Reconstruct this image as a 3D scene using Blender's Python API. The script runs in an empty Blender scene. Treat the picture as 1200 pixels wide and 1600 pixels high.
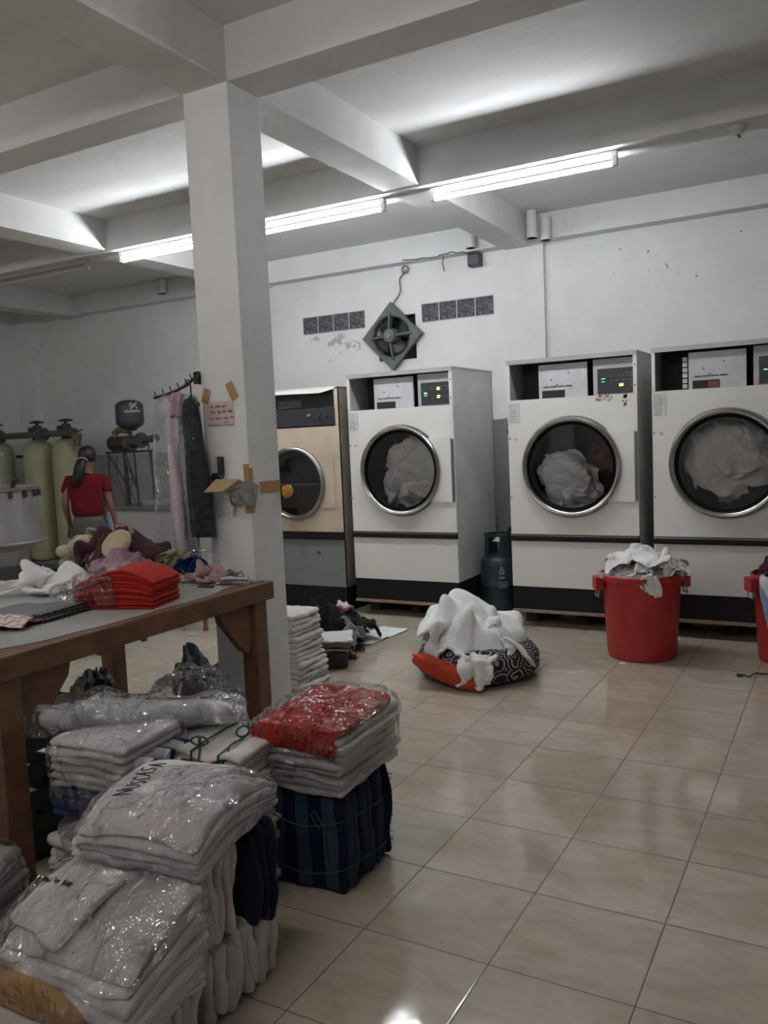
import bpy, bmesh, math, random
import numpy as np
from mathutils import Vector, Matrix, noise
PI = math.pi
D = bpy.data
S = bpy.context.scene
COL = S.collection
random.seed(7)

# ---------------------------------------------------------------- camera, world, exposure
cam = D.cameras.new('camera'); cam_o = D.objects.new('camera', cam); COL.objects.link(cam_o)
R_ = Vector((0.87265606, 0.48633753, -0.04412717)); U_ = Vector((-0.004488, 0.09834587, 0.99514217)); F_ = Vector((-0.48831471, 0.86821881, -0.0880048))
cam_o.matrix_world = Matrix(((R_.x, U_.x, -F_.x, 0), (R_.y, U_.y, -F_.y, 0), (R_.z, U_.z, -F_.z, 1.4684), (0, 0, 0, 1)))
cam.sensor_fit = 'VERTICAL'; cam.sensor_height = 24; cam.sensor_width = 18
cam.lens = 24 * 1303.2 / 1600; cam.clip_start = 0.05
S.camera = cam_o
w = D.worlds.new('world'); S.world = w; w.use_nodes = True
w.node_tree.nodes['Background'].inputs[0].default_value = (0.80, 0.86, 1.0, 1)
w.node_tree.nodes['Background'].inputs[1].default_value = 0.08
S.view_settings.view_transform = 'Standard'; S.view_settings.look = 'None'
S.view_settings.gamma = 1; S.view_settings.use_curve_mapping = False
S.view_settings.exposure = 2.15
TUBE_POWER = 26.0

# ---------------------------------------------------------------- materials
MC = {}
def nt(name):
    m = D.materials.new(name); m.use_nodes = True
    t = m.node_tree; b = t.nodes['Principled BSDF']
    return m, t, b
def nz(t, scale, detail=3, rough=.5, vec=None, dist=0.0):
    n = t.nodes.new('ShaderNodeTexNoise'); n.inputs['Scale'].default_value = scale; n.inputs['Detail'].default_value = detail
    n.inputs['Roughness'].default_value = rough; n.inputs['Distortion'].default_value = dist
    if vec is not None: t.links.new(vec, n.inputs['Vector'])
    return n.outputs['Fac']
def ramp(t, fac, stops):
    r = t.nodes.new('ShaderNodeValToRGB'); e = r.color_ramp.elements
    while len(e) > 1: e.remove(e[-1])
    e[0].position = stops[0][0]; e[0].color = (*stops[0][1], 1)
    for p, c in stops[1:]:
        k = e.new(p); k.color = (*c, 1)
    t.links.new(fac, r.inputs[0]); return r.outputs[0]
def mth(t, op, a, b=None, clamp=False):
    n = t.nodes.new('ShaderNodeMath'); n.operation = op; n.use_clamp = clamp
    for i, v in enumerate((a, b)):
        if v is None: continue
        if isinstance(v, (int, float)): n.inputs[i].default_value = v
        else: t.links.new(v, n.inputs[i])
    return n.outputs[0]
def bump(t, b, fac, strength=.3, dist=.01, prev=None):
    n = t.nodes.new('ShaderNodeBump'); n.inputs['Strength'].default_value = strength; n.inputs['Distance'].default_value = dist
    t.links.new(fac, n.inputs['Height'])
    if prev is not None: t.links.new(prev, n.inputs['Normal'])
    if b is not None: t.links.new(n.outputs[0], b.inputs['Normal'])
    return n.outputs[0]
def objco(t): return t.nodes.new('ShaderNodeTexCoord').outputs['Object']
def genpos(t): return t.nodes.new('ShaderNodeNewGeometry').outputs['Position']
def mapping(t, v, scale=(1, 1, 1), rot=(0, 0, 0)):
    n = t.nodes.new('ShaderNodeMapping'); n.inputs['Scale'].default_value = scale; n.inputs['Rotation'].default_value = rot
    t.links.new(v, n.inputs['Vector']); return n.outputs[0]
def mixc(t, fac, a, b):
    n = t.nodes.new('ShaderNodeMix'); n.data_type = 'RGBA'
    if isinstance(fac, (int, float)): n.inputs[0].default_value = fac
    else: t.links.new(fac, n.inputs[0])
    for s, v in ((6, a), (7, b)):
        if isinstance(v, tuple): n.inputs[s].default_value = (*v, 1)
        else: t.links.new(v, n.inputs[s])
    return n.outputs[2]

def M(name, col, rough=.6, metal=0., var=.06, vscale=6., bmp=0., bscale=60., spec=.5, bdist=.004):
    """plain painted / metal / plastic surface with slight mottling"""
    if name in MC: return MC[name]
    m, t, b = nt(name); oc = objco(t)
    f = nz(t, vscale, 4, .6, oc)
    lo = tuple(c * (1 - var) for c in col); hi = tuple(min(1, c * (1 + var)) for c in col)
    t.links.new(ramp(t, f, [(.3, lo), (.7, hi)]), b.inputs['Base Color'])
    b.inputs['Roughness'].default_value = rough; b.inputs['Metallic'].default_value = metal
    b.inputs['Specular IOR Level'].default_value = spec
    if bmp: bump(t, b, nz(t, bscale, 3, .6, oc), bmp, bdist)
    MC[name] = m; return m

def cloth(name, col, var=.08, weave=220., bmp=.35, wr=.5, wscale=9.):
    """fabric: fine weave plus soft creases"""
    if name in MC: return MC[name]
    m, t, b = nt(name); oc = objco(t)
    f = nz(t, 14, 5, .65, oc)
    lo = tuple(c * (1 - var) for c in col); hi = tuple(min(1, c * (1 + var * .6)) for c in col)
    t.links.new(ramp(t, f, [(.3, lo), (.7, hi)]), b.inputs['Base Color'])
    b.inputs['Roughness'].default_value = .95; b.inputs['Specular IOR Level'].default_value = .15
    b.inputs['Sheen Weight'].default_value = .08
    p = bump(t, None, nz(t, wscale, 4, .6, oc, 1.2), wr, .02)
    bump(t, b, nz(t, weave, 2, .7, oc), bmp, .003, p)
    MC[name] = m; return m

def stripes(name, c1, c2, axis=0, period=.1, duty=.5, weave=220., c3=None):
    """woven stripes across the towel"""
    if name in MC: return MC[name]
    m, t, b = nt(name); oc = objco(t)
    s = t.nodes.new('ShaderNodeSeparateXYZ'); t.links.new(oc, s.inputs[0])
    u = mth(t, 'FRACT', mth(t, 'DIVIDE', mth(t, 'ADD', s.outputs[axis], 10.0), period))
    k = mth(t, 'LESS_THAN', u, duty)
    col = mixc(t, k, c1, c2)
    t.links.new(col, b.inputs['Base Color']); b.inputs['Roughness'].default_value = .95; b.inputs['Specular IOR Level'].default_value = .12
    p = bump(t, None, nz(t, 10, 4, .6, oc, 1.), .4, .02)
    bump(t, b, nz(t, weave, 2, .7, oc), .4, .003, p)
    MC[name] = m; return m

def plastic(name='clear_plastic', base=.10, wr=1.0, tint=(.92, .93, .95), seed=0., milk=.0):
    """crinkled clear film: mostly transparent, sharp glints on the wrinkles"""
    if name in MC: return MC[name]
    m = D.materials.new(name); m.use_nodes = True; t = m.node_tree
    for n in list(t.nodes): t.nodes.remove(n)
    out = t.nodes.new('ShaderNodeOutputMaterial'); mx = t.nodes.new('ShaderNodeMixShader')
    tr = t.nodes.new('ShaderNodeBsdfTransparent'); gl = t.nodes.new('ShaderNodeBsdfGlossy')
    tr.inputs[0].default_value = (*tint, 1); gl.inputs[0].default_value = (1, 1, 1, 1); gl.inputs['Roughness'].default_value = .055
    oc = mapping(t, objco(t), (1, 1, 1)); 
    v = t.nodes.new('ShaderNodeVectorMath'); v.operation = 'ADD'; v.inputs[1].default_value = (seed, seed * 1.7, 0); t.links.new(oc, v.inputs[0])
    r1 = t.nodes.new('ShaderNodeTexNoise'); r1.noise_type = 'RIDGED_MULTIFRACTAL'; r1.inputs['Scale'].default_value = 5; r1.inputs['Detail'].default_value = 2
    r1.inputs['Distortion'].default_value = 1.4; r1.inputs['Roughness'].default_value = .55
    t.links.new(mapping(t, v.outputs[0], (1.6, .7, 1.2), (0, 0, .6)), r1.inputs['Vector'])
    p = bump(t, None, r1.outputs['Fac'], 1.0 * wr, .05)
    cr = t.nodes.new('ShaderNodeTexVoronoi'); cr.feature = 'DISTANCE_TO_EDGE'; cr.inputs['Scale'].default_value = 13
    cw = t.nodes.new('ShaderNodeTexNoise'); cw.inputs['Scale'].default_value = 6; t.links.new(v.outputs[0], cw.inputs['Vector'])
    cv = t.nodes.new('ShaderNodeVectorMath'); cv.operation = 'MULTIPLY_ADD'; cv.inputs[1].default_value = (.12, .12, .12); t.links.new(cw.outputs['Color'], cv.inputs[0]); t.links.new(mapping(t, v.outputs[0], (1.5, .6, 1), (0, 0, -.5)), cv.inputs[2])
    t.links.new(cv.outputs[0], cr.inputs['Vector'])
    p = bump(t, None, mth(t, 'MINIMUM', mth(t, 'MULTIPLY', cr.outputs['Distance'], 4.0), 1.0), .5 * wr, .008, p)
    p2 = bump(t, None, nz(t, 20, 1, .5, v.outputs[0], 1.5), .55 * wr, .015, p)
    t.links.new(p2, gl.inputs['Normal'])
    fr = t.nodes.new('ShaderNodeLayerWeight'); fr.inputs['Blend'].default_value = .25; t.links.new(p2, fr.inputs['Normal'])
    fac = mth(t, 'ADD', mth(t, 'MULTIPLY', fr.outputs['Fresnel'], .60), base * 1.25, True)
    t.links.new(fac, mx.inputs[0]); t.links.new(gl.outputs[0], mx.inputs[2])
    if milk > 0:
        df = t.nodes.new('ShaderNodeBsdfDiffuse'); df.inputs[0].default_value = (.8, .8, .82, 1)
        m2 = t.nodes.new('ShaderNodeMixShader'); m2.inputs[0].default_value = milk
        t.links.new(tr.outputs[0], m2.inputs[1]); t.links.new(df.outputs[0], m2.inputs[2]); t.links.new(m2.outputs[0], mx.inputs[1])
    else:
        t.links.new(tr.outputs[0], mx.inputs[1])
    t.links.new(mx.outputs[0], out.inputs[0]); MC[name] = m; return m

def glass(name='door_glass', fac=.10):
    if name in MC: return MC[name]
    m = D.materials.new(name); m.use_nodes = True; t = m.node_tree
    for n in list(t.nodes): t.nodes.remove(n)
    out = t.nodes.new('ShaderNodeOutputMaterial'); mx = t.nodes.new('ShaderNodeMixShader')
    tr = t.nodes.new('ShaderNodeBsdfTransparent'); gl = t.nodes.new('ShaderNodeBsdfGlossy'); gl.inputs['Roughness'].default_value = .05
    tr.inputs[0].default_value = (.95, .95, .95, 1)
    fr = t.nodes.new('ShaderNodeFresnel'); fr.inputs[0].default_value = 1.5
    t.links.new(fr.outputs[0], mx.inputs[0]); t.links.new(tr.outputs[0], mx.inputs[1]); t.links.new(gl.outputs[0], mx.inputs[2]); t.links.new(mx.outputs[0], out.inputs[0])
    MC[name] = m; return m

def emis(name, col, st):
    if name in MC: return MC[name]
    m, t, b = nt(name); b.inputs['Emission Color'].default_value = (*col, 1); b.inputs['Emission Strength'].default_value = st
    b.inputs['Base Color'].default_value = (*col, 1); MC[name] = m; return m

# --- walls
def wall_mat(name, dado=None, specks=False):
    m, t, b = nt(name); g = genpos(t)
    s = t.nodes.new('ShaderNodeSeparateXYZ'); t.links.new(g, s.inputs[0])
    base = ramp(t, nz(t, 1.3, 5, .6, g), [(.3, (.70, .71, .71)), (.7, (.78, .785, .78))])
    if dado:
        e = mth(t, 'ADD', s.outputs[2], mth(t, 'MULTIPLY', nz(t, 5, 3, .6, g), .03))
        h = mth(t, 'ADD', dado[0], mth(t, 'MULTIPLY', mth(t, 'GREATER_THAN', s.outputs[0], -5.5), dado[1] - dado[0]))
        k = mth(t, 'LESS_THAN', e, h)
        base = mixc(t, k, base, (.40, .41, .41))
    if specks:
        def region(x0, x1, z0, z1):
            f = mth(t, 'MULTIPLY', mth(t, 'GREATER_THAN', s.outputs[0], x0), mth(t, 'LESS_THAN', s.outputs[0], x1))
            f = mth(t, 'MULTIPLY', f, mth(t, 'GREATER_THAN', s.outputs[2], z0)); return mth(t, 'MULTIPLY', f, mth(t, 'LESS_THAN', s.outputs[2], z1))
        sp = mth(t, 'GREATER_THAN', nz(t, 13, 4, .6, g), .685)
        r1 = region(-2.2, -.6, 2.68, 3.03)
        base = mixc(t, mth(t, 'MULTIPLY', sp, r1), base, (.20, .20, .21))
        sp2 = mth(t, 'GREATER_THAN', nz(t, 9, 5, .65, g), .60)
        base = mixc(t, mth(t, 'MULTIPLY', sp2, region(-4.95, -4.35, 2.28, 2.56)), base, (.42, .42, .42))
        base = mixc(t, mth(t, 'MULTIPLY', sp2, region(-9.2, -9.02, 2.3, 3.0)), base, (.42, .42, .42))
    stain = ramp(t, nz(t, .7, 6, .7, g), [(.45, (1, 1, 1)), (.75, (.86, .85, .84))])
    n = t.nodes.new('ShaderNodeMix'); n.data_type = 'RGBA'; n.blend_type = 'MULTIPLY'; n.inputs[0].default_value = 1
    t.links.new(base, n.inputs[6]); t.links.new(stain, n.inputs[7]); t.links.new(n.outputs[2], b.inputs['Base Color'])
    b.inputs['Roughness'].default_value = .75; b.inputs['Specular IOR Level'].default_value = .3
    bump(t, b, nz(t, 25, 5, .6, g), .12, .01)
    MC[name] = m; return m
WALL_BACK = wall_mat('back_wall_paint', (1.43, 1.615), True)
WALL = wall_mat('wall_paint')
def ceil_mat():
    m, t, b = nt('ceiling_paint'); g = genpos(t)
    t.links.new(ramp(t, nz(t, 1.1, 6, .65, mapping(t, g, (1, 2.2, 1))), [(.3, (.60, .60, .60)), (.7, (.72, .72, .71))]), b.inputs['Base Color'])
    b.inputs['Roughness'].default_value = .8
    bump(t, b, nz(t, 4, 6, .65, g), .25, .02); return m
CEIL = ceil_mat()
def floor_mat():
    m, t, b = nt('glazed_floor_tile'); g = genpos(t)
    s = t.nodes.new('ShaderNodeSeparateXYZ'); t.links.new(g, s.inputs[0])
    def edge(o, off):
        f = mth(t, 'FRACT', mth(t, 'DIVIDE', mth(t, 'ADD', o, off), .4))
        return mth(t, 'MINIMUM', f, mth(t, 'SUBTRACT', 1.0, f))
    def cell(o, off): return mth(t, 'FLOOR', mth(t, 'DIVIDE', mth(t, 'ADD', o, off), .4))
    ox, oy = 1.2735 + 40, -1.6308 + 40
    ex, ey = edge(s.outputs[0], ox), edge(s.outputs[1], oy)
    d = mth(t, 'MINIMUM', ex, ey)
    grout = mth(t, 'LESS_THAN', d, .0042)
    cx = t.nodes.new('ShaderNodeCombineXYZ'); t.links.new(cell(s.outputs[0], ox), cx.inputs[0]); t.links.new(cell(s.outputs[1], oy), cx.inputs[1])
    wn = t.nodes.new('ShaderNodeTexWhiteNoise'); t.links.new(cx.outputs[0], wn.inputs['Vector'])
    v = t.nodes.new('ShaderNodeVectorMath'); v.operation = 'MULTIPLY_ADD'; v.inputs[1].default_value = (9, 9, 9)
    t.links.new(wn.outputs['Color'], v.inputs[0]); t.links.new(g, v.inputs[2])
    marb = ramp(t, nz(t, 4.5, 6, .62, mapping(t, v.outputs[0], (1, 2.1, 1), (0, 0, .35)), 1.0),
                [(.25, (.395, .333, .26)), (.5, (.46, .40, .325)), (.75, (.52, .465, .395))])
    tv = mth(t, 'ADD', .95, mth(t, 'MULTIPLY', wn.outputs['Value'], .09))
    hv = t.nodes.new('ShaderNodeHueSaturation'); t.links.new(marb, hv.inputs['Color']); t.links.new(tv, hv.inputs['Value'])
    t.links.new(mixc(t, grout, hv.outputs[0], (.07, .06, .055)), b.inputs['Base Color'])
    rg = ramp(t, nz(t, 3, 5, .6, g), [(.3, (.06, .06, .06)), (.7, (.11, .11, .11))])
    t.links.new(mixc(t, grout, rg, (.7, .7, .7)), b.inputs['Roughness'])
    b.inputs['Specular IOR Level'].default_value = .8
    p = bump(t, None, mth(t, 'SUBTRACT', 1.0, mth(t, 'MINIMUM', mth(t, 'MULTIPLY', d, 90), 1.0)), -.35, .003) if False else bump(t, None, mth(t, 'MINIMUM', mth(t, 'MULTIPLY', d, 80), 1.0), .35, .003)
    bump(t, b, nz(t, 7, 2, .5, g), .05, .02, p)
    return m
FLOOR = floor_mat()

# ---------------------------------------------------------------- geometry helpers
class MB:
    def __init__(s): s.bm = bmesh.new()
    def box(s, x0, x1, y0, y1, z0, z1, mat=None, bev=0.):
        bm = bmesh.new(); bmesh.ops.create_cube(bm, size=1)
        for v in bm.verts: v.co = Vector(((x0 + x1) / 2 + v.co.x * (x1 - x0), (y0 + y1) / 2 + v.co.y * (y1 - y0), (z0 + z1) / 2 + v.co.z * (z1 - z0)))
        if bev: bmesh.ops.bevel(bm, geom=bm.edges[:], offset=bev, segments=2, affect='EDGES', profile=.6)
        s.merge(bm, mat); return s
    def merge(s, bm, mat=None):
        if mat is not None: bmesh.ops.transform(bm, matrix=mat, verts=bm.verts)
        me = D.meshes.new('t'); bm.to_mesh(me); bm.free(); s.bm.from_mesh(me); D.meshes.remove(me)
    def cyl(s, p0, p1, r0, r1=None, n=20, caps=True):
        p0, p1 = Vector(p0), Vector(p1); r1 = r0 if r1 is None else r1
        d = p1 - p0; q = Vector((0, 0, 1)).rotation_difference(d.normalized()).to_matrix()
        A = []
        for p, r in ((p0, r0), (p1, r1)):
            A.append([s.bm.verts.new(p + q @ Vector((r * math.cos(2 * PI * i / n), r * math.sin(2 * PI * i / n), 0))) for i in range(n)])
        for i in range(n):
            j = (i + 1) % n; s.bm.faces.new((A[0][i], A[0][j], A[1][j], A[1][i]))
        if caps: s.bm.faces.new(A[0][::-1]); s.bm.faces.new(A[1])
        return s
    def lathe(s, prof, c=(0, 0, 0), n=32, axis='z', caps=True, fn=None):
        c = Vector(c); rings = []
        for r, z in prof:
            ring = []
            for i in range(n):
                a = 2 * PI * i / n; rr = r * (fn(a, z) if fn else 1)
                if axis == 'z': p = Vector((rr * math.cos(a), rr * math.sin(a), z))
                elif axis == 'y': p = Vector((rr * math.cos(a), z, rr * math.sin(a)))
                else: p = Vector((z, rr * math.cos(a), rr * math.sin(a)))
                ring.append(s.bm.verts.new(c + p))
            rings.append(ring)
        for A, B in zip(rings, rings[1:]):
            for i in range(n):
                j = (i + 1) % n; s.bm.faces.new((A[i], A[j], B[j], B[i]))
        if caps: s.bm.faces.new(rings[0][::-1]); s.bm.faces.new(rings[-1])
        return s
    def tube(s, pts, r, n=8, caps=True):
        pts = [Vector(p) for p in pts]; rs = r if isinstance(r, (list, tuple)) else [r] * len(pts)
        rings = []; prev = None
        for i, p in enumerate(pts):
            d = (pts[min(i + 1, len(pts) - 1)] - pts[max(i - 1, 0)]).normalized()
            if prev is None:
                u = d.cross(Vector((0, 0, 1)));
                if u.length < .1: u = d.cross(Vector((1, 0, 0)))
            else: u = prev - d * prev.dot(d)
            u.normalize(); prev = u; v = d.cross(u)
            rings.append([s.bm.verts.new(p + (u * math.cos(2 * PI * k / n) + v * math.sin(2 * PI * k / n)) * rs[i]) for k in range(n)])
        for A, B in zip(rings, rings[1:]):
            for i in range(n):
                j = (i + 1) % n; s.bm.faces.new((A[i], A[j], B[j], B[i]))
        if caps: s.bm.faces.new(rings[0][::-1]); s.bm.faces.new(rings[-1])
        return s
    def prism(s, poly, off, mat=None):
        """closed polygon (3D points) pushed along off"""
        off = Vector(off); bm = bmesh.new()
        A = [bm.verts.new(Vector(p)) for p in poly]; B = [bm.verts.new(Vector(p) + off) for p in poly]
        bm.faces.new(A[::-1]); bm.faces.new(B)
        for i in range(len(A)):
            j = (i + 1) % len(A); bm.faces.new((A[i], A[j], B[j], B[i]))
        bmesh.ops.recalc_face_normals(bm, faces=bm.faces); s.merge(bm, mat); return s
    def holed(s, x0, x1, z0, z1, cx, cz, r, y, th, n=64):
        """flat front panel in the xz plane with a round hole"""
        def rect(a):
            c, sn = math.cos(a), math.sin(a)
            k = min(((x1 - cx) / c if c > 1e-6 else ((x0 - cx) / c if c < -1e-6 else 9)), ((z1 - cz) / sn if sn > 1e-6 else ((z0 - cz) / sn if sn < -1e-6 else 9)))
            return (cx + c * k, cz + sn * k)
        ang = sorted([2 * PI * i / n for i in range(n)] + [math.atan2(z - cz, x - cx) % (2 * PI) for x in (x0, x1) for z in (z0, z1)])
        L = []
        for yy in (y, y + th):
            I = [s.bm.verts.new((cx + r * math.cos(a), yy, cz + r * math.sin(a))) for a in ang]
            O = [s.bm.verts.new((rect(a)[0], yy, rect(a)[1])) for a in ang]
            L.append((I, O))
        k = len(ang)
        for i in range(k):
            j = (i + 1) % k
            s.bm.faces.new((L[0][0][i], L[0][0][j], L[0][1][j], L[0][1][i])); s.bm.faces.new((L[1][0][j], L[1][0][i], L[1][1][i], L[1][1][j]))
            s.bm.faces.new((L[0][0][j], L[0][0][i], L[1][0][i], L[1][0][j])); s.bm.faces.new((L[0][1][i], L[0][1][j], L[1][1][j], L[1][1][i]))
        return s
    def xf(s, mat): bmesh.ops.transform(s.bm, matrix=mat, verts=s.bm.verts); return s
    def build(s, name, mat, parent=None, smooth=None, loc=None, fix=True):
        if fix: bmesh.ops.recalc_face_normals(s.bm, faces=s.bm.faces)
        me = D.meshes.new(name); s.bm.to_mesh(me); s.bm.free()
        o = D.objects.new(name, me); COL.objects.link(o); me.materials.append(mat)
        if parent: o.parent = parent
        if loc: o.location = loc
        if smooth is not None:
            for p in me.polygons: p.use_smooth = True
            if smooth < 180:
                sharp = me.attributes.new('sharp_edge', 'BOOLEAN', 'EDGE')
                b2 = bmesh.new(); b2.from_mesh(me); lim = math.radians(smooth)
                vals = [1 if (len(e.link_faces) == 2 and e.calc_face_angle(0) > lim) else 0 for e in b2.edges]; b2.free()
                sharp.data.foreach_set('value', vals)
        return o

def tag(o, label=None, cat=None, group=None, kind=None):
    if label: o['label'] = label
    if cat: o['category'] = cat
    if group: o['group'] = group
    if kind: o['kind'] = kind
    return o
def thing(name, label, cat, loc=(0, 0, 0), rz=0, group=None):
    o = D.objects.new(name, None); COL.objects.link(o); o.location = loc; o.rotation_euler = (0, 0, rz); o.empty_display_size = .1
    return tag(o, label, cat, group)
def struct(name, mb, mat, **k): return tag(mb.build(name, mat, **k), kind='structure')
def copy_tree(o, parent=None):
    c = o.copy(); COL.objects.link(c)
    if parent: c.parent = parent
    for ch in [x for x in COL.objects if x.parent == o]: copy_tree(ch, c)
    return c
def text(name, s, size, mat, parent, loc, rot, ext=.0006, align='LEFT'):
    cu = D.curves.new(name, 'FONT'); cu.body = s; cu.size = size; cu.extrude = ext; cu.align_x = align; cu.materials.append(mat)
    o = D.objects.new(name, cu); COL.objects.link(o); o.parent = parent; o.location = loc; o.rotation_euler = rot; return o
def nf(p, sc=1., seed=0.): return noise.noise(Vector((p[0] * sc + seed * 3.1, p[1] * sc - seed * 5.7, p[2] * sc + seed * 1.3)))
def ridge(x): return 1 - abs(x) * 2

def rounded(mb, w, d, h, p=6., n=18, fn=None, mat=None):
    """soft box (superellipsoid shell) centred in xy, bottom at z=0"""
    bm = bmesh.new(); bmesh.ops.create_cube(bm, size=2); bmesh.ops.subdivide_edges(bm, edges=bm.edges[:], cuts=n, use_grid_fill=True)
    for v in bm.verts:
        c = v.co; l = (abs(c.x) ** p + abs(c.y) ** p + abs(c.z) ** p) ** (1 / p)
        q = Vector((c.x / l * w / 2, c.y / l * d / 2, c.z / l * h / 2 + h / 2)); v.co = fn(q) if fn else q
    mb.merge(bm, mat); return mb

def towel(mb, w, d, t, sag=None, seed=0, z0=0., nx=14, fold=-1, mat=None, rough=.004):
    """towel folded in half: U section (fold towards fold*y), extruded along x; top and bottom leaves with a gap at the open edge"""
    th = t * .47; P = []
    R = t / 2; ns = 7; ny = 7
    y_f = -d / 2 + R; y_b = d / 2
    for i in range(ny + 1): P.append((y_b + (y_f - y_b) * i / ny, t))
    for i in range(1, ns): a = PI / 2 + PI * i / ns; P.append((y_f + R * math.cos(a) * 1.15, R + R * math.sin(a)))
    for i in range(ny + 1): P.append((y_f + (y_b - y_f) * i / ny, 0))
    P.append((y_b + .003, th * .5)); P.append((y_b - .002, th))
    for i in range(3): P.append((y_b + (y_f + R * .3 - y_b) * (i + 1) / 4, R - (t / 2 - th)))
    for i in range(3): P.append((y_f + R * .3 + (y_b - y_f - R * .3) * i / 4 + .01, R + (t / 2 - th)))
    P.append((y_b - .004, t - th)); P.append((y_b + .003, t - th * .5))
    bm = bmesh.new(); rings = []
    er = min(.6 * t, .016); us = [0, .12 * er / w, .4 * er / w, .8 * er / w] + [er / w + (1 - 2 * er / w) * k / nx for k in range(1, nx)]; us += [1 - u for u in us[:4]][::-1]
    for u in us:
        x = (u - .5) * w; e = min(u, 1 - u) * w
        rr = math.sqrt(max(0, 1 - (1 - min(1, e / er)) ** 2)); sh = .30 + .70 * rr
        ring = []
        for (y, z) in P:
            zz = (z - t / 2) * sh + t / 2; y = y * (1 - .5 * er * (1 - rr) / (d / 2))
            q = Vector((x + (.006 * nf((y * 9, z * 30, u * 3), 1, seed)) * (1 if e < .02 else .3), y * fold * -1, zz))
            dn = nf((x, y, z * 2), 9, seed) * rough * 2 + nf((x, y, z), 26, seed) * rough
            q.z += dn + z0; q.y += nf((x, z, y), 12, seed + 3) * rough * 2
            if sag: q = sag(q)
            ring.append(bm.verts.new(q))
        rings.append(ring)
    n = len(P)
    for A, B in zip(rings, rings[1:]):
        for i in range(n):
            j = (i + 1) % n; bm.faces.new((A[i], A[j], B[j], B[i]))
    bm.faces.new(rings[0][::-1]); bm.faces.new(rings[-1])
    mb.merge(bm, mat); return mb

def crumple(mb, r, seed=0, amp=.25, freq=1.6, sub=5, flat=.0, aniso=(1, 1, 1), mat=None, fine=.05, pw=1.0, fn=None):
    """heap of fabric: folded ellipsoid with warped ridges, flattened underneath"""
    bm = bmesh.new(); bmesh.ops.create_icosphere(bm, subdivisions=sub, radius=1)
    for v in bm.verts:
        n = v.co.copy(); q = Vector((n.x * aniso[0], n.y * aniso[1], n.z * aniso[2]))
        wv = Vector((nf(q, 1.3, seed), nf(q, 1.3, seed + 9), nf(q, 1.3, seed + 17))) * .9
        a = ridge(nf(q + wv, freq, seed)); b = ridge(nf(q + wv * 1.6, freq * 2.3, seed + 4)); c = ridge(nf(q + wv * 2, freq * 5, seed + 8))
        f = amp * (a - .75) + amp * .45 * (b - .7) + fine * (c - .6)
        s_ = 1 + f
        p = Vector((n.x * r[0] * s_, n.y * r[1] * s_, n.z * r[2] * s_))
        if flat is not None and p.z < -flat * r[2]:
            k = 1 + .12 * (-(p.z) / r[2] - flat)
            p = Vector((p.x * k, p.y * k, -flat * r[2] + (p.z + flat * r[2]) * .05))
        if flat is not None: p.z += flat * r[2] + .004
        if fn: p = fn(p)
        v.co = p
    mb.merge(bm, mat); return mb
T = Matrix.Translation
def RZ(a): return Matrix.Rotation(a, 4, 'Z')
def RX(a): return Matrix.Rotation(a, 4, 'X')
def RY(a): return Matrix.Rotation(a, 4, 'Y')

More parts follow.
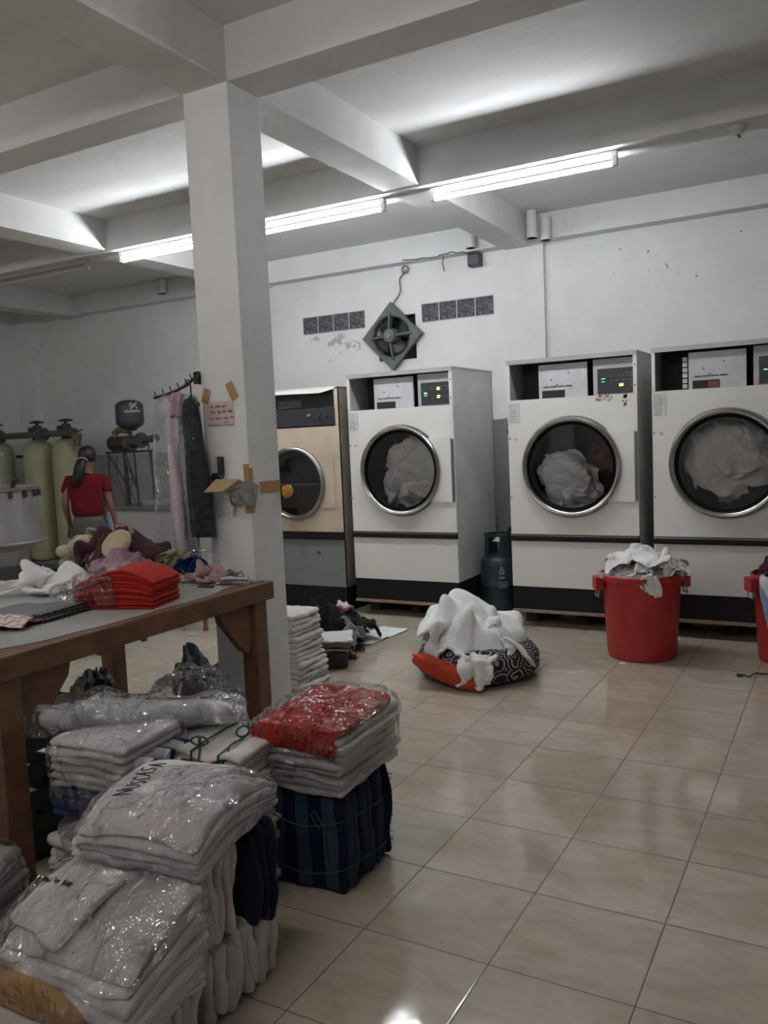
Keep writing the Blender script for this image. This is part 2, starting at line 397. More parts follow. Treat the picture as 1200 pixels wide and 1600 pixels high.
# ---- settled cloth sheets: grids of points in 4 mm steps, each row stored as differences
SHEETS = {
    'mound': (44, 48, [
6,-113,56,4,0,4,3,-5,2,1,-10,-3,5,-11,-6,7,-6,-9,5,-1,-8,5,-2,-6,9,0,-1,9,4,-9,8,8,-6,7,6,-4,3,5,-1,-1,3,-4,0,4,3,3,4,-2,-3,4,-3,-1,6,0,2,7,0,5,0,0,6,3,2,4,4,0,7,4,-2,5,9,1,12,-1,1,7,4,0,-3,5,-1,-2,4,1,-1,6,1,-2,6,1,
-4,9,-1,-4,4,5,-4,5,0,4,4,-3,4,8,-4,2,3,2,4,6,2,6,3,-1,4,2,2,1,4,4,1,4,2,2,3,1,1,5,-5,-1,13,-2,-3,12,-5,-1,11,0,-6,6,1,-7,2,2,8,-118,56,4,1,0,4,2,1,0,-7,1,5,-11,-1,7,-9,-6,6,-3,-9,5,1,-7,7,2,-8,8,-1,-4,2,6,-6,5,7,0,
6,6,-1,0,4,-7,1,4,-5,2,3,5,3,4,0,-1,4,1,-1,5,-2,1,3,1,6,5,0,6,6,-1,4,6,-4,8,4,3,8,2,-3,4,1,4,-1,5,-3,0,5,5,0,6,0,0,6,1,1,6,3,-1,6,-2,-5,5,3,-4,7,-5,3,7,-7,3,4,2,8,4,-3,2,5,6,3,3,3,4,2,-4,0,4,3,1,4,2,
0,5,2,0,10,-3,1,13,-1,-6,8,-4,-5,6,-3,0,6,3,9,-119,50,4,-1,1,4,3,0,4,-3,3,2,-8,2,10,-10,-2,7,-2,-8,4,2,-10,7,2,-6,1,-1,-6,-2,0,-4,2,6,0,3,8,0,6,7,-2,2,5,-7,2,4,-3,3,1,5,3,1,4,0,4,-1,-4,5,-3,7,5,2,4,7,-3,5,7,-3,6,6,0,
5,5,0,3,3,3,3,4,2,0,6,1,3,1,5,2,5,1,4,6,1,0,4,-4,-2,6,-4,-9,9,-1,-3,5,-7,3,4,-3,8,6,0,6,5,1,1,3,5,3,3,-2,2,5,-3,2,6,0,-2,3,5,-2,6,1,1,11,-1,-3,9,1,-6,5,-3,-1,7,-2,10,-124,47,3,-2,2,5,1,0,2,3,-3,7,-7,4,11,-2,2,
8,0,-7,4,0,-8,0,4,-7,-4,-4,-6,-7,-4,-6,0,2,-6,3,8,0,5,9,2,5,9,3,3,6,-4,4,2,1,5,-2,5,4,2,4,-3,4,-2,4,8,-2,2,6,-4,4,7,-1,4,8,4,5,6,3,5,6,2,4,3,1,2,5,-1,4,3,2,4,-2,6,1,5,0,1,6,-4,5,5,-7,-2,8,-8,-10,8,-1,-4,5,-5,
6,6,-2,6,4,0,4,6,1,3,3,4,0,4,-4,-2,4,-3,1,6,1,-1,3,4,1,8,-3,-4,8,6,0,7,3,0,10,-2,11,-131,50,5,0,2,4,0,-2,2,0,-6,9,3,1,9,5,3,4,1,-6,2,0,-6,-4,-5,-3,-9,-5,-9,-9,-1,-10,0,1,-8,5,6,-1,8,8,3,6,10,3,2,6,3,5,5,4,6,2,3,
4,1,5,4,3,1,-1,5,-4,4,6,-1,6,5,3,8,5,5,5,7,3,4,6,2,3,5,-1,2,5,-2,0,6,-1,4,1,6,6,2,3,-1,5,-1,4,5,-6,5,8,-10,-3,8,-9,-5,6,-3,-4,6,2,4,3,-1,2,4,0,-1,5,-2,3,5,1,-4,2,-5,1,6,-3,-2,6,2,0,8,0,-2,5,4,0,7,2,2,10,4,
11,-134,48,5,-1,0,6,-1,2,5,1,-1,6,3,-6,2,8,0,4,8,1,1,-1,-6,-5,-4,-7,-11,-4,-11,-12,-4,-12,1,5,-4,6,2,4,11,4,4,8,5,6,4,5,3,2,4,3,4,5,3,5,6,2,7,3,4,4,5,-2,5,2,2,3,8,5,5,6,3,4,7,1,3,6,1,4,5,-1,4,5,0,3,4,-1,-1,4,0,
5,1,5,3,5,-2,3,6,-2,5,5,-4,4,9,-9,-2,8,-8,-2,5,-2,-3,3,1,-1,4,-3,-4,4,-1,3,6,-1,-1,4,-3,-2,5,-3,-4,2,-3,-2,8,-1,2,9,-1,-1,8,2,-1,8,5,13,-131,43,2,-5,-1,7,0,2,6,-4,3,9,4,-3,1,11,-5,-5,8,2,-1,4,-1,-5,-3,-8,-11,-8,-10,-11,0,-12,0,7,-8,
10,1,3,10,2,9,9,3,7,4,-1,5,-1,4,4,4,2,3,8,9,1,7,10,2,10,5,4,9,-2,5,6,7,1,-2,7,1,2,5,1,4,6,1,2,5,3,6,3,-1,0,6,0,-1,4,-2,1,5,-1,2,5,-2,2,7,-2,4,5,-1,9,5,0,4,8,-8,1,8,-6,-4,4,-1,-2,4,-2,-3,5,-3,-2,5,-2,3,6,-3,
-2,5,-4,-8,0,0,-1,7,-3,-2,7,-4,-3,6,-1,-1,8,1,9,-136,40,4,-1,-1,8,0,1,7,-1,3,6,0,-4,2,9,-4,-7,8,4,-3,7,3,-5,2,-5,-10,-6,-11,-3,-1,-14,0,5,-3,7,5,0,12,2,7,2,-4,9,5,1,1,1,6,-1,3,3,5,7,1,7,12,11,4,12,9,7,13,-3,6,3,5,0,-7,5,-2,
-1,9,-1,5,1,4,5,5,3,6,3,2,-2,6,-2,-2,5,-5,3,6,0,4,5,-2,4,8,-1,-1,6,1,2,5,-2,6,6,-3,6,8,-4,0,5,-4,0,7,-2,-4,5,-4,-5,8,-6,1,6,-1,1,5,-3,-6,1,-3,-5,3,-3,-6,2,-6,-3,5,-5,0,8,-2,2,-140,35,5,0,1,9,-1,1,10,0,2,4,4,-1,-1,8,-5,
-5,8,5,-5,7,4,-2,6,1,-7,-2,-11,1,-4,-14,5,-4,-3,4,6,1,5,8,7,4,-3,7,3,-1,1,0,5,-4,0,4,1,9,1,10,10,11,5,16,5,8,12,-2,8,5,5,1,-8,5,-5,-4,9,-2,3,5,1,8,2,4,5,3,6,3,6,0,-3,7,-7,-1,5,-5,5,6,1,9,6,2,5,7,3,-2,5,-1,-5,5,-3,
2,5,-4,2,6,-4,3,6,0,3,11,-6,-6,9,-8,-2,7,-4,3,4,1,-2,3,-5,-4,3,-6,-7,1,-3,-5,2,-5,-5,4,-5,-6,-144,29,4,3,-3,10,-1,1,11,1,3,5,7,0,-3,7,6,-6,8,0,-1,6,7,-3,4,4,-1,6,-5,4,-3,-12,5,-1,-6,3,-4,4,3,5,5,4,3,5,4,-4,1,0,3,-4,-3,6,0,
8,1,6,7,8,6,13,7,5,13,-2,7,4,5,4,-4,6,-6,-4,7,0,2,6,1,6,6,-1,7,4,0,1,2,6,1,6,-6,0,7,-1,9,1,2,11,8,5,8,5,2,-1,7,2,-4,6,-2,-7,5,-4,-4,4,-5,2,7,-3,6,16,-8,-3,13,-9,-6,5,-10,3,3,4,3,3,0,-1,4,-6,-5,2,-6,-7,2,-3,-4,2,-6,
-14,-146,22,6,1,-1,10,3,-2,8,6,3,2,7,4,-1,4,8,-1,6,8,-1,5,6,3,4,4,-1,6,1,3,1,-5,5,-1,-6,2,3,-1,3,-1,3,2,4,3,3,-6,3,4,3,-2,0,4,-2,2,4,2,5,3,3,9,5,3,10,6,1,4,3,4,-1,5,2,-5,6,-1,1,6,4,4,6,0,8,5,-3,7,5,-2,6,4,2,
6,6,0,6,9,-3,8,5,6,4,-3,6,4,4,4,-2,5,0,-7,3,-5,-8,6,-7,-1,14,-7,7,20,-7,-2,15,-10,-7,3,-10,4,3,-1,4,2,6,-1,5,-4,-7,2,-3,-3,3,-7,-3,2,-7,-14,-148,15,4,5,3,7,6,-1,7,1,3,2,7,7,1,8,5,0,6,8,-3,3,8,3,3,6,3,2,5,4,0,2,5,1,-2,
-2,6,-5,2,3,-1,2,0,4,2,-4,3,3,2,1,2,5,-1,5,2,-3,2,5,-2,6,4,3,6,6,-2,5,1,4,1,4,3,-3,6,5,0,7,0,5,4,3,8,7,-3,9,8,-6,11,5,1,9,7,2,6,8,-2,5,4,2,2,-3,7,2,-2,7,1,6,0,-7,4,-7,-8,10,-8,0,18,-8,3,20,-7,-3,10,-9,-4,4,-6,
2,5,-2,4,1,4,-1,7,-2,-5,1,-5,-5,1,-6,-4,2,-7,-11,-147,7,5,4,4,7,7,2,1,5,7,-2,2,9,4,6,8,-1,11,4,1,6,6,0,1,8,1,-3,7,5,1,6,5,3,1,1,4,-5,-1,4,-4,2,3,2,1,-3,6,2,-4,5,2,5,-3,4,6,-6,5,6,-4,4,5,1,4,2,1,5,2,3,1,7,-2,
-1,4,7,0,8,1,4,1,2,9,9,-5,15,7,-1,10,8,-6,9,10,4,6,5,-2,3,2,4,2,-4,6,0,0,6,2,6,1,-7,5,-9,-10,11,-11,4,22,-4,0,16,-9,0,5,-2,0,4,-3,-5,3,-1,4,7,-1,-2,2,-5,-2,6,-3,-1,3,-9,-5,-2,-8,-13,-137,7,6,2,-1,1,6,5,2,3,8,2,4,9,0,3,9,
-1,7,7,2,7,5,-1,-2,4,3,3,8,5,2,7,5,3,1,-1,-3,-5,1,2,-2,2,4,4,1,4,1,-1,-4,8,5,5,0,2,6,-9,7,7,0,4,6,-1,5,1,3,2,3,-3,1,5,1,0,6,2,1,3,6,7,3,2,12,8,-2,11,10,-8,11,8,-3,8,6,-3,5,6,0,0,-1,6,1,-3,7,3,2,4,-2,9,-2,
-3,12,-7,-6,13,-8,1,17,-6,4,12,-2,-2,7,-3,0,6,-1,-6,4,-2,-2,4,-3,-2,-3,-4,0,2,-8,-1,4,-7,-3,4,-7,-17,-134,7,2,6,-1,1,4,5,1,2,9,2,2,10,3,7,8,1,6,5,1,5,4,1,1,8,3,2,9,5,3,5,3,3,-2,-1,-4,-4,1,-1,-5,2,4,2,0,4,4,2,1,5,1,5,5,
5,6,-7,8,6,3,5,3,4,2,5,0,4,3,0,-3,5,-4,3,2,4,4,4,2,6,5,-1,10,8,0,9,9,-5,9,6,-2,7,7,-4,5,5,-3,2,-1,5,1,-1,7,3,6,3,-4,6,-7,-4,15,-6,3,20,-4,1,11,-7,0,9,1,1,6,0,-4,11,-1,-1,6,-2,-5,0,-3,-4,-3,-4,0,-1,-9,1,4,-6,-3,4,-6,
-18,-134,13,-4,4,-5,0,9,4,3,5,9,3,3,9,2,3,10,3,6,4,-1,3,6,2,3,9,3,4,10,6,5,2,2,1,-4,-2,-6,-3,0,0,-6,3,4,3,3,4,-1,2,4,5,1,4,7,7,5,2,7,5,4,2,5,-5,3,4,-3,1,3,5,2,5,1,3,5,-2,6,4,5,6,5,0,7,7,-2,5,7,-4,6,6,-1,
7,6,-2,4,6,-5,5,1,3,5,0,3,3,6,4,1,9,-4,-9,14,-9,5,17,-7,-2,11,-5,1,7,2,0,4,6,-7,10,-4,0,8,-2,-2,4,-2,-3,-1,-7,-4,-4,-5,0,3,-4,-2,5,-6,-26,-135,13,1,7,2,2,3,4,2,4,9,0,8,6,3,8,5,0,6,5,0,2,9,2,5,9,5,5,6,4,4,4,2,0,-5,
-2,-4,-3,1,1,-3,5,4,1,3,2,4,4,6,-1,4,4,7,4,2,8,7,5,0,4,4,-3,-2,3,-6,2,7,-1,2,1,7,6,6,6,4,10,0,6,6,0,4,3,-3,4,5,-6,4,6,-1,5,6,1,6,6,-4,6,4,0,6,1,-1,4,3,2,-1,7,-1,-2,13,-4,-1,15,-9,0,12,-3,-2,8,0,-1,2,7,-1,9,2,
-5,4,-5,-3,3,-6,-2,5,-3,-4,-4,-4,0,5,-4,-1,5,-6,-34,-131,12,3,1,6,4,2,8,4,4,8,2,8,6,-1,9,5,-1,8,2,0,6,6,4,7,7,1,4,6,3,2,5,4,2,-3,-2,-2,-3,3,3,-2,4,2,4,4,2,4,3,4,0,4,4,5,7,3,7,8,4,2,2,2,-6,0,3,-4,0,7,-2,5,6,3,
5,8,7,6,8,7,4,4,1,2,4,-6,5,4,-5,2,6,-4,3,6,-4,5,6,1,6,5,-1,4,2,-5,5,2,4,1,5,3,0,9,-6,-2,14,-6,0,12,-2,-4,6,-5,-2,5,4,-3,4,5,-3,7,2,-2,4,-5,-1,4,-5,-3,3,-4,-1,2,-4,0,4,-6,-41,-132,16,6,2,6,5,6,5,1,4,8,3,7,4,0,9,3,
-2,3,7,1,7,5,2,11,5,2,6,7,4,-2,6,1,4,1,-3,3,-4,5,0,2,4,2,-2,4,0,6,3,5,-1,6,3,5,8,3,6,9,6,0,1,-2,-6,-1,2,-5,4,5,4,4,7,3,4,10,7,4,9,6,4,6,2,5,5,-5,4,4,-7,2,6,-4,1,6,-3,2,6,-4,5,6,-1,5,4,-3,4,2,0,2,5,1,
1,8,2,0,12,-4,-2,8,-6,-1,6,-3,-6,3,-1,-5,7,1,0,6,3,-2,5,4,0,4,-1,-1,5,-4,-4,-1,-5,0,2,-8,-43,-130,22,5,7,-3,2,5,6,4,6,4,0,4,5,0,3,6,0,6,6,2,6,8,4,5,10,2,9,8,3,4,7,3,4,1,-5,3,0,2,2,-4,6,-1,-2,3,1,-1,3,1,5,7,7,1,
11,4,8,6,2,-5,2,-7,-5,2,1,-6,-1,9,-1,4,8,10,4,12,6,4,9,4,2,4,3,5,4,-4,5,7,-3,3,7,-2,2,7,-1,1,7,-4,3,6,-5,4,6,-4,4,5,0,2,5,-4,0,7,2,2,7,-4,0,7,2,-1,5,0,-7,4,-1,-6,6,-1,1,4,5,-3,4,-3,1,4,-4,0,5,3,0,5,-4,0,2,-9,
-45,-127,26,3,9,-4,3,9,-1,3,7,4,3,-1,5,-4,-1,8,2,4,9,3,8,7,3,6,9,3,9,10,2,5,11,6,5,6,-7,2,0,2,2,-6,2,0,-9,4,-2,-4,4,3,5,8,5,5,10,5,7,6,0,-5,3,-10,-8,2,-1,-5,-2,9,-2,4,10,12,5,11,8,2,9,4,2,7,2,6,6,0,6,6,-1,0,9,-3,
-1,8,-2,2,7,-3,4,7,-7,5,8,-5,2,7,-3,3,6,-2,0,3,-5,3,7,0,-1,4,-1,1,2,6,-9,4,2,-5,6,1,3,4,3,-1,5,-5,-3,3,-6,0,5,-4,1,8,-2,1,9,-5,-52,-123,28,6,9,-2,2,9,-3,4,5,4,3,2,4,1,1,6,-2,1,11,4,9,5,2,3,10,2,9,11,4,5,12,7,1,11,
-1,6,-3,-5,2,-6,-2,-3,-11,5,1,-7,7,5,4,5,0,9,10,6,6,9,2,-7,1,-11,-6,1,-3,-6,2,6,1,3,15,10,3,12,6,-1,10,2,5,8,4,4,4,5,4,6,2,-1,10,-2,-1,8,-2,3,6,-6,5,8,-9,6,10,-8,3,7,-2,2,4,-1,-1,3,-4,3,3,0,-2,4,-3,1,1,6,-7,4,2,-1,5,7,
1,8,2,3,6,-6,-1,4,-8,-5,5,-5,-4,8,-7,-1,12,-3,-60,-119,35,4,7,-7,7,7,2,1,7,1,5,-2,5,1,5,8,2,5,10,3,4,7,3,7,6,4,1,12,2,7,11,4,4,9,5,4,1,-4,6,-8,-4,-1,-13,0,-3,-7,6,3,4,6,2,5,10,7,6,9,3,-2,2,-9,-7,1,-2,-6,4,8,1,2,12,13,
2,12,8,3,11,5,-4,8,1,1,7,0,2,3,6,2,8,3,1,7,-4,3,3,-10,8,10,-10,6,9,-9,1,5,-4,0,3,0,1,4,3,-3,0,-5,2,4,-3,3,2,5,-4,4,1,-2,5,2,3,6,2,2,10,-3,5,7,-4,-3,6,-6,-7,7,-6,-6,9,-4,-63,-111,39,-1,2,-6,7,7,1,6,5,4,3,2,6,3,1,11,
5,5,12,4,4,5,3,5,5,2,4,9,5,3,10,3,3,8,1,5,0,-5,5,-8,-3,0,-13,1,3,-11,5,2,1,7,3,8,7,5,7,8,2,-4,3,-6,-5,4,3,-3,3,10,5,2,15,10,1,7,14,2,9,6,-5,8,0,-4,3,-4,1,8,0,3,3,6,5,7,-4,3,2,-11,9,8,-10,5,5,-10,-1,5,-1,-2,2,0,
2,3,3,-4,2,-4,1,4,-3,4,4,2,2,3,2,-1,6,-1,3,8,-2,4,7,-4,1,7,-2,1,10,0,-1,7,-7,-3,6,-5,-70,-106,41,4,4,-4,5,6,-1,5,4,6,5,2,7,7,4,10,2,3,14,4,0,9,6,0,5,7,2,7,3,4,8,0,4,7,-3,6,0,-4,3,-11,-4,6,-13,0,1,-11,5,6,1,7,5,8,
7,4,3,6,-2,-5,5,1,-4,4,4,4,3,10,7,2,12,11,0,10,9,-2,4,10,-1,9,0,-6,4,-5,-1,6,-4,5,2,4,6,7,-4,6,3,-8,5,3,-10,3,4,-5,4,3,2,-1,4,-2,-1,2,2,-1,3,-4,-1,3,-4,5,3,1,6,1,-1,4,8,0,-2,9,-1,2,9,-4,2,8,-4,-1,6,-6,0,8,-2,-2,6,-2,
-73,-98,37,4,3,4,6,7,-3,3,2,6,6,0,5,9,4,9,5,4,13,4,1,10,4,-1,8,2,-3,8,3,1,8,1,4,5,-3,5,-2,-4,4,-12,-5,8,-11,0,2,-9,5,11,3,7,4,7,7,3,-5,5,0,-4,5,3,3,3,4,5,2,6,9,2,12,7,0,8,10,-1,8,4,-2,7,5,-2,6,-1,-3,4,-6,7,4,-1,
5,3,-6,6,4,-6,4,-1,-6,3,5,-1,6,2,2,-1,5,-3,-1,-1,-7,-1,7,1,2,3,0,6,-1,-1,6,0,-2,5,6,-1,-1,12,2,0,14,-4,-2,5,-8,0,7,-3,-1,4,-8,1,4,3,-74,-91,41,0,3,-3,6,5,2,7,2,4,3,-1,6,8,0,9,3,2,11,6,3,9,4,1,8,4,-1,7,1,1,6,0,2,3,
-3,4,0,-5,5,-7,-2,4,-13,1,8,-10,5,9,5,5,6,6,7,2,-3,5,4,-1,3,0,7,2,5,2,3,7,4,-1,8,7,0,8,6,0,8,5,-1,8,5,-1,6,6,2,6,-2,6,3,-4,5,2,-10,6,2,-7,3,1,-4,5,2,2,3,4,1,0,4,-5,0,1,-13,1,7,0,0,5,5,6,-2,0,6,0,1,3,5,1,
-1,10,-3,0,12,-6,1,7,-5,0,5,-3,-2,5,-4,4,2,2,-74,-89,44,-1,5,-3,4,4,0,4,1,6,5,-1,6,8,2,3,4,1,10,0,-2,9,3,1,8,4,-1,5,2,2,5,3,4,-1,-1,2,2,-6,4,-3,0,6,-8,2,9,-6,4,8,3,5,8,0,5,4,3,4,5,4,4,4,3,2,3,5,0,8,-3,1,5,5,
-1,7,6,1,9,3,0,6,7,-1,7,6,3,7,3,6,0,-6,5,2,-9,6,0,-10,5,3,-6,3,5,2,3,1,0,1,6,-3,1,3,-10,3,7,-6,-3,5,5,5,0,1,4,-1,-1,2,5,6,0,9,-4,1,8,-6,3,4,0,2,7,1,-1,4,-4,0,3,-1,-79,-86,47,5,2,0,0,7,-3,7,4,1,3,-2,6,3,-1,6,
7,4,1,0,-1,9,5,-1,5,5,-1,5,1,1,5,-3,0,4,1,4,0,-1,4,-3,-5,9,-1,6,7,-3,4,9,-2,3,5,7,6,6,1,4,7,-1,1,5,7,1,7,3,1,5,6,0,7,-4,1,4,3,-1,6,6,2,7,4,3,5,3,1,6,3,6,2,-3,6,-3,-9,6,7,-4,5,3,-9,3,5,-2,3,-1,-3,0,9,-3,
2,7,-8,2,4,-6,1,5,2,-2,5,4,6,1,1,-2,1,7,4,6,-1,1,5,-6,3,5,-3,0,4,7,0,3,-2,0,0,-5,-83,-83,48,6,0,2,4,4,0,1,7,-3,6,1,4,5,-1,3,2,3,3,4,2,4,3,-4,6,5,2,3,-1,-1,4,1,1,5,0,2,-1,1,5,-1,-2,8,-2,0,5,5,5,9,-1,3,8,2,
4,4,6,3,7,1,1,9,6,0,6,7,1,7,2,1,4,-1,2,4,-4,1,5,0,-1,5,4,5,5,4,5,4,2,5,-2,1,3,3,-6,6,4,-6,5,7,-8,3,4,-8,3,6,-2,1,5,-5,0,8,-3,1,5,-2,1,5,-4,2,6,1,0,0,7,0,1,7,4,5,2,3,3,-5,1,1,-8,-1,5,3,-3,4,3,2,2,-5,
-81,-78,45,0,0,3,4,0,4,4,3,0,4,5,2,3,3,1,4,0,3,2,4,1,-1,-2,6,5,2,1,5,0,0,-3,-1,6,4,4,-1,0,4,0,1,4,1,1,7,3,2,7,4,4,4,7,2,7,4,2,8,4,2,9,9,0,8,6,2,6,1,1,5,-4,1,5,-7,2,2,-8,0,5,4,3,2,5,5,5,4,5,4,1,
4,-3,-5,6,5,-5,5,9,-5,5,8,-8,0,4,-7,1,6,2,0,6,-4,1,5,-2,0,5,-3,1,5,-4,1,2,9,1,0,10,4,5,3,1,2,-8,1,-3,-8,0,3,-6,-5,4,2,-2,2,2,-85,-78,43,2,4,2,0,-1,6,5,2,1,4,3,3,3,5,4,4,0,4,2,6,-4,-2,3,2,-1,1,4,5,1,-3,6,2,0,
0,-2,5,3,3,2,3,4,-1,0,2,8,3,5,8,2,8,5,2,7,8,2,8,9,0,10,7,1,7,3,1,6,-2,4,1,-10,1,3,-10,-1,7,-6,3,5,0,5,3,4,4,0,5,6,5,3,4,6,0,5,2,-4,4,3,-10,3,9,-9,0,9,-5,1,5,1,0,7,4,1,6,-3,-1,4,-7,3,4,3,0,-2,7,0,4,10,
3,7,0,3,-1,-9,1,-2,-11,0,-1,-9,-3,6,0,-3,-2,3,-88,-81,43,1,4,0,0,5,4,5,2,4,5,-2,5,3,2,6,1,6,4,2,5,-7,-3,6,-2,-4,4,4,5,2,1,7,1,-1,5,-3,4,3,1,2,4,4,1,2,4,6,1,3,9,1,6,12,0,10,12,2,7,10,-1,8,4,2,6,-1,3,2,-6,4,0,-8,
1,5,-9,0,8,-4,2,7,-1,4,5,1,6,1,4,6,2,0,5,4,-1,4,5,-3,4,6,-7,3,10,-7,0,10,-4,1,4,-7,-1,7,1,-1,5,2,0,6,-2,3,1,4,0,-3,6,1,3,6,2,7,0,3,-3,-10,1,-2,-9,1,-1,-8,-2,4,-4,-3,3,3,-93,-85,41,5,6,-3,2,8,2,5,2,3,4,1,7,-1,1,8,
0,4,4,3,5,-7,-5,10,-1,-3,3,3,5,3,1,8,1,5,3,-3,2,7,1,1,2,-3,5,2,1,4,2,6,9,0,7,16,2,9,13,-1,8,10,-1,7,0,1,4,-5,5,1,-4,2,4,-4,4,6,-5,4,6,-4,3,5,-3,2,6,0,2,5,2,5,4,-2,5,2,-4,7,1,-4,2,9,-8,3,12,-3,-2,10,-7,1,7,-7,
2,7,-2,-3,5,4,0,3,3,2,0,5,1,-3,3,1,3,8,3,3,-5,2,0,-10,5,-4,-6,-2,3,-6,-4,1,-5,-1,4,0,-97,-86,46,5,7,-6,6,6,-6,4,6,3,3,3,5,-2,-1,7,2,4,4,-5,7,-2,-2,5,3,-1,9,1,5,2,4,8,-5,9,7,1,2,3,-1,-1,4,1,4,2,-5,4,3,3,9,-3,13,10,
1,5,14,-1,6,7,0,6,-2,3,2,-4,4,2,-1,4,6,-1,-1,8,-2,4,8,-2,5,7,-3,2,6,-2,1,6,-2,6,2,-3,7,-2,-3,4,5,-5,3,11,-2,1,12,-4,1,12,-6,0,7,-7,-1,4,-7,-2,5,4,0,2,7,3,-3,3,1,-2,6,2,5,3,4,7,-3,5,0,-10,1,-8,-6,-1,0,-6,-3,5,0,-3,4,-4,
-102,-85,41,6,7,0,7,7,-6,4,7,-3,-2,1,7,2,2,5,-2,4,3,-3,8,0,2,6,2,-2,-2,6,5,4,7,9,-1,9,6,-3,3,5,-4,-1,2,4,3,1,2,3,2,-1,7,-1,6,8,-1,5,9,-2,5,4,2,4,-4,3,2,-3,5,6,0,5,8,2,3,7,-1,1,8,-3,2,8,-3,1,8,-2,3,5,-2,5,2,-1,
7,0,-2,2,6,-1,2,7,-4,1,11,-4,1,12,-6,1,7,-6,-1,7,2,-2,4,2,1,1,3,2,2,4,2,0,4,3,2,2,5,5,-5,3,1,-9,4,-2,-6,-2,-6,-3,-4,3,-4,-2,6,0,-101,-82,35,4,4,1,6,6,-2,0,9,-1,0,4,5,0,-4,7,1,5,3,-3,8,1,-2,10,0,3,-1,6,5,-3,7,9,-4,6,
7,-3,6,5,-2,2,3,1,5,-2,5,-1,1,1,5,-2,3,6,0,5,4,-3,4,1,3,3,-5,0,4,-4,4,6,-1,6,9,3,4,8,0,1,9,-2,2,8,-2,2,6,-1,6,4,-1,5,4,0,4,4,3,3,4,-1,0,7,1,-1,8,-6,0,10,-5,1,9,0,1,5,3,-1,6,4,-1,5,-1,3,1,3,2,3,0,4,1,3,
4,5,-5,5,0,-10,4,2,-8,-1,-6,-1,-4,-1,-4,-2,4,-5,-94,-78,28,-4,3,3,3,5,4,2,5,3,-3,2,2,-1,-1,6,3,1,4,-2,8,1,-1,8,3,1,5,5,5,-4,4,8,-4,7,7,-5,4,4,-2,5,4,2,5,-3,6,-2,1,4,1,-4,-1,4,2,5,-1,1,6,-3,-8,4,1,1,5,-5,4,6,-2,6,9,2,
5,8,-2,5,7,-3,5,8,0,2,8,3,5,2,-1,4,6,4,4,3,3,4,4,-2,1,6,0,-3,9,2,1,9,-2,0,5,0,-2,8,5,-2,7,2,2,6,0,4,5,0,3,3,-2,5,1,-2,4,0,-4,4,2,-6,3,3,-5,-1,-3,-5,-2,-1,-3,-3,-3,-6,-92,-69,23,-3,-1,4,0,2,4,-3,1,4,-1,-4,7,1,-1,6,
0,3,5,4,7,2,3,7,2,-3,2,4,2,1,6,7,-6,3,3,-4,8,4,0,4,1,6,1,1,6,-3,2,5,-2,-2,3,3,-3,3,2,1,5,-6,-3,7,-2,-3,7,0,5,5,-2,5,9,2,5,8,2,4,7,-1,6,6,1,5,7,0,4,6,0,6,4,2,4,1,9,4,3,-2,-1,5,-5,-1,9,-4,-2,9,3,0,7,-2,
-1,6,2,-1,7,3,3,6,1,2,5,-2,3,3,-3,6,1,-4,4,1,-2,2,1,-3,0,4,-4,4,3,-3,0,-4,-6,-5,-2,-6,-93,-62,19,-1,-1,5,0,-1,5,-7,-3,4,-2,-4,7,-1,-2,9,3,2,7,5,3,3,6,3,3,-2,1,5,-1,1,7,7,-6,5,-2,1,7,3,1,3,2,9,-3,1,9,-5,2,5,-5,1,5,-2,
-6,4,4,1,6,-4,1,6,-7,-1,8,1,2,8,7,7,8,-2,5,7,-1,3,7,4,6,6,1,4,6,4,5,3,1,6,4,2,4,1,7,6,3,1,-2,7,-5,-4,7,-6,-1,7,-7,-3,8,0,1,8,0,4,5,-2,3,4,-1,4,2,-2,2,5,-4,0,5,-3,4,-1,-3,2,2,-2,-2,5,3,3,3,-2,4,-1,-7,-3,-4,-10,
-87,-59,17,-4,1,8,-5,-3,2,-2,0,7,-6,-3,5,-1,-1,7,2,0,7,5,1,6,3,-3,7,2,-6,6,1,-1,10,0,-5,7,0,3,7,2,6,1,0,11,-6,2,12,-7,2,7,-6,1,3,-8,-1,6,-1,-5,9,-1,1,7,-6,0,4,7,8,10,1,6,11,6,5,6,-6,6,5,-1,4,5,4,2,5,5,4,3,1,4,1,7,
4,3,5,6,2,0,-2,3,-4,-4,7,-7,-2,11,-8,-2,7,-5,1,6,-3,4,7,-5,5,5,-3,0,7,1,3,0,-4,4,-1,-6,-3,5,1,4,1,-2,2,4,1,1,6,0,3,-1,-5,5,-2,-11,-89,-54,14,-4,0,6,-5,-3,6,-4,-4,3,-1,2,8,0,1,6,3,1,6,-1,-2,8,2,-8,8,1,-6,10,1,-5,8,-1,1,5,
-1,0,6,3,7,-1,3,9,-7,1,14,-8,-1,12,-3,-1,5,-7,-1,4,-7,2,8,-6,-3,6,3,2,7,8,9,11,4,9,11,5,6,4,2,1,5,-6,5,3,-1,5,4,2,0,4,2,4,2,2,3,1,3,2,2,1,3,3,-4,-5,7,-3,0,8,-5,-1,9,-7,0,8,-2,3,8,-4,2,6,-3,4,1,-4,2,2,-4,2,0,-6,
0,4,-1,-1,4,2,7,0,-3,1,6,1,5,4,-4,2,-6,-10,-87,-53,19,-5,3,1,-6,-3,2,-5,-2,5,-2,-1,6,0,2,6,2,3,7,0,-2,9,0,-8,8,-1,-11,8,3,0,7,0,-1,6,-4,2,2,5,4,-3,3,8,-3,0,14,-8,-3,13,-5,-2,11,-3,0,4,-7,2,4,-8,3,8,4,0,7,13,12,10,2,9,11,6,
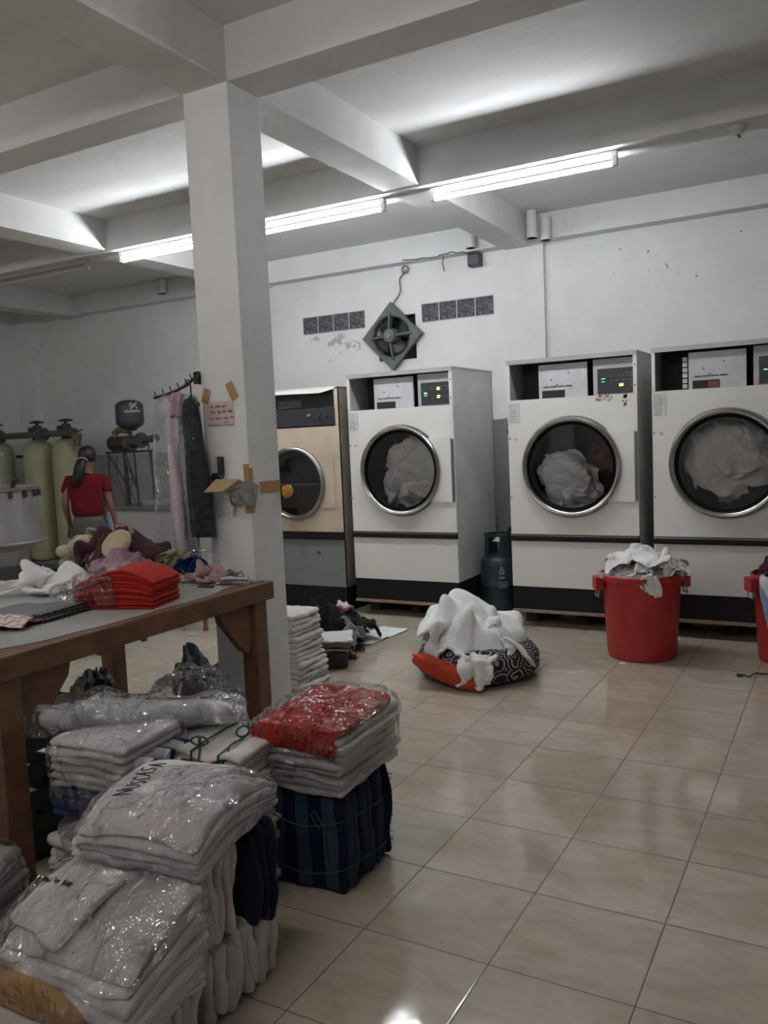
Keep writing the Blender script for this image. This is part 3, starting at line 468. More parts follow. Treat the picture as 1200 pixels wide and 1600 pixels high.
5,4,5,4,-1,-1,1,5,-5,2,5,-2,5,1,-5,-3,5,1,0,3,2,2,2,-1,2,3,-1,0,5,0,-2,8,-1,2,8,-5,4,8,-6,4,5,-4,2,4,-4,-1,5,-2,3,0,-5,0,1,-7,4,3,-5,-2,6,2,4,2,0,7,2,-2,3,7,-3,7,-2,-7,-86,-57,23,-3,5,2,-4,2,2,-7,2,-1,0,-3,5,-6,2,5,
-4,1,7,1,0,8,1,-8,6,0,-10,6,3,1,5,4,3,2,-5,0,3,2,3,1,6,4,-3,-6,12,-5,-4,15,-6,0,10,-5,0,8,0,7,-1,-1,-3,8,0,6,8,10,11,11,6,10,9,-1,5,6,6,6,0,5,3,-1,-3,-1,7,-2,0,0,-10,-4,6,-4,-6,6,1,2,4,-3,3,3,3,5,3,-2,3,5,-1,-1,10,-2,
3,4,-6,4,6,-3,5,3,-3,-1,3,-4,1,5,-2,1,3,-6,0,0,-7,1,4,-4,5,8,1,9,-3,-3,3,6,-2,6,5,-3,
    ]),
    'rag': (28, 32, [
13,-32,59,-3,3,-5,-4,-2,-5,-6,5,-4,-5,4,-3,-3,1,3,-1,3,-3,1,-5,-5,-1,-4,1,1,-4,1,-6,-4,-3,-11,10,3,0,7,4,4,0,3,4,5,0,1,7,-1,-5,-10,-9,8,-5,-16,14,2,-8,5,3,-4,1,-4,1,2,-7,3,8,-4,-4,3,-1,-3,1,4,-3,6,3,0,5,2,1,4,5,1,10,10,0,10,2,-1,
1,-11,0,5,-5,14,0,-31,49,0,2,1,-1,1,-1,-2,0,-4,0,3,0,-2,3,1,0,2,1,2,0,-6,5,-3,3,2,-3,2,-4,-6,-6,-16,2,-5,-6,6,4,2,3,1,4,3,5,3,8,0,-5,0,-5,-2,-9,-12,15,0,-11,10,2,-5,4,-2,-3,5,-8,3,8,-9,-2,4,-2,-7,2,5,-2,3,5,2,3,2,3,5,5,0,
5,9,-1,7,3,-4,4,-9,6,6,-4,12,-9,-28,43,4,-3,4,1,0,3,-1,1,1,0,1,-1,-2,4,0,4,4,1,5,0,0,7,-2,5,2,-3,1,-2,0,-9,-14,-3,-12,-13,2,-3,-1,3,-2,3,1,6,2,6,4,-2,4,-4,-5,-1,-7,14,-5,-8,12,-1,-7,6,2,-4,7,-8,-2,10,-11,-2,6,-3,-4,-3,5,0,0,8,3,
5,3,3,6,3,1,5,7,-2,3,2,-5,4,-6,7,5,-1,9,-13,-26,43,5,-3,6,1,-4,1,1,0,3,2,2,1,-3,4,1,6,3,0,8,1,4,7,-1,6,3,-2,-3,-4,-1,-14,-13,-2,-15,-13,-1,-2,-3,0,-4,1,6,-1,1,2,7,-4,3,1,4,5,-4,11,-4,-9,10,-5,-3,6,3,-5,6,-3,-6,8,-10,-1,8,-3,1,
-3,6,2,-1,8,0,7,4,1,4,1,2,3,6,-4,6,1,-2,3,-5,6,6,-1,5,-11,-30,42,1,1,7,1,-2,-1,-1,-2,3,3,1,3,1,4,4,8,0,0,6,1,4,4,4,4,3,2,-7,-4,-2,-14,-13,-3,-11,-10,0,-2,1,0,-4,1,-2,-3,1,6,0,3,3,3,5,2,-3,9,0,-5,5,-3,-3,4,-3,-2,5,2,-6,
5,-5,-1,3,-3,4,4,6,2,3,7,-2,4,3,-1,3,0,1,2,5,-3,6,0,-1,5,-7,0,5,0,4,-12,-31,41,0,-3,4,4,-1,0,3,0,6,0,1,5,2,4,5,6,3,-1,4,3,4,2,5,-2,1,0,-8,-2,-3,-9,-6,-1,-6,-5,0,-5,-3,1,-3,1,-2,-4,5,-1,-2,8,4,-1,7,5,1,3,-3,-3,0,0,-3,
2,0,-4,4,-1,-1,4,1,-4,3,0,3,6,1,4,2,6,-4,3,3,-2,2,-1,3,4,3,0,4,-3,-3,6,-3,-4,5,0,0,-14,-28,46,0,-7,2,4,-4,1,8,1,3,4,5,7,0,3,4,0,5,-2,2,5,0,1,3,-7,0,-1,-7,2,-2,-1,4,1,-1,-1,1,-5,-7,1,-6,-4,-2,-5,6,-2,-2,9,0,2,5,-2,-2,
4,1,-3,0,3,-4,-1,4,-3,4,1,-2,4,-2,1,3,0,1,1,3,-2,2,2,-3,3,3,2,6,-4,3,5,0,2,6,-2,0,4,2,-7,1,4,-6,-13,-34,59,2,1,0,4,-3,0,8,0,1,6,5,2,-4,3,2,-2,6,-3,0,6,-5,-2,-1,-10,1,0,-6,6,0,2,7,-1,6,2,-3,-3,-7,0,-9,-5,5,-6,5,-1,-2,
8,-1,2,6,-4,1,3,2,-4,1,3,-5,-1,4,-1,2,2,-2,3,2,0,1,-3,3,1,2,1,4,-1,-4,2,0,-2,6,1,2,8,-8,5,6,4,4,2,3,-6,1,4,-8,-6,-43,62,1,6,3,3,4,2,6,1,-1,2,3,2,-7,4,-2,-2,6,-9,0,5,-8,-2,-2,-10,2,0,-5,6,2,5,6,-1,9,6,-2,-3,-3,-2,-8,
-3,1,-5,3,4,-2,5,-2,1,5,-2,1,2,3,-4,-2,1,-4,0,5,-1,-1,2,-2,3,2,-2,1,-1,4,4,-3,4,5,0,-1,4,-5,-4,5,-1,0,10,-1,7,9,1,4,-3,6,-6,-3,1,-9,-4,-45,64,5,4,-2,3,5,5,4,3,4,0,6,-2,-11,6,-4,-5,4,-11,0,2,-8,-1,1,-8,3,2,-3,6,0,7,8,0,6,
4,-1,-2,1,-1,-6,3,1,-3,3,-2,0,2,-2,-2,1,4,-3,-1,1,-3,-6,0,-4,-2,6,-1,-2,-3,-5,0,2,-3,5,5,5,8,-5,8,7,-2,4,6,-3,-1,8,-2,-1,9,-2,4,6,5,-1,1,6,-8,-8,0,-11,-2,-44,69,5,2,-2,6,4,0,4,6,2,-2,5,2,-9,8,-3,-6,3,-9,0,2,-5,-4,3,-7,3,1,-3,
7,0,4,5,-1,5,3,3,-3,4,-1,-3,3,-3,3,2,-4,0,3,-1,-6,1,5,-7,-5,3,-6,-7,-1,-5,-5,-2,-4,-4,-2,-5,1,3,-2,5,7,5,11,1,11,10,-7,10,8,-3,4,8,-2,0,9,-1,-1,3,7,-6,-3,5,-14,-3,5,-14,-4,-41,70,6,1,1,6,3,1,5,5,2,2,5,-1,-4,5,-3,-4,3,-3,-1,3,-5,
-7,4,-6,-2,3,-5,6,1,2,6,-1,7,3,2,-1,2,1,-2,2,-5,3,3,-3,-1,3,1,-7,0,3,-10,-5,1,-8,-8,-1,-6,-8,-3,-5,-4,0,-5,1,4,-3,8,4,7,13,4,16,9,-9,13,7,-7,6,8,0,0,8,2,-4,1,6,-12,-4,4,-18,-1,12,-11,-5,-32,75,5,-1,-1,6,2,0,3,3,3,4,3,0,2,4,-2,
-1,3,-4,-4,4,-4,-7,3,-7,-5,2,-5,4,2,1,7,3,6,5,-1,6,3,1,-2,2,-1,-3,1,-4,-4,0,0,-5,-1,3,-10,-6,-4,-8,-8,-2,-5,-6,0,-6,-2,3,-4,-1,3,1,8,2,9,13,3,13,9,-8,14,6,-7,8,8,0,-1,6,4,-7,-1,3,-17,-2,8,-17,6,14,-9,-14,-19,66,8,-4,3,7,-2,4,4,3,4,
2,2,-2,2,2,0,1,3,-3,-7,0,-6,-5,3,-7,0,5,-1,4,4,-2,8,4,8,8,3,5,2,-2,-5,-4,-2,-6,-3,-2,-4,1,-1,-5,-1,-3,-7,-3,-2,-8,-4,0,-6,-4,2,-3,-3,3,-1,0,1,5,9,2,8,11,3,10,5,-8,14,6,-5,7,4,0,-4,2,1,-12,1,5,-15,5,9,-12,9,16,-7,-24,-12,63,8,-4,5,
8,0,6,4,4,-1,2,-1,-3,4,-3,-1,1,5,0,-5,1,-7,-5,0,-5,4,5,-2,5,7,4,9,4,4,8,5,5,-1,-4,-6,-9,-5,-9,-3,-3,-7,1,-3,-3,0,-2,-6,-3,-2,-6,0,3,-5,0,4,-2,0,1,4,1,2,9,8,2,12,8,-1,9,6,-4,7,4,-2,0,-1,0,-11,-2,1,-12,6,6,-8,9,10,-6,8,11,-11,
-36,-11,64,4,3,3,5,3,-1,5,0,-4,7,0,-1,6,-7,3,4,4,0,-1,4,-5,-2,-2,-5,5,5,-1,5,6,4,5,5,5,6,3,-1,-1,-4,-7,-9,-5,-6,-3,-5,-6,1,-1,-5,-1,-4,-5,1,1,-8,-1,4,-2,1,3,6,4,3,6,10,3,11,12,-1,14,6,-4,7,2,-1,3,-4,1,-8,-6,1,-15,1,3,-8,10,9,-4,
7,7,-7,4,2,-15,-48,-3,55,-2,6,-3,2,-1,-4,6,0,0,8,-1,4,8,-7,2,7,0,0,4,2,0,4,0,-4,4,3,1,2,6,2,3,4,-2,1,-5,-2,0,2,-5,0,-2,-5,-5,-4,-4,0,-1,-7,-1,-4,-7,5,2,-1,1,7,3,2,2,11,6,3,9,11,1,13,13,-1,14,9,-4,5,-2,2,-8,-8,0,-11,-8,2,-15,
8,1,-11,10,7,-4,2,8,-7,5,4,-9,-56,5,51,-5,5,-10,3,0,-2,10,-4,-1,8,-1,5,5,-3,4,3,-2,1,9,-1,4,7,-1,-3,3,3,-2,-2,3,-3,-2,-1,-6,0,-4,-4,5,2,0,6,4,1,-1,-3,-5,-2,0,-12,0,-3,-9,6,0,4,5,3,6,5,4,10,4,5,9,7,0,12,10,0,12,7,1,5,-1,-1,-8,
-11,0,-10,4,1,-12,5,1,-11,11,2,-5,1,7,-6,0,4,-7,-53,10,52,-6,6,-10,4,-2,-6,8,-7,4,8,1,1,5,0,2,1,-5,2,7,-4,5,6,0,-2,1,-1,-5,-4,0,-3,-1,-2,-7,0,1,-7,8,4,1,7,4,3,4,-1,-3,0,-2,-11,0,1,-11,5,-3,3,1,3,6,5,5,8,8,4,6,3,2,9,1,1,12,
4,2,6,2,-1,-6,1,0,-10,6,-1,-7,5,1,-6,6,1,-5,1,1,-6,-1,-1,-6,-49,17,51,-4,-4,-9,2,-1,-2,8,-5,5,8,1,3,4,0,0,1,-2,-1,3,-6,0,3,-5,-1,-1,-2,-4,-2,0,-6,-1,4,-5,4,6,-3,9,4,1,7,2,2,3,-2,-5,0,-1,-11,4,-1,-8,5,0,0,3,1,8,3,6,7,4,4,6,
4,2,3,0,0,7,4,0,2,5,3,-3,5,0,-4,4,-1,-6,4,-1,-4,1,1,-3,-2,1,-4,-1,-5,-2,-47,18,49,-1,-7,-5,4,0,-5,7,0,7,7,-2,8,7,-1,2,0,-3,-3,-1,-3,-4,-3,-4,-5,-3,-2,-2,2,3,-4,3,6,-3,8,5,0,4,3,-2,5,0,-1,4,-3,-5,2,-2,-10,2,-1,-8,4,3,0,4,4,9,
2,3,9,4,3,5,3,3,3,3,-3,1,3,-4,-4,6,2,-3,4,1,-1,3,0,-4,3,-1,-4,0,2,-1,-2,3,-1,-1,-3,-2,-45,16,48,1,-5,-4,6,3,-2,8,-1,6,9,-2,11,5,7,-2,2,-4,-2,-7,-5,-4,-6,-4,-5,-3,2,-6,4,9,-2,7,5,0,-2,0,-4,4,-1,-1,5,-3,-2,5,-2,-4,7,-4,-2,3,-1,-6,
0,3,-2,3,0,8,2,5,6,3,4,2,4,2,6,5,-1,1,4,-4,-9,3,-1,-7,5,0,0,2,2,-1,2,-2,-3,1,-2,-1,1,5,2,-2,1,0,-42,14,46,1,-3,1,8,5,3,9,-2,10,8,8,1,6,7,-2,-2,-4,-5,-3,-6,-5,-5,-1,-5,-5,8,-5,-2,9,-4,2,1,-3,-1,-4,-3,7,-4,2,5,-5,2,4,-1,-2,
4,-1,1,7,-2,-3,1,-3,-6,3,0,-2,0,3,3,2,4,3,6,2,6,5,-3,3,6,0,-2,3,-1,-7,4,0,0,2,2,0,0,-1,-5,-1,-1,-1,2,3,2,2,1,3,-41,15,45,2,-1,6,9,1,7,11,4,8,5,10,-4,1,7,-2,-1,-4,-6,-3,-5,-5,-3,1,-6,-7,9,-3,-9,7,-3,-1,-4,-4,5,-5,-3,8,-6,-3,
6,-5,2,5,1,1,5,1,0,5,-2,-1,3,-4,-5,2,-5,-7,2,2,-1,3,3,4,5,3,7,7,1,4,5,0,1,4,0,0,2,1,2,1,3,-1,-2,-1,-3,0,-1,-4,3,2,-3,3,-1,0,-40,20,51,5,-1,4,7,1,5,9,3,3,0,9,-1,0,7,-1,1,-3,-6,-4,-4,-6,-2,-3,-4,-9,8,-5,-10,5,-1,-1,-1,-6,
5,-3,-2,6,-6,-5,8,-6,0,10,-3,0,4,-1,0,5,0,-1,4,-6,-2,3,2,-6,3,1,-4,6,1,4,4,0,6,5,-1,3,4,6,2,2,2,6,0,3,3,2,1,-2,0,-2,-2,3,1,-5,1,0,-8,3,4,-3,-34,17,65,2,2,-1,4,1,1,5,4,-2,1,6,-3,-3,7,-2,-1,-1,-5,0,-8,-2,-3,-2,-7,-6,8,-4,
-9,2,0,-1,1,-5,1,-1,-4,5,-3,-3,9,-6,1,11,-8,-3,6,-3,-2,5,1,-2,3,1,-2,3,0,-3,5,4,-1,8,2,4,4,-2,-1,5,-2,1,1,5,5,1,5,5,1,4,1,4,1,-3,-1,-4,-3,2,0,-3,4,2,-9,8,3,-5,-26,23,73,1,0,-3,-4,2,-2,-1,0,-4,5,1,-5,-2,4,-4,-4,4,-2,0,-2,-3,
0,-3,-4,-5,3,-5,-5,-1,0,1,1,-4,2,2,-3,0,-5,-2,9,-3,0,8,-9,-3,3,-2,-8,5,3,-2,4,3,-1,6,1,0,7,3,2,7,1,3,5,-1,0,4,0,-3,4,1,2,-2,4,1,0,5,-2,4,2,-3,1,-4,-1,3,4,-2,7,2,-5,8,3,-9,-28,29,72,2,1,1,-1,-1,-6,-10,0,-1,1,0,-5,3,-6,-1,
0,2,-8,-2,8,-4,5,0,-1,-4,-3,-4,0,-6,-2,0,-3,-4,3,1,1,2,-3,-4,3,-5,-3,1,-1,-6,3,1,-4,4,5,-4,6,4,-1,8,3,0,8,3,2,7,-1,3,4,2,4,3,1,0,1,-1,-4,3,0,-6,1,2,-4,1,3,-1,3,-2,1,3,2,-1,7,8,-4,14,1,-3,
    ]),
    'throw': (31, 36, [
-98,-31,31,-1,4,-8,-1,-2,-6,1,-3,-7,5,0,-4,7,2,-2,6,-4,5,7,-3,0,6,-2,6,8,0,4,9,-1,3,2,-3,-7,0,4,-6,3,7,-2,2,-3,-4,3,-6,2,7,-3,7,8,-8,2,7,-6,2,2,-6,-4,5,0,3,5,0,-4,7,5,-5,11,6,-2,7,8,7,2,9,5,2,3,5,-2,4,7,-3,-11,2,-8,-6,-3,
-3,-8,-1,4,-5,0,4,5,1,4,6,-3,4,4,-2,4,2,1,-92,-33,36,-2,3,-7,1,1,-5,1,-1,-7,2,3,-5,5,0,-2,7,-3,1,7,-4,3,8,-2,-3,5,-2,2,7,0,4,8,-3,0,0,1,-7,3,7,-2,1,1,-5,4,-7,2,9,-8,4,5,-7,0,4,-6,-2,5,0,3,4,1,2,3,1,3,7,3,-3,8,7,-5,
11,7,-3,4,7,8,1,5,7,1,-1,9,-4,-8,-2,-7,-5,-4,-5,-6,-3,3,-4,1,5,-1,-1,6,1,0,5,4,1,1,5,-1,-88,-30,36,0,-3,-4,1,5,-5,0,1,-6,1,2,-5,5,3,-4,6,-5,0,8,-4,4,7,-4,1,6,0,-4,5,-1,-1,8,-2,3,4,-2,-4,2,4,-3,4,3,-5,4,-8,1,10,-7,8,-1,-7,-4,
4,-3,-5,8,1,1,5,3,4,3,4,5,6,4,4,7,4,-5,7,9,-8,8,5,4,1,3,8,2,-1,8,-3,-7,-3,-6,-5,-3,-6,-7,-3,1,-3,0,6,-1,1,5,-2,-5,6,-1,3,3,3,4,-81,-29,36,-2,-1,-5,0,-3,-5,-1,3,-5,4,4,-3,3,5,-1,7,-1,-5,7,-7,1,7,-1,4,7,-3,1,5,-1,-5,7,-2,-1,
5,-3,1,1,2,-4,5,-2,-4,4,-5,-2,6,-6,5,3,-5,2,3,1,-4,5,6,-4,8,1,2,4,1,5,3,2,3,5,7,-3,9,8,0,7,6,-4,5,2,6,2,2,6,-2,-8,-2,-3,-7,2,-6,-6,-3,-2,-4,-4,3,0,4,5,-4,-2,4,-1,-5,5,-2,4,-78,-34,35,0,4,-4,-1,2,-5,1,-3,-4,2,1,-2,4,4,-2,
6,2,-1,7,-1,-2,6,-4,-3,8,-1,3,7,-2,2,4,-1,-4,5,-3,-1,2,3,-4,4,-4,-1,4,-7,0,3,-7,-4,5,-2,6,7,2,0,5,9,-2,5,3,-2,3,0,4,3,1,4,2,6,-4,6,8,-1,10,5,1,8,2,1,4,-2,3,1,-3,4,0,-5,0,-5,-9,-1,-7,-2,-6,1,-5,-1,3,-1,5,4,-2,-4,4,0,-4,
-72,-27,36,0,-5,-5,-1,3,-3,0,3,-4,2,-6,-1,5,1,-1,5,3,-2,6,2,-3,6,1,-3,6,-2,-3,5,-2,0,6,-1,1,4,1,-1,2,0,0,5,-3,-5,5,-8,1,3,-7,-3,4,-3,4,5,2,5,8,4,-2,2,6,-1,1,3,1,4,0,3,5,2,0,4,8,-3,6,9,-1,9,3,1,9,0,1,3,-5,4,1,-6,2,
-1,-7,-2,-7,-3,-5,-4,-5,-4,2,-3,4,3,-3,3,4,1,-5,-66,-18,32,1,-8,1,0,-3,-3,-2,6,-2,3,-4,-3,4,-5,2,3,-1,-5,5,4,-2,6,2,-1,5,1,-2,3,2,-6,3,1,3,2,3,-3,5,1,3,5,-7,0,4,-11,-1,5,-6,-2,5,-3,-3,6,2,2,4,2,2,2,1,4,2,4,0,3,4,1,7,3,-2,
7,2,1,5,8,-3,4,9,2,9,0,1,7,-3,2,4,-7,-2,2,-6,1,-3,-3,-5,-7,-5,-5,0,-4,0,0,-2,7,2,-5,1,-62,-8,30,2,-7,0,1,-8,3,2,0,-3,-1,1,-4,2,-5,2,2,-3,-2,1,5,-5,4,4,-3,7,1,-1,2,3,-3,0,4,-5,3,3,-4,4,-1,1,4,-7,0,9,-8,4,6,-10,-1,4,-6,-1,
2,-2,5,3,4,-1,3,3,2,3,1,3,8,1,3,4,7,-3,7,5,-2,8,2,3,5,4,0,5,4,2,7,-2,1,8,-4,-1,3,-6,-6,1,-3,-3,-4,-5,-3,-3,-5,2,-2,-2,4,-5,-1,2,-58,-4,33,-1,-3,1,-2,-5,2,3,-3,0,5,-1,-5,1,-6,0,2,-5,-4,1,1,-4,0,9,-2,4,5,-5,7,5,-2,0,2,-6,
0,4,-5,5,-3,-2,3,-5,5,8,-9,4,8,-11,-3,6,-8,0,-2,-3,6,0,-1,5,4,5,0,5,3,-1,6,2,0,9,2,4,6,9,-3,6,5,-1,6,-2,5,5,-1,2,8,2,-1,9,0,-3,4,-7,-5,4,-4,-5,0,-5,-2,-5,-4,4,-8,-1,4,-7,-3,3,-53,-5,37,-6,3,1,-3,-3,3,-2,-4,0,7,-6,-1,9,-2,-5,
1,-7,-5,2,-5,-5,1,11,-3,0,11,-2,3,7,-6,3,0,-5,4,4,-3,3,-1,-5,3,-8,3,5,-8,1,10,-10,0,7,-9,1,-3,-2,8,-5,-2,2,3,2,5,5,4,-1,6,0,-4,11,4,6,12,4,-1,5,10,-1,8,0,5,3,-4,3,5,-4,-1,9,-1,-2,8,-1,-8,4,0,-8,3,-7,1,-6,-5,5,-9,-3,4,-11,-1,3,
-47,-9,37,-9,7,3,-7,3,0,-3,-4,4,6,-5,0,7,-6,-2,4,-8,-4,3,-5,-6,7,5,-8,1,12,-2,3,7,-4,2,0,-6,3,2,-4,4,2,-1,2,-4,-4,3,-6,-1,10,-7,3,7,-8,1,-6,-4,4,-4,-1,5,-1,0,4,6,0,-2,6,3,-4,11,3,3,12,3,8,11,8,0,8,3,-1,4,-2,6,4,-4,0,7,-2,-2,
6,-4,-5,7,1,-8,4,-7,0,-9,-3,4,-10,-3,3,-8,-3,5,-41,-11,40,-11,9,1,-7,7,0,-5,-3,5,4,-6,2,3,-8,-2,5,-8,-2,6,-5,-5,7,3,-9,6,6,-6,0,6,-3,2,-2,-5,3,2,-4,2,4,-1,4,-1,0,5,0,-3,8,0,-5,6,-7,4,-7,-4,4,-3,-4,4,1,0,4,3,-2,2,6,0,-3,9,3,-2,
13,6,5,15,8,4,11,0,-3,4,-3,3,1,-3,5,6,-4,0,5,-2,-4,4,-1,-8,4,-6,0,-10,-2,3,-6,-4,4,-6,-3,2,-40,-11,45,-8,10,-2,-6,7,1,-4,-2,1,2,-7,1,3,-6,-2,3,-6,2,7,-7,-3,7,-2,-9,5,8,-6,4,4,-3,3,-2,-4,-1,3,-3,-5,4,-1,2,5,-2,7,1,-1,8,2,-6,10,-5,1,
-4,-6,4,-5,-4,6,5,-4,-3,4,-1,4,3,0,-5,9,2,7,12,6,4,14,4,4,9,3,-3,8,-2,0,1,-5,7,2,-1,-3,5,-2,-7,6,-3,-4,-1,-5,-1,-3,-7,5,-10,0,3,-5,-3,3,-38,-6,44,-9,2,4,-5,5,1,-6,4,1,1,-6,1,4,-6,-1,6,-4,-4,4,-6,-6,9,-2,-3,7,1,-5,4,6,-4,4,4,-5,
-5,5,-2,-4,-1,4,-4,3,0,3,5,-4,10,3,-5,14,-3,-2,3,-7,2,-4,-5,6,4,-3,-2,4,-1,-3,7,2,-1,8,-1,8,9,-1,7,8,7,-1,8,-2,1,7,0,0,3,-3,7,5,-2,-2,5,-1,-7,6,-3,-8,4,-5,-1,-9,-4,6,-8,-3,4,-7,-1,3,-40,-1,41,-5,0,9,-5,0,4,-6,4,1,-3,-3,1,2,-6,-2,
7,-6,-3,8,-5,-6,10,1,-7,8,2,-3,1,6,-4,2,5,-4,0,6,-2,-4,-2,6,-6,2,2,2,4,-5,10,2,-5,12,1,-3,6,-7,0,1,-4,5,5,-3,-2,5,0,0,7,0,1,3,-3,6,7,0,4,8,1,0,6,-1,0,6,-1,4,6,3,2,3,-2,-4,4,-3,-8,8,-2,-5,3,-6,0,-4,-7,5,-11,-1,4,-8,1,2,
-43,5,41,-5,-1,8,-1,0,7,-6,-4,5,-7,0,0,3,-5,0,7,-4,-4,10,-6,-6,8,3,-10,9,3,-5,7,4,-3,-2,6,-1,2,4,-3,-3,3,4,-4,4,1,1,0,-5,11,-3,-1,7,1,-4,5,-1,1,5,-3,-3,4,-3,4,6,-4,3,8,1,0,3,-5,5,4,-4,4,4,5,-1,8,1,-2,9,0,0,4,3,3,5,-3,-2,
4,-4,-8,3,-2,-8,8,-5,3,-9,-6,6,-8,-3,5,-5,-2,4,-44,12,43,-7,-2,5,-3,-1,6,-2,-4,8,-5,-2,4,0,-5,2,7,-2,-3,10,-5,-7,10,1,-10,6,5,-7,8,3,-4,6,5,-2,0,5,-2,-2,3,-1,-3,3,-2,3,0,-4,6,-2,1,3,-4,4,6,0,-2,6,0,-3,5,-4,2,6,-2,2,3,-4,5,1,-5,4,
7,-2,2,9,1,1,8,4,-3,7,0,-8,7,0,0,5,1,-2,2,-4,-5,5,-2,-1,2,-3,2,-5,-7,6,-8,-2,4,-6,0,4,-50,14,44,-1,3,6,-4,-3,3,-4,-4,6,-2,-4,8,-1,-4,7,8,-3,-2,7,-1,-8,9,2,-9,6,3,-10,9,3,-5,8,6,-1,4,2,-3,0,3,-4,-1,2,-4,2,-1,0,4,-2,2,1,-3,1,
4,-1,3,5,-4,-1,6,-1,-1,4,-2,3,5,-3,3,3,-3,3,5,-2,1,10,3,-1,10,1,-6,9,-1,-8,6,-3,-3,4,3,-1,2,-3,-4,5,-3,1,4,-1,6,-8,-4,5,-6,-3,4,-5,0,4,-57,15,42,1,2,6,0,4,6,-6,-5,0,0,-3,10,2,-4,9,6,-3,3,5,-2,-8,9,2,-7,6,3,-12,10,2,-8,8,4,-5,
2,5,-1,4,2,-3,2,-1,-2,2,-2,3,2,1,1,0,-2,-5,4,-4,0,5,-3,2,4,-2,4,6,-1,3,1,-3,5,5,-2,3,8,-4,1,7,1,-13,13,-2,-8,8,-4,-6,6,2,-3,4,4,-3,4,1,0,2,-2,5,3,0,4,-4,-3,7,-6,-4,3,-4,0,3,-62,18,44,4,3,0,2,3,5,-4,0,4,0,-2,7,4,-6,8,
2,-7,1,6,1,-1,7,1,-8,7,2,-12,8,2,-9,8,4,-7,4,2,-4,4,2,-2,4,-1,3,-2,1,4,0,-2,2,5,1,-3,4,-2,-1,4,-4,0,3,-2,6,3,-4,7,5,0,5,5,-4,2,8,-2,-7,11,0,-13,11,-3,-9,7,0,-2,4,1,-2,1,4,-1,3,2,-1,4,-2,4,3,-2,5,-4,-4,2,-2,-1,5,-2,-1,6,
-63,22,49,-1,3,-4,5,1,-1,3,2,4,1,1,6,3,-4,7,1,-10,1,3,-3,-1,8,5,-1,5,-2,-13,9,3,-11,6,5,-8,5,2,-4,6,-1,-1,4,-2,2,-1,2,5,-2,1,4,5,-2,2,2,-3,1,3,-3,1,3,-1,5,3,-4,9,7,1,2,7,-2,0,9,-4,-10,15,0,-10,8,-4,-8,3,2,-6,3,0,2,-1,4,-1,
1,3,1,5,-2,1,1,-4,3,-3,-3,4,2,1,5,4,1,4,-67,27,51,5,2,-2,3,1,-7,6,-1,0,3,4,6,2,-1,4,2,-8,4,1,-7,-4,4,3,0,7,1,-5,6,-1,-7,8,3,-8,5,2,-4,4,1,-1,5,-1,-1,3,1,2,-2,2,6,-1,-4,6,3,-2,3,4,1,0,3,-5,7,4,-3,9,7,2,0,8,-2,-3,
10,-4,-9,7,-1,-15,9,-4,-7,6,1,2,-2,1,-4,2,3,4,0,2,-1,3,-2,0,2,-4,1,-1,0,7,5,6,5,8,2,1,-66,31,47,4,2,3,6,1,-3,5,2,-7,5,2,0,2,3,6,3,-6,2,-1,-8,-2,2,-6,-3,6,2,-1,6,-1,-5,6,2,-1,7,0,-1,2,2,-3,2,2,-5,4,1,1,7,-1,5,-6,1,7,
2,-1,7,4,-4,5,7,-2,3,4,-1,8,8,0,2,5,-2,-7,8,-3,-9,10,-2,-9,4,-2,-8,5,-2,-2,0,1,-4,1,2,2,2,1,2,3,-1,-1,3,-2,2,4,-3,0,3,6,3,6,8,4,-65,34,42,5,1,1,6,3,0,7,6,-1,3,1,-7,2,0,4,2,-3,3,0,-6,-2,-2,-7,-2,6,-4,0,7,-1,-2,6,3,0,
8,-1,2,4,2,-3,0,3,-6,2,2,-3,6,0,5,-1,1,8,2,-3,7,5,-1,6,6,-4,3,5,-1,3,5,-1,3,7,-1,-5,9,-2,-5,9,-1,-7,4,-2,-8,1,-2,-5,1,-1,-5,1,1,-2,1,1,4,4,-1,2,5,-2,2,4,-3,-4,6,0,4,6,9,4,-61,40,41,4,1,6,6,4,-7,1,5,-9,5,1,0,4,-1,2,
3,-4,2,1,-5,0,-2,-6,-1,3,-5,1,4,-2,-3,7,2,2,8,0,1,6,0,3,3,3,-4,0,3,-6,7,0,2,1,0,9,1,-4,3,4,-5,3,6,-1,4,5,-4,1,7,-2,0,8,2,-4,5,-4,-3,6,2,-5,4,3,-6,2,-4,-5,-2,-7,-2,3,-2,-4,3,5,0,4,2,4,5,-2,3,5,-1,3,7,-2,-3,8,3,9,
-59,45,46,6,3,-5,5,5,-5,2,4,-7,0,-1,-3,5,-4,2,4,-4,2,3,-5,2,1,-7,2,-3,-4,6,5,-1,-4,4,2,-5,7,-1,-1,5,2,4,5,3,2,4,3,-3,7,2,-1,-1,-1,7,5,-3,4,5,-4,-1,5,-5,0,6,-5,-1,6,-2,-4,6,0,-3,4,-5,-3,4,3,0,3,-2,-1,0,-3,-5,-1,-2,-5,4,-2,-2,
6,3,-1,6,2,3,5,2,5,4,1,4,7,-2,1,10,-3,3,-56,49,44,5,4,-5,0,5,-7,4,5,-3,5,-1,-3,4,-5,1,2,-5,4,3,-6,2,3,-9,4,-5,-5,6,4,-4,0,4,6,-5,4,3,-7,7,0,-3,5,2,3,4,5,3,7,4,2,5,-4,2,5,-2,3,6,-1,2,5,-5,-1,6,-5,-4,4,-4,-6,3,-3,-5,
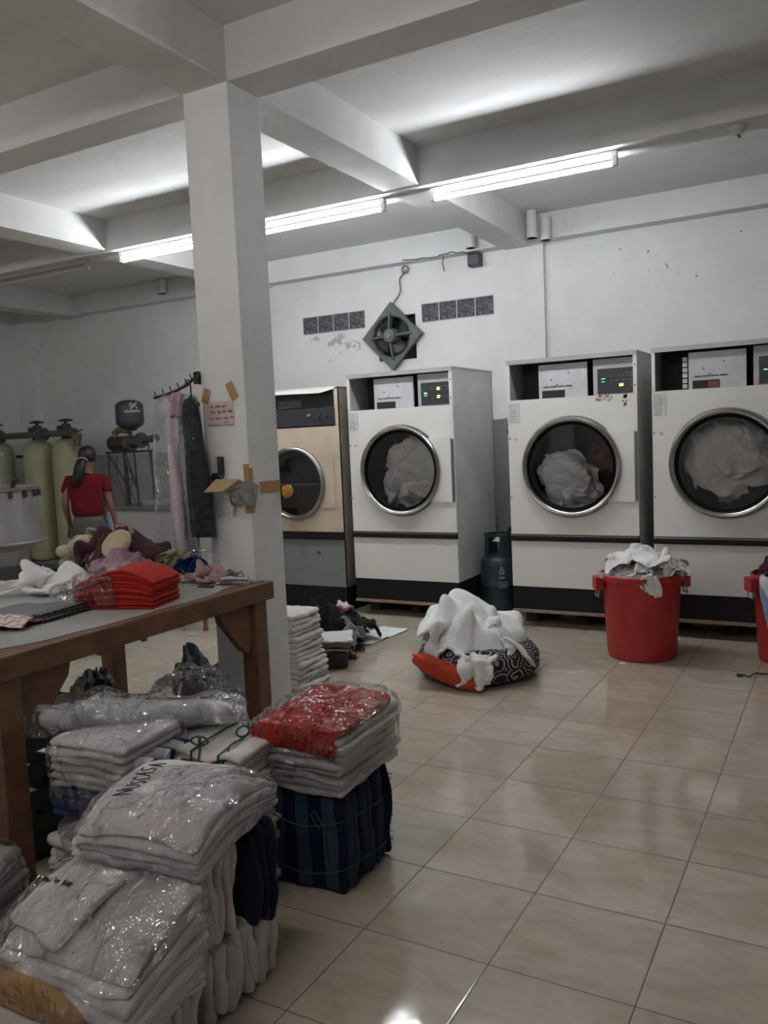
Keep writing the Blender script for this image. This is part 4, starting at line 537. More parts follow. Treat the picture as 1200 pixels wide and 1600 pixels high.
4,-3,-1,2,-2,-3,3,2,1,3,-1,0,1,-1,-6,2,-2,2,6,0,-2,8,1,-1,7,-2,3,5,3,5,6,2,4,8,-3,3,-56,55,43,2,3,-6,5,5,-2,4,-1,-2,4,-1,-1,1,-4,-1,6,-2,3,1,-7,2,-2,-9,3,4,-6,6,2,-5,4,3,2,-8,4,7,-7,4,4,-6,7,0,-4,7,4,4,6,3,4,7,-2,3,
7,-2,0,3,-3,3,6,1,0,5,-5,-2,1,-5,-6,4,-1,-4,4,-3,-3,2,-5,-4,4,-1,-2,3,3,4,2,-2,5,7,-2,0,7,2,-5,7,-1,-2,5,-1,2,7,-2,-3,5,-1,6,5,5,6,-53,55,47,3,2,-5,4,2,-2,5,2,0,1,-6,-2,0,-4,0,4,1,0,6,-3,1,-2,-8,2,1,-6,5,5,-2,3,4,0,-5,
4,3,-8,4,5,-4,4,4,-4,7,4,-2,6,-3,2,4,-5,3,7,-2,4,7,-2,-2,4,2,1,5,3,-1,4,-4,-2,5,-5,0,4,-4,-3,2,-1,-5,1,1,-6,5,-3,0,5,0,2,8,4,2,9,2,0,5,-3,-1,6,0,1,5,-2,-4,4,-3,3,4,1,7,-52,53,50,4,0,-3,4,-2,-3,6,2,4,4,-3,-2,-3,-4,-1,
1,-3,-2,6,2,1,0,-4,-1,2,-5,1,3,2,2,5,3,-4,2,1,-7,4,4,-4,4,4,2,8,3,-1,8,-2,-2,4,-10,-1,2,-6,6,7,-2,2,5,1,-6,4,4,-3,6,2,-1,5,-2,0,5,-1,0,5,-2,-2,1,-1,-4,3,-1,-5,10,-5,-2,11,0,0,5,5,-1,5,2,1,4,-3,2,3,2,4,5,-4,0,0,-3,4,
-50,59,50,4,-3,-1,2,-6,1,4,-5,-1,6,-1,4,1,-4,-1,-2,-3,-2,4,1,0,2,0,-1,1,1,-6,3,0,-3,2,5,-3,4,3,-2,4,3,-6,8,5,-3,6,5,2,7,-3,2,6,-10,0,2,-11,0,2,-6,5,5,2,-5,6,0,-4,5,1,-4,7,1,-2,6,4,-2,3,4,4,5,-2,-2,5,-5,-1,6,-1,-9,11,-7,-1,
10,1,2,3,5,-2,5,2,3,2,0,5,2,0,5,3,-6,-1,
    ]),
}
def sheet(kind, scale=(1, 1, 1), rz=0., mat=None, name='s', soft=2):
    """mesh of a settled sheet, scaled and turned"""
    m, n, s = SHEETS[kind]; g = np.cumsum(np.array(s, float).reshape(m, n, 3), axis=1) / 250. * np.array(scale)
    for _ in range(soft): g[1:-1, 1:-1] = g[1:-1, 1:-1] * .6 + (g[:-2, 1:-1] + g[2:, 1:-1] + g[1:-1, :-2] + g[1:-1, 2:]) * .1
    co = g.reshape(-1, 3); c, sn = math.cos(rz), math.sin(rz); co = np.stack([co[:, 0] * c - co[:, 1] * sn, co[:, 0] * sn + co[:, 1] * c, co[:, 2]], 1)
    if mat is not None:
        A = np.array(mat); co = co @ A[:3, :3].T + A[:3, 3]
    me = D.meshes.new(name); f = []
    for j in range(m - 1):
        for i in range(n - 1): a = j * n + i; f.append((a, a + 1, a + n + 1, a + n))
    me.from_pydata(co.tolist(), [], f)
    for p in me.polygons: p.use_smooth = True
    return me
def laid(name, kind, material, loc=(0, 0, 0), scale=(1, 1, 1), rz=0., parent=None, thick=.006, sub=2, mat=None, soft=2):
    me = sheet(kind, scale, rz, mat, name, soft); me.materials.append(material); o = D.objects.new(name, me); COL.objects.link(o); o.location = loc
    if parent: o.parent = parent
    s = o.modifiers.new('thickness', 'SOLIDIFY'); s.thickness = thick; s.offset = 1
    if sub: s = o.modifiers.new('smooth', 'SUBSURF'); s.levels = sub; s.render_levels = sub
    return o

# ---------------------------------------------------------------- structure
W = 7.4; ZC = 3.365; ZB = 3.123
XL, XR, YF = -9.5, 3.0, -3.5
struct('floor', MB().box(XL - .1, XR + .1, YF - .1, W + .1, -.1, 0), FLOOR)
struct('ceiling', MB().box(XL - .1, XR + .1, YF - .1, W + .1, ZC, ZC + .1), CEIL)
hx0, hx1, hz0, hz1 = -4.135, -3.715, 2.235, 2.665       # square fan opening
bk = MB().box(XL - .1, hx0, W, W + .12, 0, ZC).box(hx1, XR + .1, W, W + .12, 0, ZC).box(hx0, hx1, W, W + .12, 0, hz0).box(hx0, hx1, W, W + .12, hz1, ZC)
struct('wall_back', bk, WALL_BACK)
struct('wall_left', MB().box(XL - .1, XL, YF, W, 0, ZC), WALL)
struct('wall_right', MB().box(XR, XR + .1, YF, W, 0, ZC), WALL)
struct('wall_front', MB().box(XL, XR, YF - .1, YF, 0, ZC), WALL)
tag(MB().box(hx0 - .05, hx1 + .05, W + .10, W + .6, hz0 - .05, hz1 + .05).build('wall_back_duct', M('dark_duct', (.03, .03, .03), .9)), kind='structure')
# beams
ybeams = [(-2.762, -2.495), (-5.67, -5.40), (-8.55, -8.28), (.41, .68)]
xbeams = [(3.15, 3.385), (5.10, 5.335), (1.2, 1.435), (-.75, -.515), (-2.7, -2.465)]
for x0, x1 in ybeams: struct('ceiling_beam', MB().box(x0, x1, YF, W, ZB, ZC + .01, bev=.004), CEIL)
for y0, y1 in xbeams: struct('ceiling_cross_beam', MB().box(XL, XR, y0, y1, ZB + (.0 if y0 < 4 else -.012), ZC + .01, bev=.004), CEIL)
struct('wall_beam', MB().box(XL, XR, 7.25, W, 3.14, ZC, bev=.004), WALL)
struct('wall_beam_left', MB().box(XL, XL + .12, YF, W, 3.14, ZC, bev=.004), WALL)
struct('wall_column', MB().box(-2.80, -2.40, 7.36, W + .05, 0, ZC), WALL_BACK)
struct('wall_column', MB().box(XL, -9.2, 7.28, W + .05, 0, ZC), WALL)
struct('pillar', MB().box(-2.762, -2.495, 3.15, 3.39, 0, ZB + .02, bev=.006), WALL)

# ---------------------------------------------------------------- fluorescent battens
white_en = M('white_enamel', (.78, .78, .77), .35)
TUBE = emis('lit_tube', (.93, .97, 1.0), TUBE_POWER); TUBE_FILL = emis('added_fill_tube', (1.0, .96, .92), TUBE_POWER * .52)  # second emitter is dimmer, for the added fill tubes
OFFTUBE = M('unlit_tube', (.45, .45, .44), .3)
def batten(x0, x1, y, z, label, lit=True, tm=None):
    t = thing('fluorescent_light', label, 'light', (x0, y, z), 0, 'fluorescent lights under the cross beams')
    L = x1 - x0
    MB().box(0, L, -.022, .022, -.0, .035, bev=.004).build('batten', white_en if lit else M('grey_enamel', (.35, .35, .34), .5), t)
    for x in (.0, L - .03): MB().box(x, x + .03, -.018, .018, -.052, 0, bev=.004).build('lamp_holder', white_en if lit else M('grey_enamel', (.35, .35, .34), .5), t)
    MB().cyl((.03, 0, -.034), (L - .03, 0, -.034), .0145, n=16).build('tube', (tm or TUBE) if lit else OFFTUBE, t, smooth=40)
    return t
zt = ZB - .012 - .036
batten(-2.45, -1.22, 5.19, zt, 'lit white fluorescent tube right of the pillar beam, the largest in view')
batten(-3.96, -2.80, 5.19, zt, 'lit white fluorescent tube whose left end is hidden by the pillar')
batten(-5.33, -4.15, 5.19, zt, 'lit white fluorescent tube whose right end disappears behind the pillar')
batten(-6.95, -5.72, 5.19, zt, 'unlit grey fluorescent fitting at the far left of the cross beam', lit=False)
for x0, x1, y, lab in ((-3.95, -2.8, -.63, 'between the camera and the front wall, middle of three'), (-1.2, .0, -.63, 'between the camera and the front wall, nearest the right wall'),  # tubes added out of view to brighten the room
                       (-6.9, -5.75, -.63, 'between the camera and the front wall, nearest the left wall'), (-2.35, -1.15, 1.32, 'right above the towel bundles'),
                       (-8.15, -6.95, 1.32, 'over the left part of the room'), (-5.25, -4.05, 1.32, 'over the space left of the work table')):
    batten(x0, x1, y, ZB - .036, 'added fluorescent fill tube ' + lab, tm=TUBE_FILL)
# small things on ceiling and wall
t = thing('smoke_detector', 'small round white detector under the cross beam right of the lit tubes', 'detector', (-.56, 5.21, ZB - .012))
MB().lathe([(.045, 0), (.045, -.02), (.03, -.035), (.012, -.045)], n=20).build('housing', M('aged_plastic', (.55, .52, .49), .5), t, smooth=40)
MB().cyl((0, 0, -.04), (.012, 0, -.06), .008, n=8).build('sensor_tip', M('brown_plastic', (.2, .15, .13), .5), t)
pvc = M('pvc_pipe', (.68, .67, .66), .45)
def pipe(x, y, z0, z1, r, label, g='short white pipes through the wall beam', n=2):
    t = thing('drain_pipe', label, 'pipe', (x, y, z0), 0, g)
    MB().lathe([(r, 0), (r, z1 - z0)], n=20).build('pipe_body', pvc, t, smooth=40)
    MB().lathe([(r * 1.08, 0), (r * 1.08, .05), (r * .85, .05), (r * .85, 0)], n=20).build('socket', pvc, t, smooth=40)
    return t
pipe(-2.41, 7.10, 3.13, 3.36, .045, 'thick white pipe stub at the wall column, front one of the pair')
pipe(-2.31, 7.17, 3.11, 3.30, .042, 'white pipe stub at the wall column, rear one of the pair')
pipe(-3.02, 7.19, 3.15, 3.34, .042, 'short white pipe stub on the wall beam above the black box')
pipe(-6.78, 7.19, 3.20, 3.36, .045, 'short grey pipe stub on the wall beam left of the pillar')

# glass blocks
def gblock():
    m, t, b = nt('glass_block'); oc = objco(t)
    b.inputs['Roughness'].default_value = .08
    t.links.new(ramp(t, nz(t, 26, 5, .7, oc, 2.), [(.40, (.06, .06, .08)), (.6, (.17, .17, .19)), (.66, (.55, .55, .57))]), b.inputs['Base Color'])  # palest stop paints white glare splotches into the colour
    bump(t, b, nz(t, 18, 4, .6, oc, 2.5), .9, .03); return m
GB = gblock(); mort = M('mortar', (.5, .5, .5), .9)
for grp, x0, x1, z in (('left', -5.035, -4.28, 2.585), ('right', -3.645, -2.895, 2.57)):
    wd = (x1 - x0) / 4
    for i, nm in enumerate(('first', 'second', 'third', 'fourth')):
        side = 'four left of the exhaust fan' if grp == 'left' else 'four right of the exhaust fan'
        t = thing('glass_block', 'square patterned glass block, %s counted from left in the %s' % (nm, side), 'glass block', (x0 + wd * i, W, z), 0, 'glass blocks %s of the exhaust fan' % grp)
        MB().box(.006, wd - .006, -.012, .02, .004, .172, bev=.008).build('block_face', GB, t)
        MB().box(0, wd, -.004, .02, -.004, .18).build('mortar_joint', mort, t)

# exhaust fan (diamond mounted over square opening)
fm = M('green_grey_iron', (.10, .112, .104), .55, var=.25, vscale=14)
f2 = M('dark_iron', (.04, .045, .043), .5, var=.2)
t = thing('exhaust_fan', 'grey green iron exhaust fan on a diamond shaped frame over a square wall opening', 'fan', (-3.955, W - .045, 2.465))
mb = MB(); mb.holed(-.235, .235, -.235, .235, 0, 0, .195, -.02, .04); mb.xf(RY(PI / 4) @ Matrix.Scale(1.0, 4)); mb.build('frame', fm, t)
MB().lathe([(.205, -.03), (.205, .035), (.193, .035), (.193, -.03)], axis='y', n=48, caps=False).build('rim', fm, t, smooth=40)
MB().lathe([(.01, -.085), (.06, -.08), (.075, -.06), (.08, -.01), (.08, .05)], axis='y', n=28).build('motor', fm, t, smooth=40)
MB().lathe([(.005, -.095), (.03, -.09), (.034, -.08)], axis='y', n=20).build('motor_cap', M('worn_green', (.15, .19, .165), .5), t, smooth=40)
mb = MB()
for a in (0, PI / 2, PI, 3 * PI / 2):
    a += .05; mb.tube([(.06 * math.cos(a), -.05, .06 * math.sin(a)), (.13 * math.cos(a), -.045, .13 * math.sin(a)), (.225 * math.cos(a), -.02, .225 * math.sin(a))], [.016, .013, .016], 8)
mb.build('spider_arm', fm, t, smooth=60)
for k in range(4):
    a0 = k * PI / 2 + .5; P = []
    bm = MB(); n = 7; rows = []
    for i in range(n):
        r = .06 + i * .02; row = []
        for j in range(5):
            a = a0 + (j / 4 - .5) * (1.15 + .12 * i / n); row.append(bm.bm.verts.new((r * math.cos(a), .02 + (j / 4 - .5) * .07, r * math.sin(a))))
        rows.append(row)
    for A, B in zip(rows, rows[1:]):
        for j in range(4): bm.bm.faces.new((A[j], A[j + 1], B[j + 1], B[j]))
    o = bm.build('blade', f2, t, smooth=60); sm = o.modifiers.new('s', 'SOLIDIFY'); sm.thickness = .004
# fan cable, wall cables, box
cab = M('grey_cable', (.12, .12, .13), .6)
def wob(pts, k=.012, n=6, seed=0):
    out = []
    for a, b in zip(pts, pts[1:]):
        a, b = Vector(a), Vector(b)
        for i in range(n):
            u = i / n; p = a.lerp(b, u); out.append(p + Vector((nf(p, 14, seed), 0, nf(p, 14, seed + 5))) * k)
    out.append(Vector(pts[-1])); return out
mb = MB().tube(wob([(-3.955, W - .06, 2.70), (-3.93, W - .02, 2.80), (-3.86, W - .02, 2.92), (-3.84, W - .02, 3.02), (-3.79, W - .02, 3.09)], .03, 5), .006, 6)
mb.tube([(-3.79 + .035 * math.cos(a), W - .03, 3.09 + .035 * math.sin(a)) for a in [i * PI / 6 for i in range(13)]], .006, 6)
tag(mb.build('power_cable', cab, smooth=60), 'thin dark cable dropping from the wall beam to the exhaust fan', 'cable')
mb = MB().tube(wob([(-3.75, 7.243, 3.15), (-3.4, 7.243, 3.135), (-3.25, 7.243, 3.15), (-3.12, 7.243, 3.14), (-3.08, 7.3, 3.12)], .015, 5, 2), .005, 6)
mb.tube(wob([(-3.33, 7.243, 3.14), (-3.35, 7.3, 3.08), (-3.37, 7.36, 3.02)], .02, 4, 3), .005, 6)
tag(mb.build('beam_cable', cab, smooth=60), 'thin grey cable running under the wall beam towards the black box', 'cable')
t = thing('wall_box', 'small dark blue black box high on the wall left of the column', 'box', (-3.05, W, 3.07))
MB().box(-.06, .06, -.09, .0, -.055, .065, bev=.012).build('casing', M('navy_plastic', (.04, .04, .07), .5), t)
MB().box(-.045, .045, -.095, -.085, -.04, .05, bev=.004).build('cover', M('navy_cover', (.06, .06, .09), .4), t)

# ---------------------------------------------------------------- tumble dryers
enam = M('dryer_enamel', (.74, .73, .70), .42, var=.03, vscale=3)
galv = M('galvanised_side', (.58, .58, .57), .5, .1, var=.12, vscale=4)
topm = M('cap_strip', (.42, .42, .42), .4, .4)
black = M('black_plinth', (.010, .010, .012), .6, spec=.25)
chrome = M('brushed_chrome', (.42, .41, .40), .24, 1.0, var=.1, vscale=9)
rub = M('black_rubber', (.012, .012, .014), .6)
woodp = M('pallet_wood', (.28, .20, .14), .8, var=.3, vscale=20)
LED_G = emis('green_led', (.2, 1, .55), .25); LED_Y = emis('yellow_led', (.85, 1, .1), .7)
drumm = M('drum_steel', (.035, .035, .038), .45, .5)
ctlm = M('control_panel', (.035, .035, .045), .35)
ctlbox = M('control_housing', (.42, .42, .41), .5)
platem = M('inner_plate', (.52, .51, .54), .5, var=.15)
paper = M('paper_sheet', (.66, .66, .64), .8)
ink = M('ink', (.08, .08, .09), .8)
G = glass()
def sheet_lines(t, x0, x1, z0, z1, y, rows, name='instruction_sheet', pm=None, seed=0):
    MB().box(x0, x1, y - .0012, y, z0, z1).build(name, pm or paper, t)
    mb = MB(); rnd = random.Random(seed); ww = x1 - x0
    for i in range(rows):
        z = z1 - (i + 1) * (z1 - z0) / (rows + 1); x = x0 + ww * .08; end = x0 + ww * rnd.uniform(.6, .78)
        while x < end:
            l = rnd.uniform(.004, .014); h = rnd.uniform(.0014, .0026); mb.box(x, min(x + l, end), y - .002, y - .0011, z - h, z + h); x += l + .0035
        mb.box(x0 + ww * .84, x0 + ww * .93, y - .002, y - .0011, z - .0015, z + .0015)
    return mb.build('printed_lines', ink, t)
def cable_pts(): pass
def dryer(x0, label, kind):
    yf = 5.95
    t = thing('tumble_dryer', label, 'dryer', (x0, yf, 0), 0, 'white tumble dryers against the back wall')
    w_, dp = .95, .83; cx, cz, r = .475, 1.203, .335
    # pallet
    mb = MB().box(.0, w_, -.02, dp, .112, .133)
    mb.build('pallet', woodp, t)
    mb = MB()
    for x in (.08, .475, .87): mb.box(x - .045, x + .045, .16, dp - .02, 0, .112)
    mb.build('pallet_bearer', M('shadowed_wood', (.05, .04, .035), .9), t)  # wood darkened to stand in for the shadow beneath the dryer
    MB().box(0, w_, 0, dp, .133, .307).build('plinth', black, t)
    # shell: sides, back, top
    mb = MB().box(0, .015, .02, dp, .307, 1.985).box(w_ - .015, w_, .02, dp, .307, 1.985).box(0, w_, dp - .01, dp, .307, 1.985)
    mb.build('side_shell', galv, t)
    mb = MB().box(-.004, w_ + .004, -.006, dp, 1.985, 2.0).box(0, w_, -.008, .004, 1.967, 1.998)
    mb.build('top_cap', topm, t)
    mb = MB().box(0, .022, -.004, .02, 1.70, 1.99).box(w_ - .025, w_, -.004, .02, 1.70, 1.99).holed(0, w_, .705, 1.705, cx, cz, r, -.004, .024)
    mb.build('front_panel', enam, t)
    MB().box(0, w_, -.004, .02, .307, .655).build('lower_panel', enam, t)
    mb = MB().box(-.003, w_ + .003, -.022, .01, .655, .69, bev=.006).box(0, w_, -.01, .01, .69, .705)
    mb.build('rubbing_strip', black, t)
    MB().box(0, w_, -.014, -.006, .692, .700).build('strip_trim', chrome, t)
    # screws
    mb = MB()
    for z in (1.42, .98): mb.cyl((.012, -.008, z), (.012, -.003, z), .005, n=10)
    for z in (1.76, 1.90): mb.cyl((w_ - .012, -.008, z), (w_ - .012, -.003, z), .005, n=10)
    mb.build('screw', rub, t)
    # open control bay
    mb = MB().box(.022, w_ - .025, .30, .31, 1.70, 1.985).box(.022, w_ - .025, .02, .31, 1.695, 1.703)
    mb.build('bay_back', M('bay_dark', (.05, .05, .055), .7), t)
    MB().box(.235, .595, .035, .05, 1.705, 1.950).build('inner_plate', platem, t)
    mb = MB().box(.26, .43, .031, .036, 1.707, 1.762)
    for i in range(4): mb.box(.27 + i * .055, .315 + i * .055, .031, .036, 1.787, 1.792)
    for x, z in ((.33, 1.84), (.37, 1.80), (.45, 1.79), (.46, 1.88)): mb.cyl((x, .031, z), (x, .036, z), .005, n=10)
    mb.build('plate_slot', rub, t)
    if kind == 3:
        MB().box(.36, .425, .027, .032, 1.712, 1.752).build('relay', M('rust_red', (.22, .06, .04), .6), t)
        mb = MB()
        for i in range(6): mb.box(.195, .225, .04, .06, 1.715 + i * .036, 1.743 + i * .036)
        mb.build('terminal_block', M('terminal_white', (.5, .52, .5), .5), t)
    MB().box(.638, w_ - .025, .03, .2, 1.703, 1.96, bev=.004).build('control_housing', ctlbox, t)
    c = MB().box(.672, .925, .018, .032, 1.715, 1.888).build('control_panel', ctlm, t)
    if kind == 1:
        MB().box(.70, .725, .014, .019, 1.800, 1.812).box(.70, .725, .014, .019, 1.785, 1.790).build('green_light', LED_G, t)
        MB().lathe([(.013, 0), (.013, .004)], (.825, .013, 1.838), axis='y', n=12).build('yellow_light', LED_Y, t)
        MB().lathe([(.012, 0), (.012, .004)], (.825, .013, 1.775), axis='y', n=12).build('yellow_light', LED_Y, t)
    elif kind == 2:
        MB().box(.70, .725, .014, .019, 1.815, 1.820).box(.70, .725, .014, .019, 1.795, 1.799).build('green_light', LED_G, t)
        MB().box(.825, .853, .014, .019, 1.760, 1.777).build('yellow_light', LED_Y, t)
    else:
        MB().box(.70, .725, .014, .019, 1.80, 1.806).build('green_light', LED_G, t)
    mb = MB(); rnd = random.Random(kind)
    for x in (.765, .80, .845, .875, .90):
        for z in (1.76, 1.78, 1.80, 1.83, 1.85):
            if rnd.random() < .6: mb.box(x, x + .012, .0165, .019, z, z + .0035)
    mb.build('panel_print', M('panel_print', (.30, .32, .34), .6), t)
    # paper sheet, small badge
    sheet_lines(t, .005, .10, 1.53, 1.69, -.004, 10, seed=kind)
    mb = MB().box(.048, .072, -.0055, -.004, 1.418, 1.422).box(.048, .072, -.0055, -.004, 1.408, 1.411)
    mb.build('small_print', ink, t)
    # hinge panel
    arc = [(cx + .35 * math.cos(q), -.022, cz + .35 * math.sin(q)) for q in [math.radians(46.5 - 93 * i / 20) for i in range(21)]]
    MB().prism([(w_ - .02, -.022, .947), (w_ - .02, -.022, 1.455)] + arc, (0, .018, 0)).build('hinge_panel', enam, t)
    MB().box(w_ - .022, w_ - .004, -.024, -.002, .955, 1.44, bev=.002).build('hinge', M('hinge_steel', (.20, .20, .20), .4, .6), t)
    # door: chrome ring, gasket, glass
    d = MB().lathe([(.360, -.02), (.364, -.032), (.360, -.044), (.350, -.052), (.336, -.048), (.326, -.034), (.323, -.02), (.323, .0), (.360, .0)], (cx, 0, cz), 72, 'y', caps=False).build('door', chrome, t, smooth=50)
    MB().lathe([(.368, -.022), (.368, -.003), (.350, -.003)], (cx, 0, cz), 72, 'y', caps=False).build('gasket', rub, d, smooth=50)
    MB().lathe([(.326, -.034), (.324, .01), (.300, .02), (.304, -.014)], (cx, 0, cz), 72, 'y', caps=False).build('inner_gasket', rub, d, smooth=50)
    MB().lathe([(.306, -.012), (.306, -.006)], (cx, 0, cz), 64, 'y').build('glass', G, d)
    # drum
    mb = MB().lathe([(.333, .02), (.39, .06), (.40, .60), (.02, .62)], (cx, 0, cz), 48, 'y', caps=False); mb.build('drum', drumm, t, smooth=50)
    return t
def tumbling(t, kind):
    x0 = t.location.x; cx, cz = .475, 1.203; col = cloth('tumbling_white', (.88, .87, .86), wr=.2)
    FR = RX(PI / 2)          # heap turned to face the glass
    def load(kind_, dx, dz, sc, rz, dy=.29, m=col):
        return laid('laundry_load', kind_, m, (x0 + cx + dx, 5.95 + dy, cz + dz), sc, rz, mat=FR)
    if kind == 1: return tag(load('mound', .02, .0, (.74, .62, .56), .4), 'white cloths tumbling behind the glass of the dryer beneath the exhaust fan', 'laundry')
    if kind == 2:
        tag(load('mound', -.11, -.10, (.44, .50, .54), .9, .26), 'white cloths in the lower left of the dark drum of the rust marked dryer', 'laundry')
        return tag(load('rag', .14, .08, (.45, .6, .4), .2, .42, cloth('dark_red_cloth', (.16, .03, .03))), 'dark red cloth in the shadow of the rust marked dryer drum', 'laundry')
    return tag(load('mound', .0, -.0, (.72, .60, .56), 2.6), 'white cloths swirling behind the glass of the dryer cut by the right edge', 'laundry')
d1 = dryer(-3.645, 'white tumble dryer beneath the exhaust fan with green and two yellow lights', 1); tumbling(d1, 1)
d2 = dryer(-2.245, 'white tumble dryer with rust marks above its door and one yellow light', 2); tumbling(d2, 2)
d3 = dryer(-1.195, 'white tumble dryer cut off by the right edge, behind the red tub', 3); tumbling(d3, 3)
# rust marks
rnd = random.Random(5); mb = MB()
for k in range(46):
    if k < 24: x = .66 + rnd.random() * .12; z = 1.66 + rnd.random() * .035 - abs(x - .72) * .1
    else: x = .862 + rnd.gauss(0, .006); z = 1.60 + rnd.random() * .10
    mb.box(x, x + rnd.uniform(.003, .014), -.0052, -.004, z, z + rnd.uniform(.005, .018))
mb.build('rust_mark', M('rust', (.27, .15, .08), .9, var=.4, vscale=60), d2)

# beige older dryer
be = M('beige_enamel', (.56, .47, .36), .5, var=.16, vscale=3.5)
beig2 = M('beige_side', (.36, .31, .25), .5, .1, var=.12)
t = thing('tumble_dryer', 'old beige tumble dryer with dark empty door partly hidden by the pillar', 'dryer', (-4.705, 5.97, 0))
w_ = .95
MB().box(0, w_, 0, .83, 0, .215).build('plinth', black, t)
MB().box(0, w_, -.003, .02, .215, .63).build('lower_panel', M('grey_panel', (.20, .215, .215), .5), t)
mb = MB().box(.04, .045, -.008, 0, .5, .6)
MB().tube([(.50, -.004, .58), (.505, -.02, .55), (.53, -.02, .49), (.54, -.004, .47)], .005, 8).build('handle', chrome, t, smooth=60)
MB().lathe([(.016, 0), (.012, -.015)], (.69, -.003, .51), 14, 'y').build('lock', chrome, t, smooth=40)
mb.bm.free()
mb = MB().box(-.003, w_ + .003, -.025, .01, .625, .66, bev=.006).box(-.003, w_ + .003, -.012, .01, .66, .69, bev=.004); mb.build('rubbing_strip', black, t)
mb = MB().box(0, .012, .02, .83, .215, 1.915).box(w_ - .012, w_, .0, .83, .215, 1.915).box(0, w_, .82, .83, .215, 1.915); mb.build('side_shell', beig2, t)
mb = MB().holed(0, w_, .69, 1.59, .475, 1.11, .295, -.004, .024).box(0, .02, -.004, .02, 1.59, 1.9).box(w_ - .035, w_, -.004, .02, 1.59, 1.9); mb.build('front_panel', be, t)
mb = MB().prism([(0, 0, 1.915), (0, -.015, 1.89), (w_ - .16, -.03, 1.872), (w_ - .03, -.01, 1.90), (w_ - .03, 0, 1.915)], (0, .012, .012)).box(0, w_, 0, .83, 1.905, 1.918); mb.build('top_cap', M('bent_cap', (.5, .48, .44), .4, .3), t)
MB().box(.02, w_ - .035, .06, .07, 1.72, 1.90).build('bay_back', M('bay_dark', (.05, .05, .055), .7), t)
c = MB().box(.02, w_ - .03, -.006, .06, 1.60, 1.745, bev=.004).build('control_panel', ctlm, t)
MB().lathe([(.014, 0), (.011, -.02)], (.66, -.006, 1.69), 14, 'y').build('dial', M('dial_grey', (.3, .3, .3), .4), c)
MB().lathe([(.014, 0), (.011, -.02)], (.75, -.006, 1.68), 14, 'y').build('dial', M('dial_dark', (.08, .08, .08), .4), c)
MB().lathe([(.014, 0), (.011, -.02)], (.83, -.006, 1.68), 14, 'y').build('dial', M('dial_dark', (.08, .08, .08), .4), c)
MB().box(.30, .55, .05, .058, 1.765, 1.83).build('inner_plate', M('dim_plate', (.12, .12, .13), .6), t)
MB().prism([(.885, -.012, .895), (.885, -.012, 1.325)] + [(.475 + .30 * math.cos(q), -.012, 1.11 + .30 * math.sin(q)) for q in [math.radians(45.5 - 91 * i / 20) for i in range(21)]], (0, .009, 0)).build('hinge_panel', be, t)
d = MB().lathe([(.318, -.01), (.322, -.03), (.312, -.045), (.295, -.05), (.280, -.035), (.278, 0), (.318, 0)], (.475, 0, 1.11), 72, 'y', caps=False).build('door', M('dull_steel', (.33, .32, .31), .3, .9), t, smooth=50)
MB().lathe([(.28, -.012), (.28, -.006)], (.475, 0, 1.11), 64, 'y').build('glass', G, d)
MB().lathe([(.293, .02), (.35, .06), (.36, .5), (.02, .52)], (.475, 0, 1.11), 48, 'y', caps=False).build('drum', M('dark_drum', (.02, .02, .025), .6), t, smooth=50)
MB().box(.20, .75, -.018, -.012, 1.10, 1.106).build('glass_line', M('dim_line', (.10, .10, .11), .4), d)

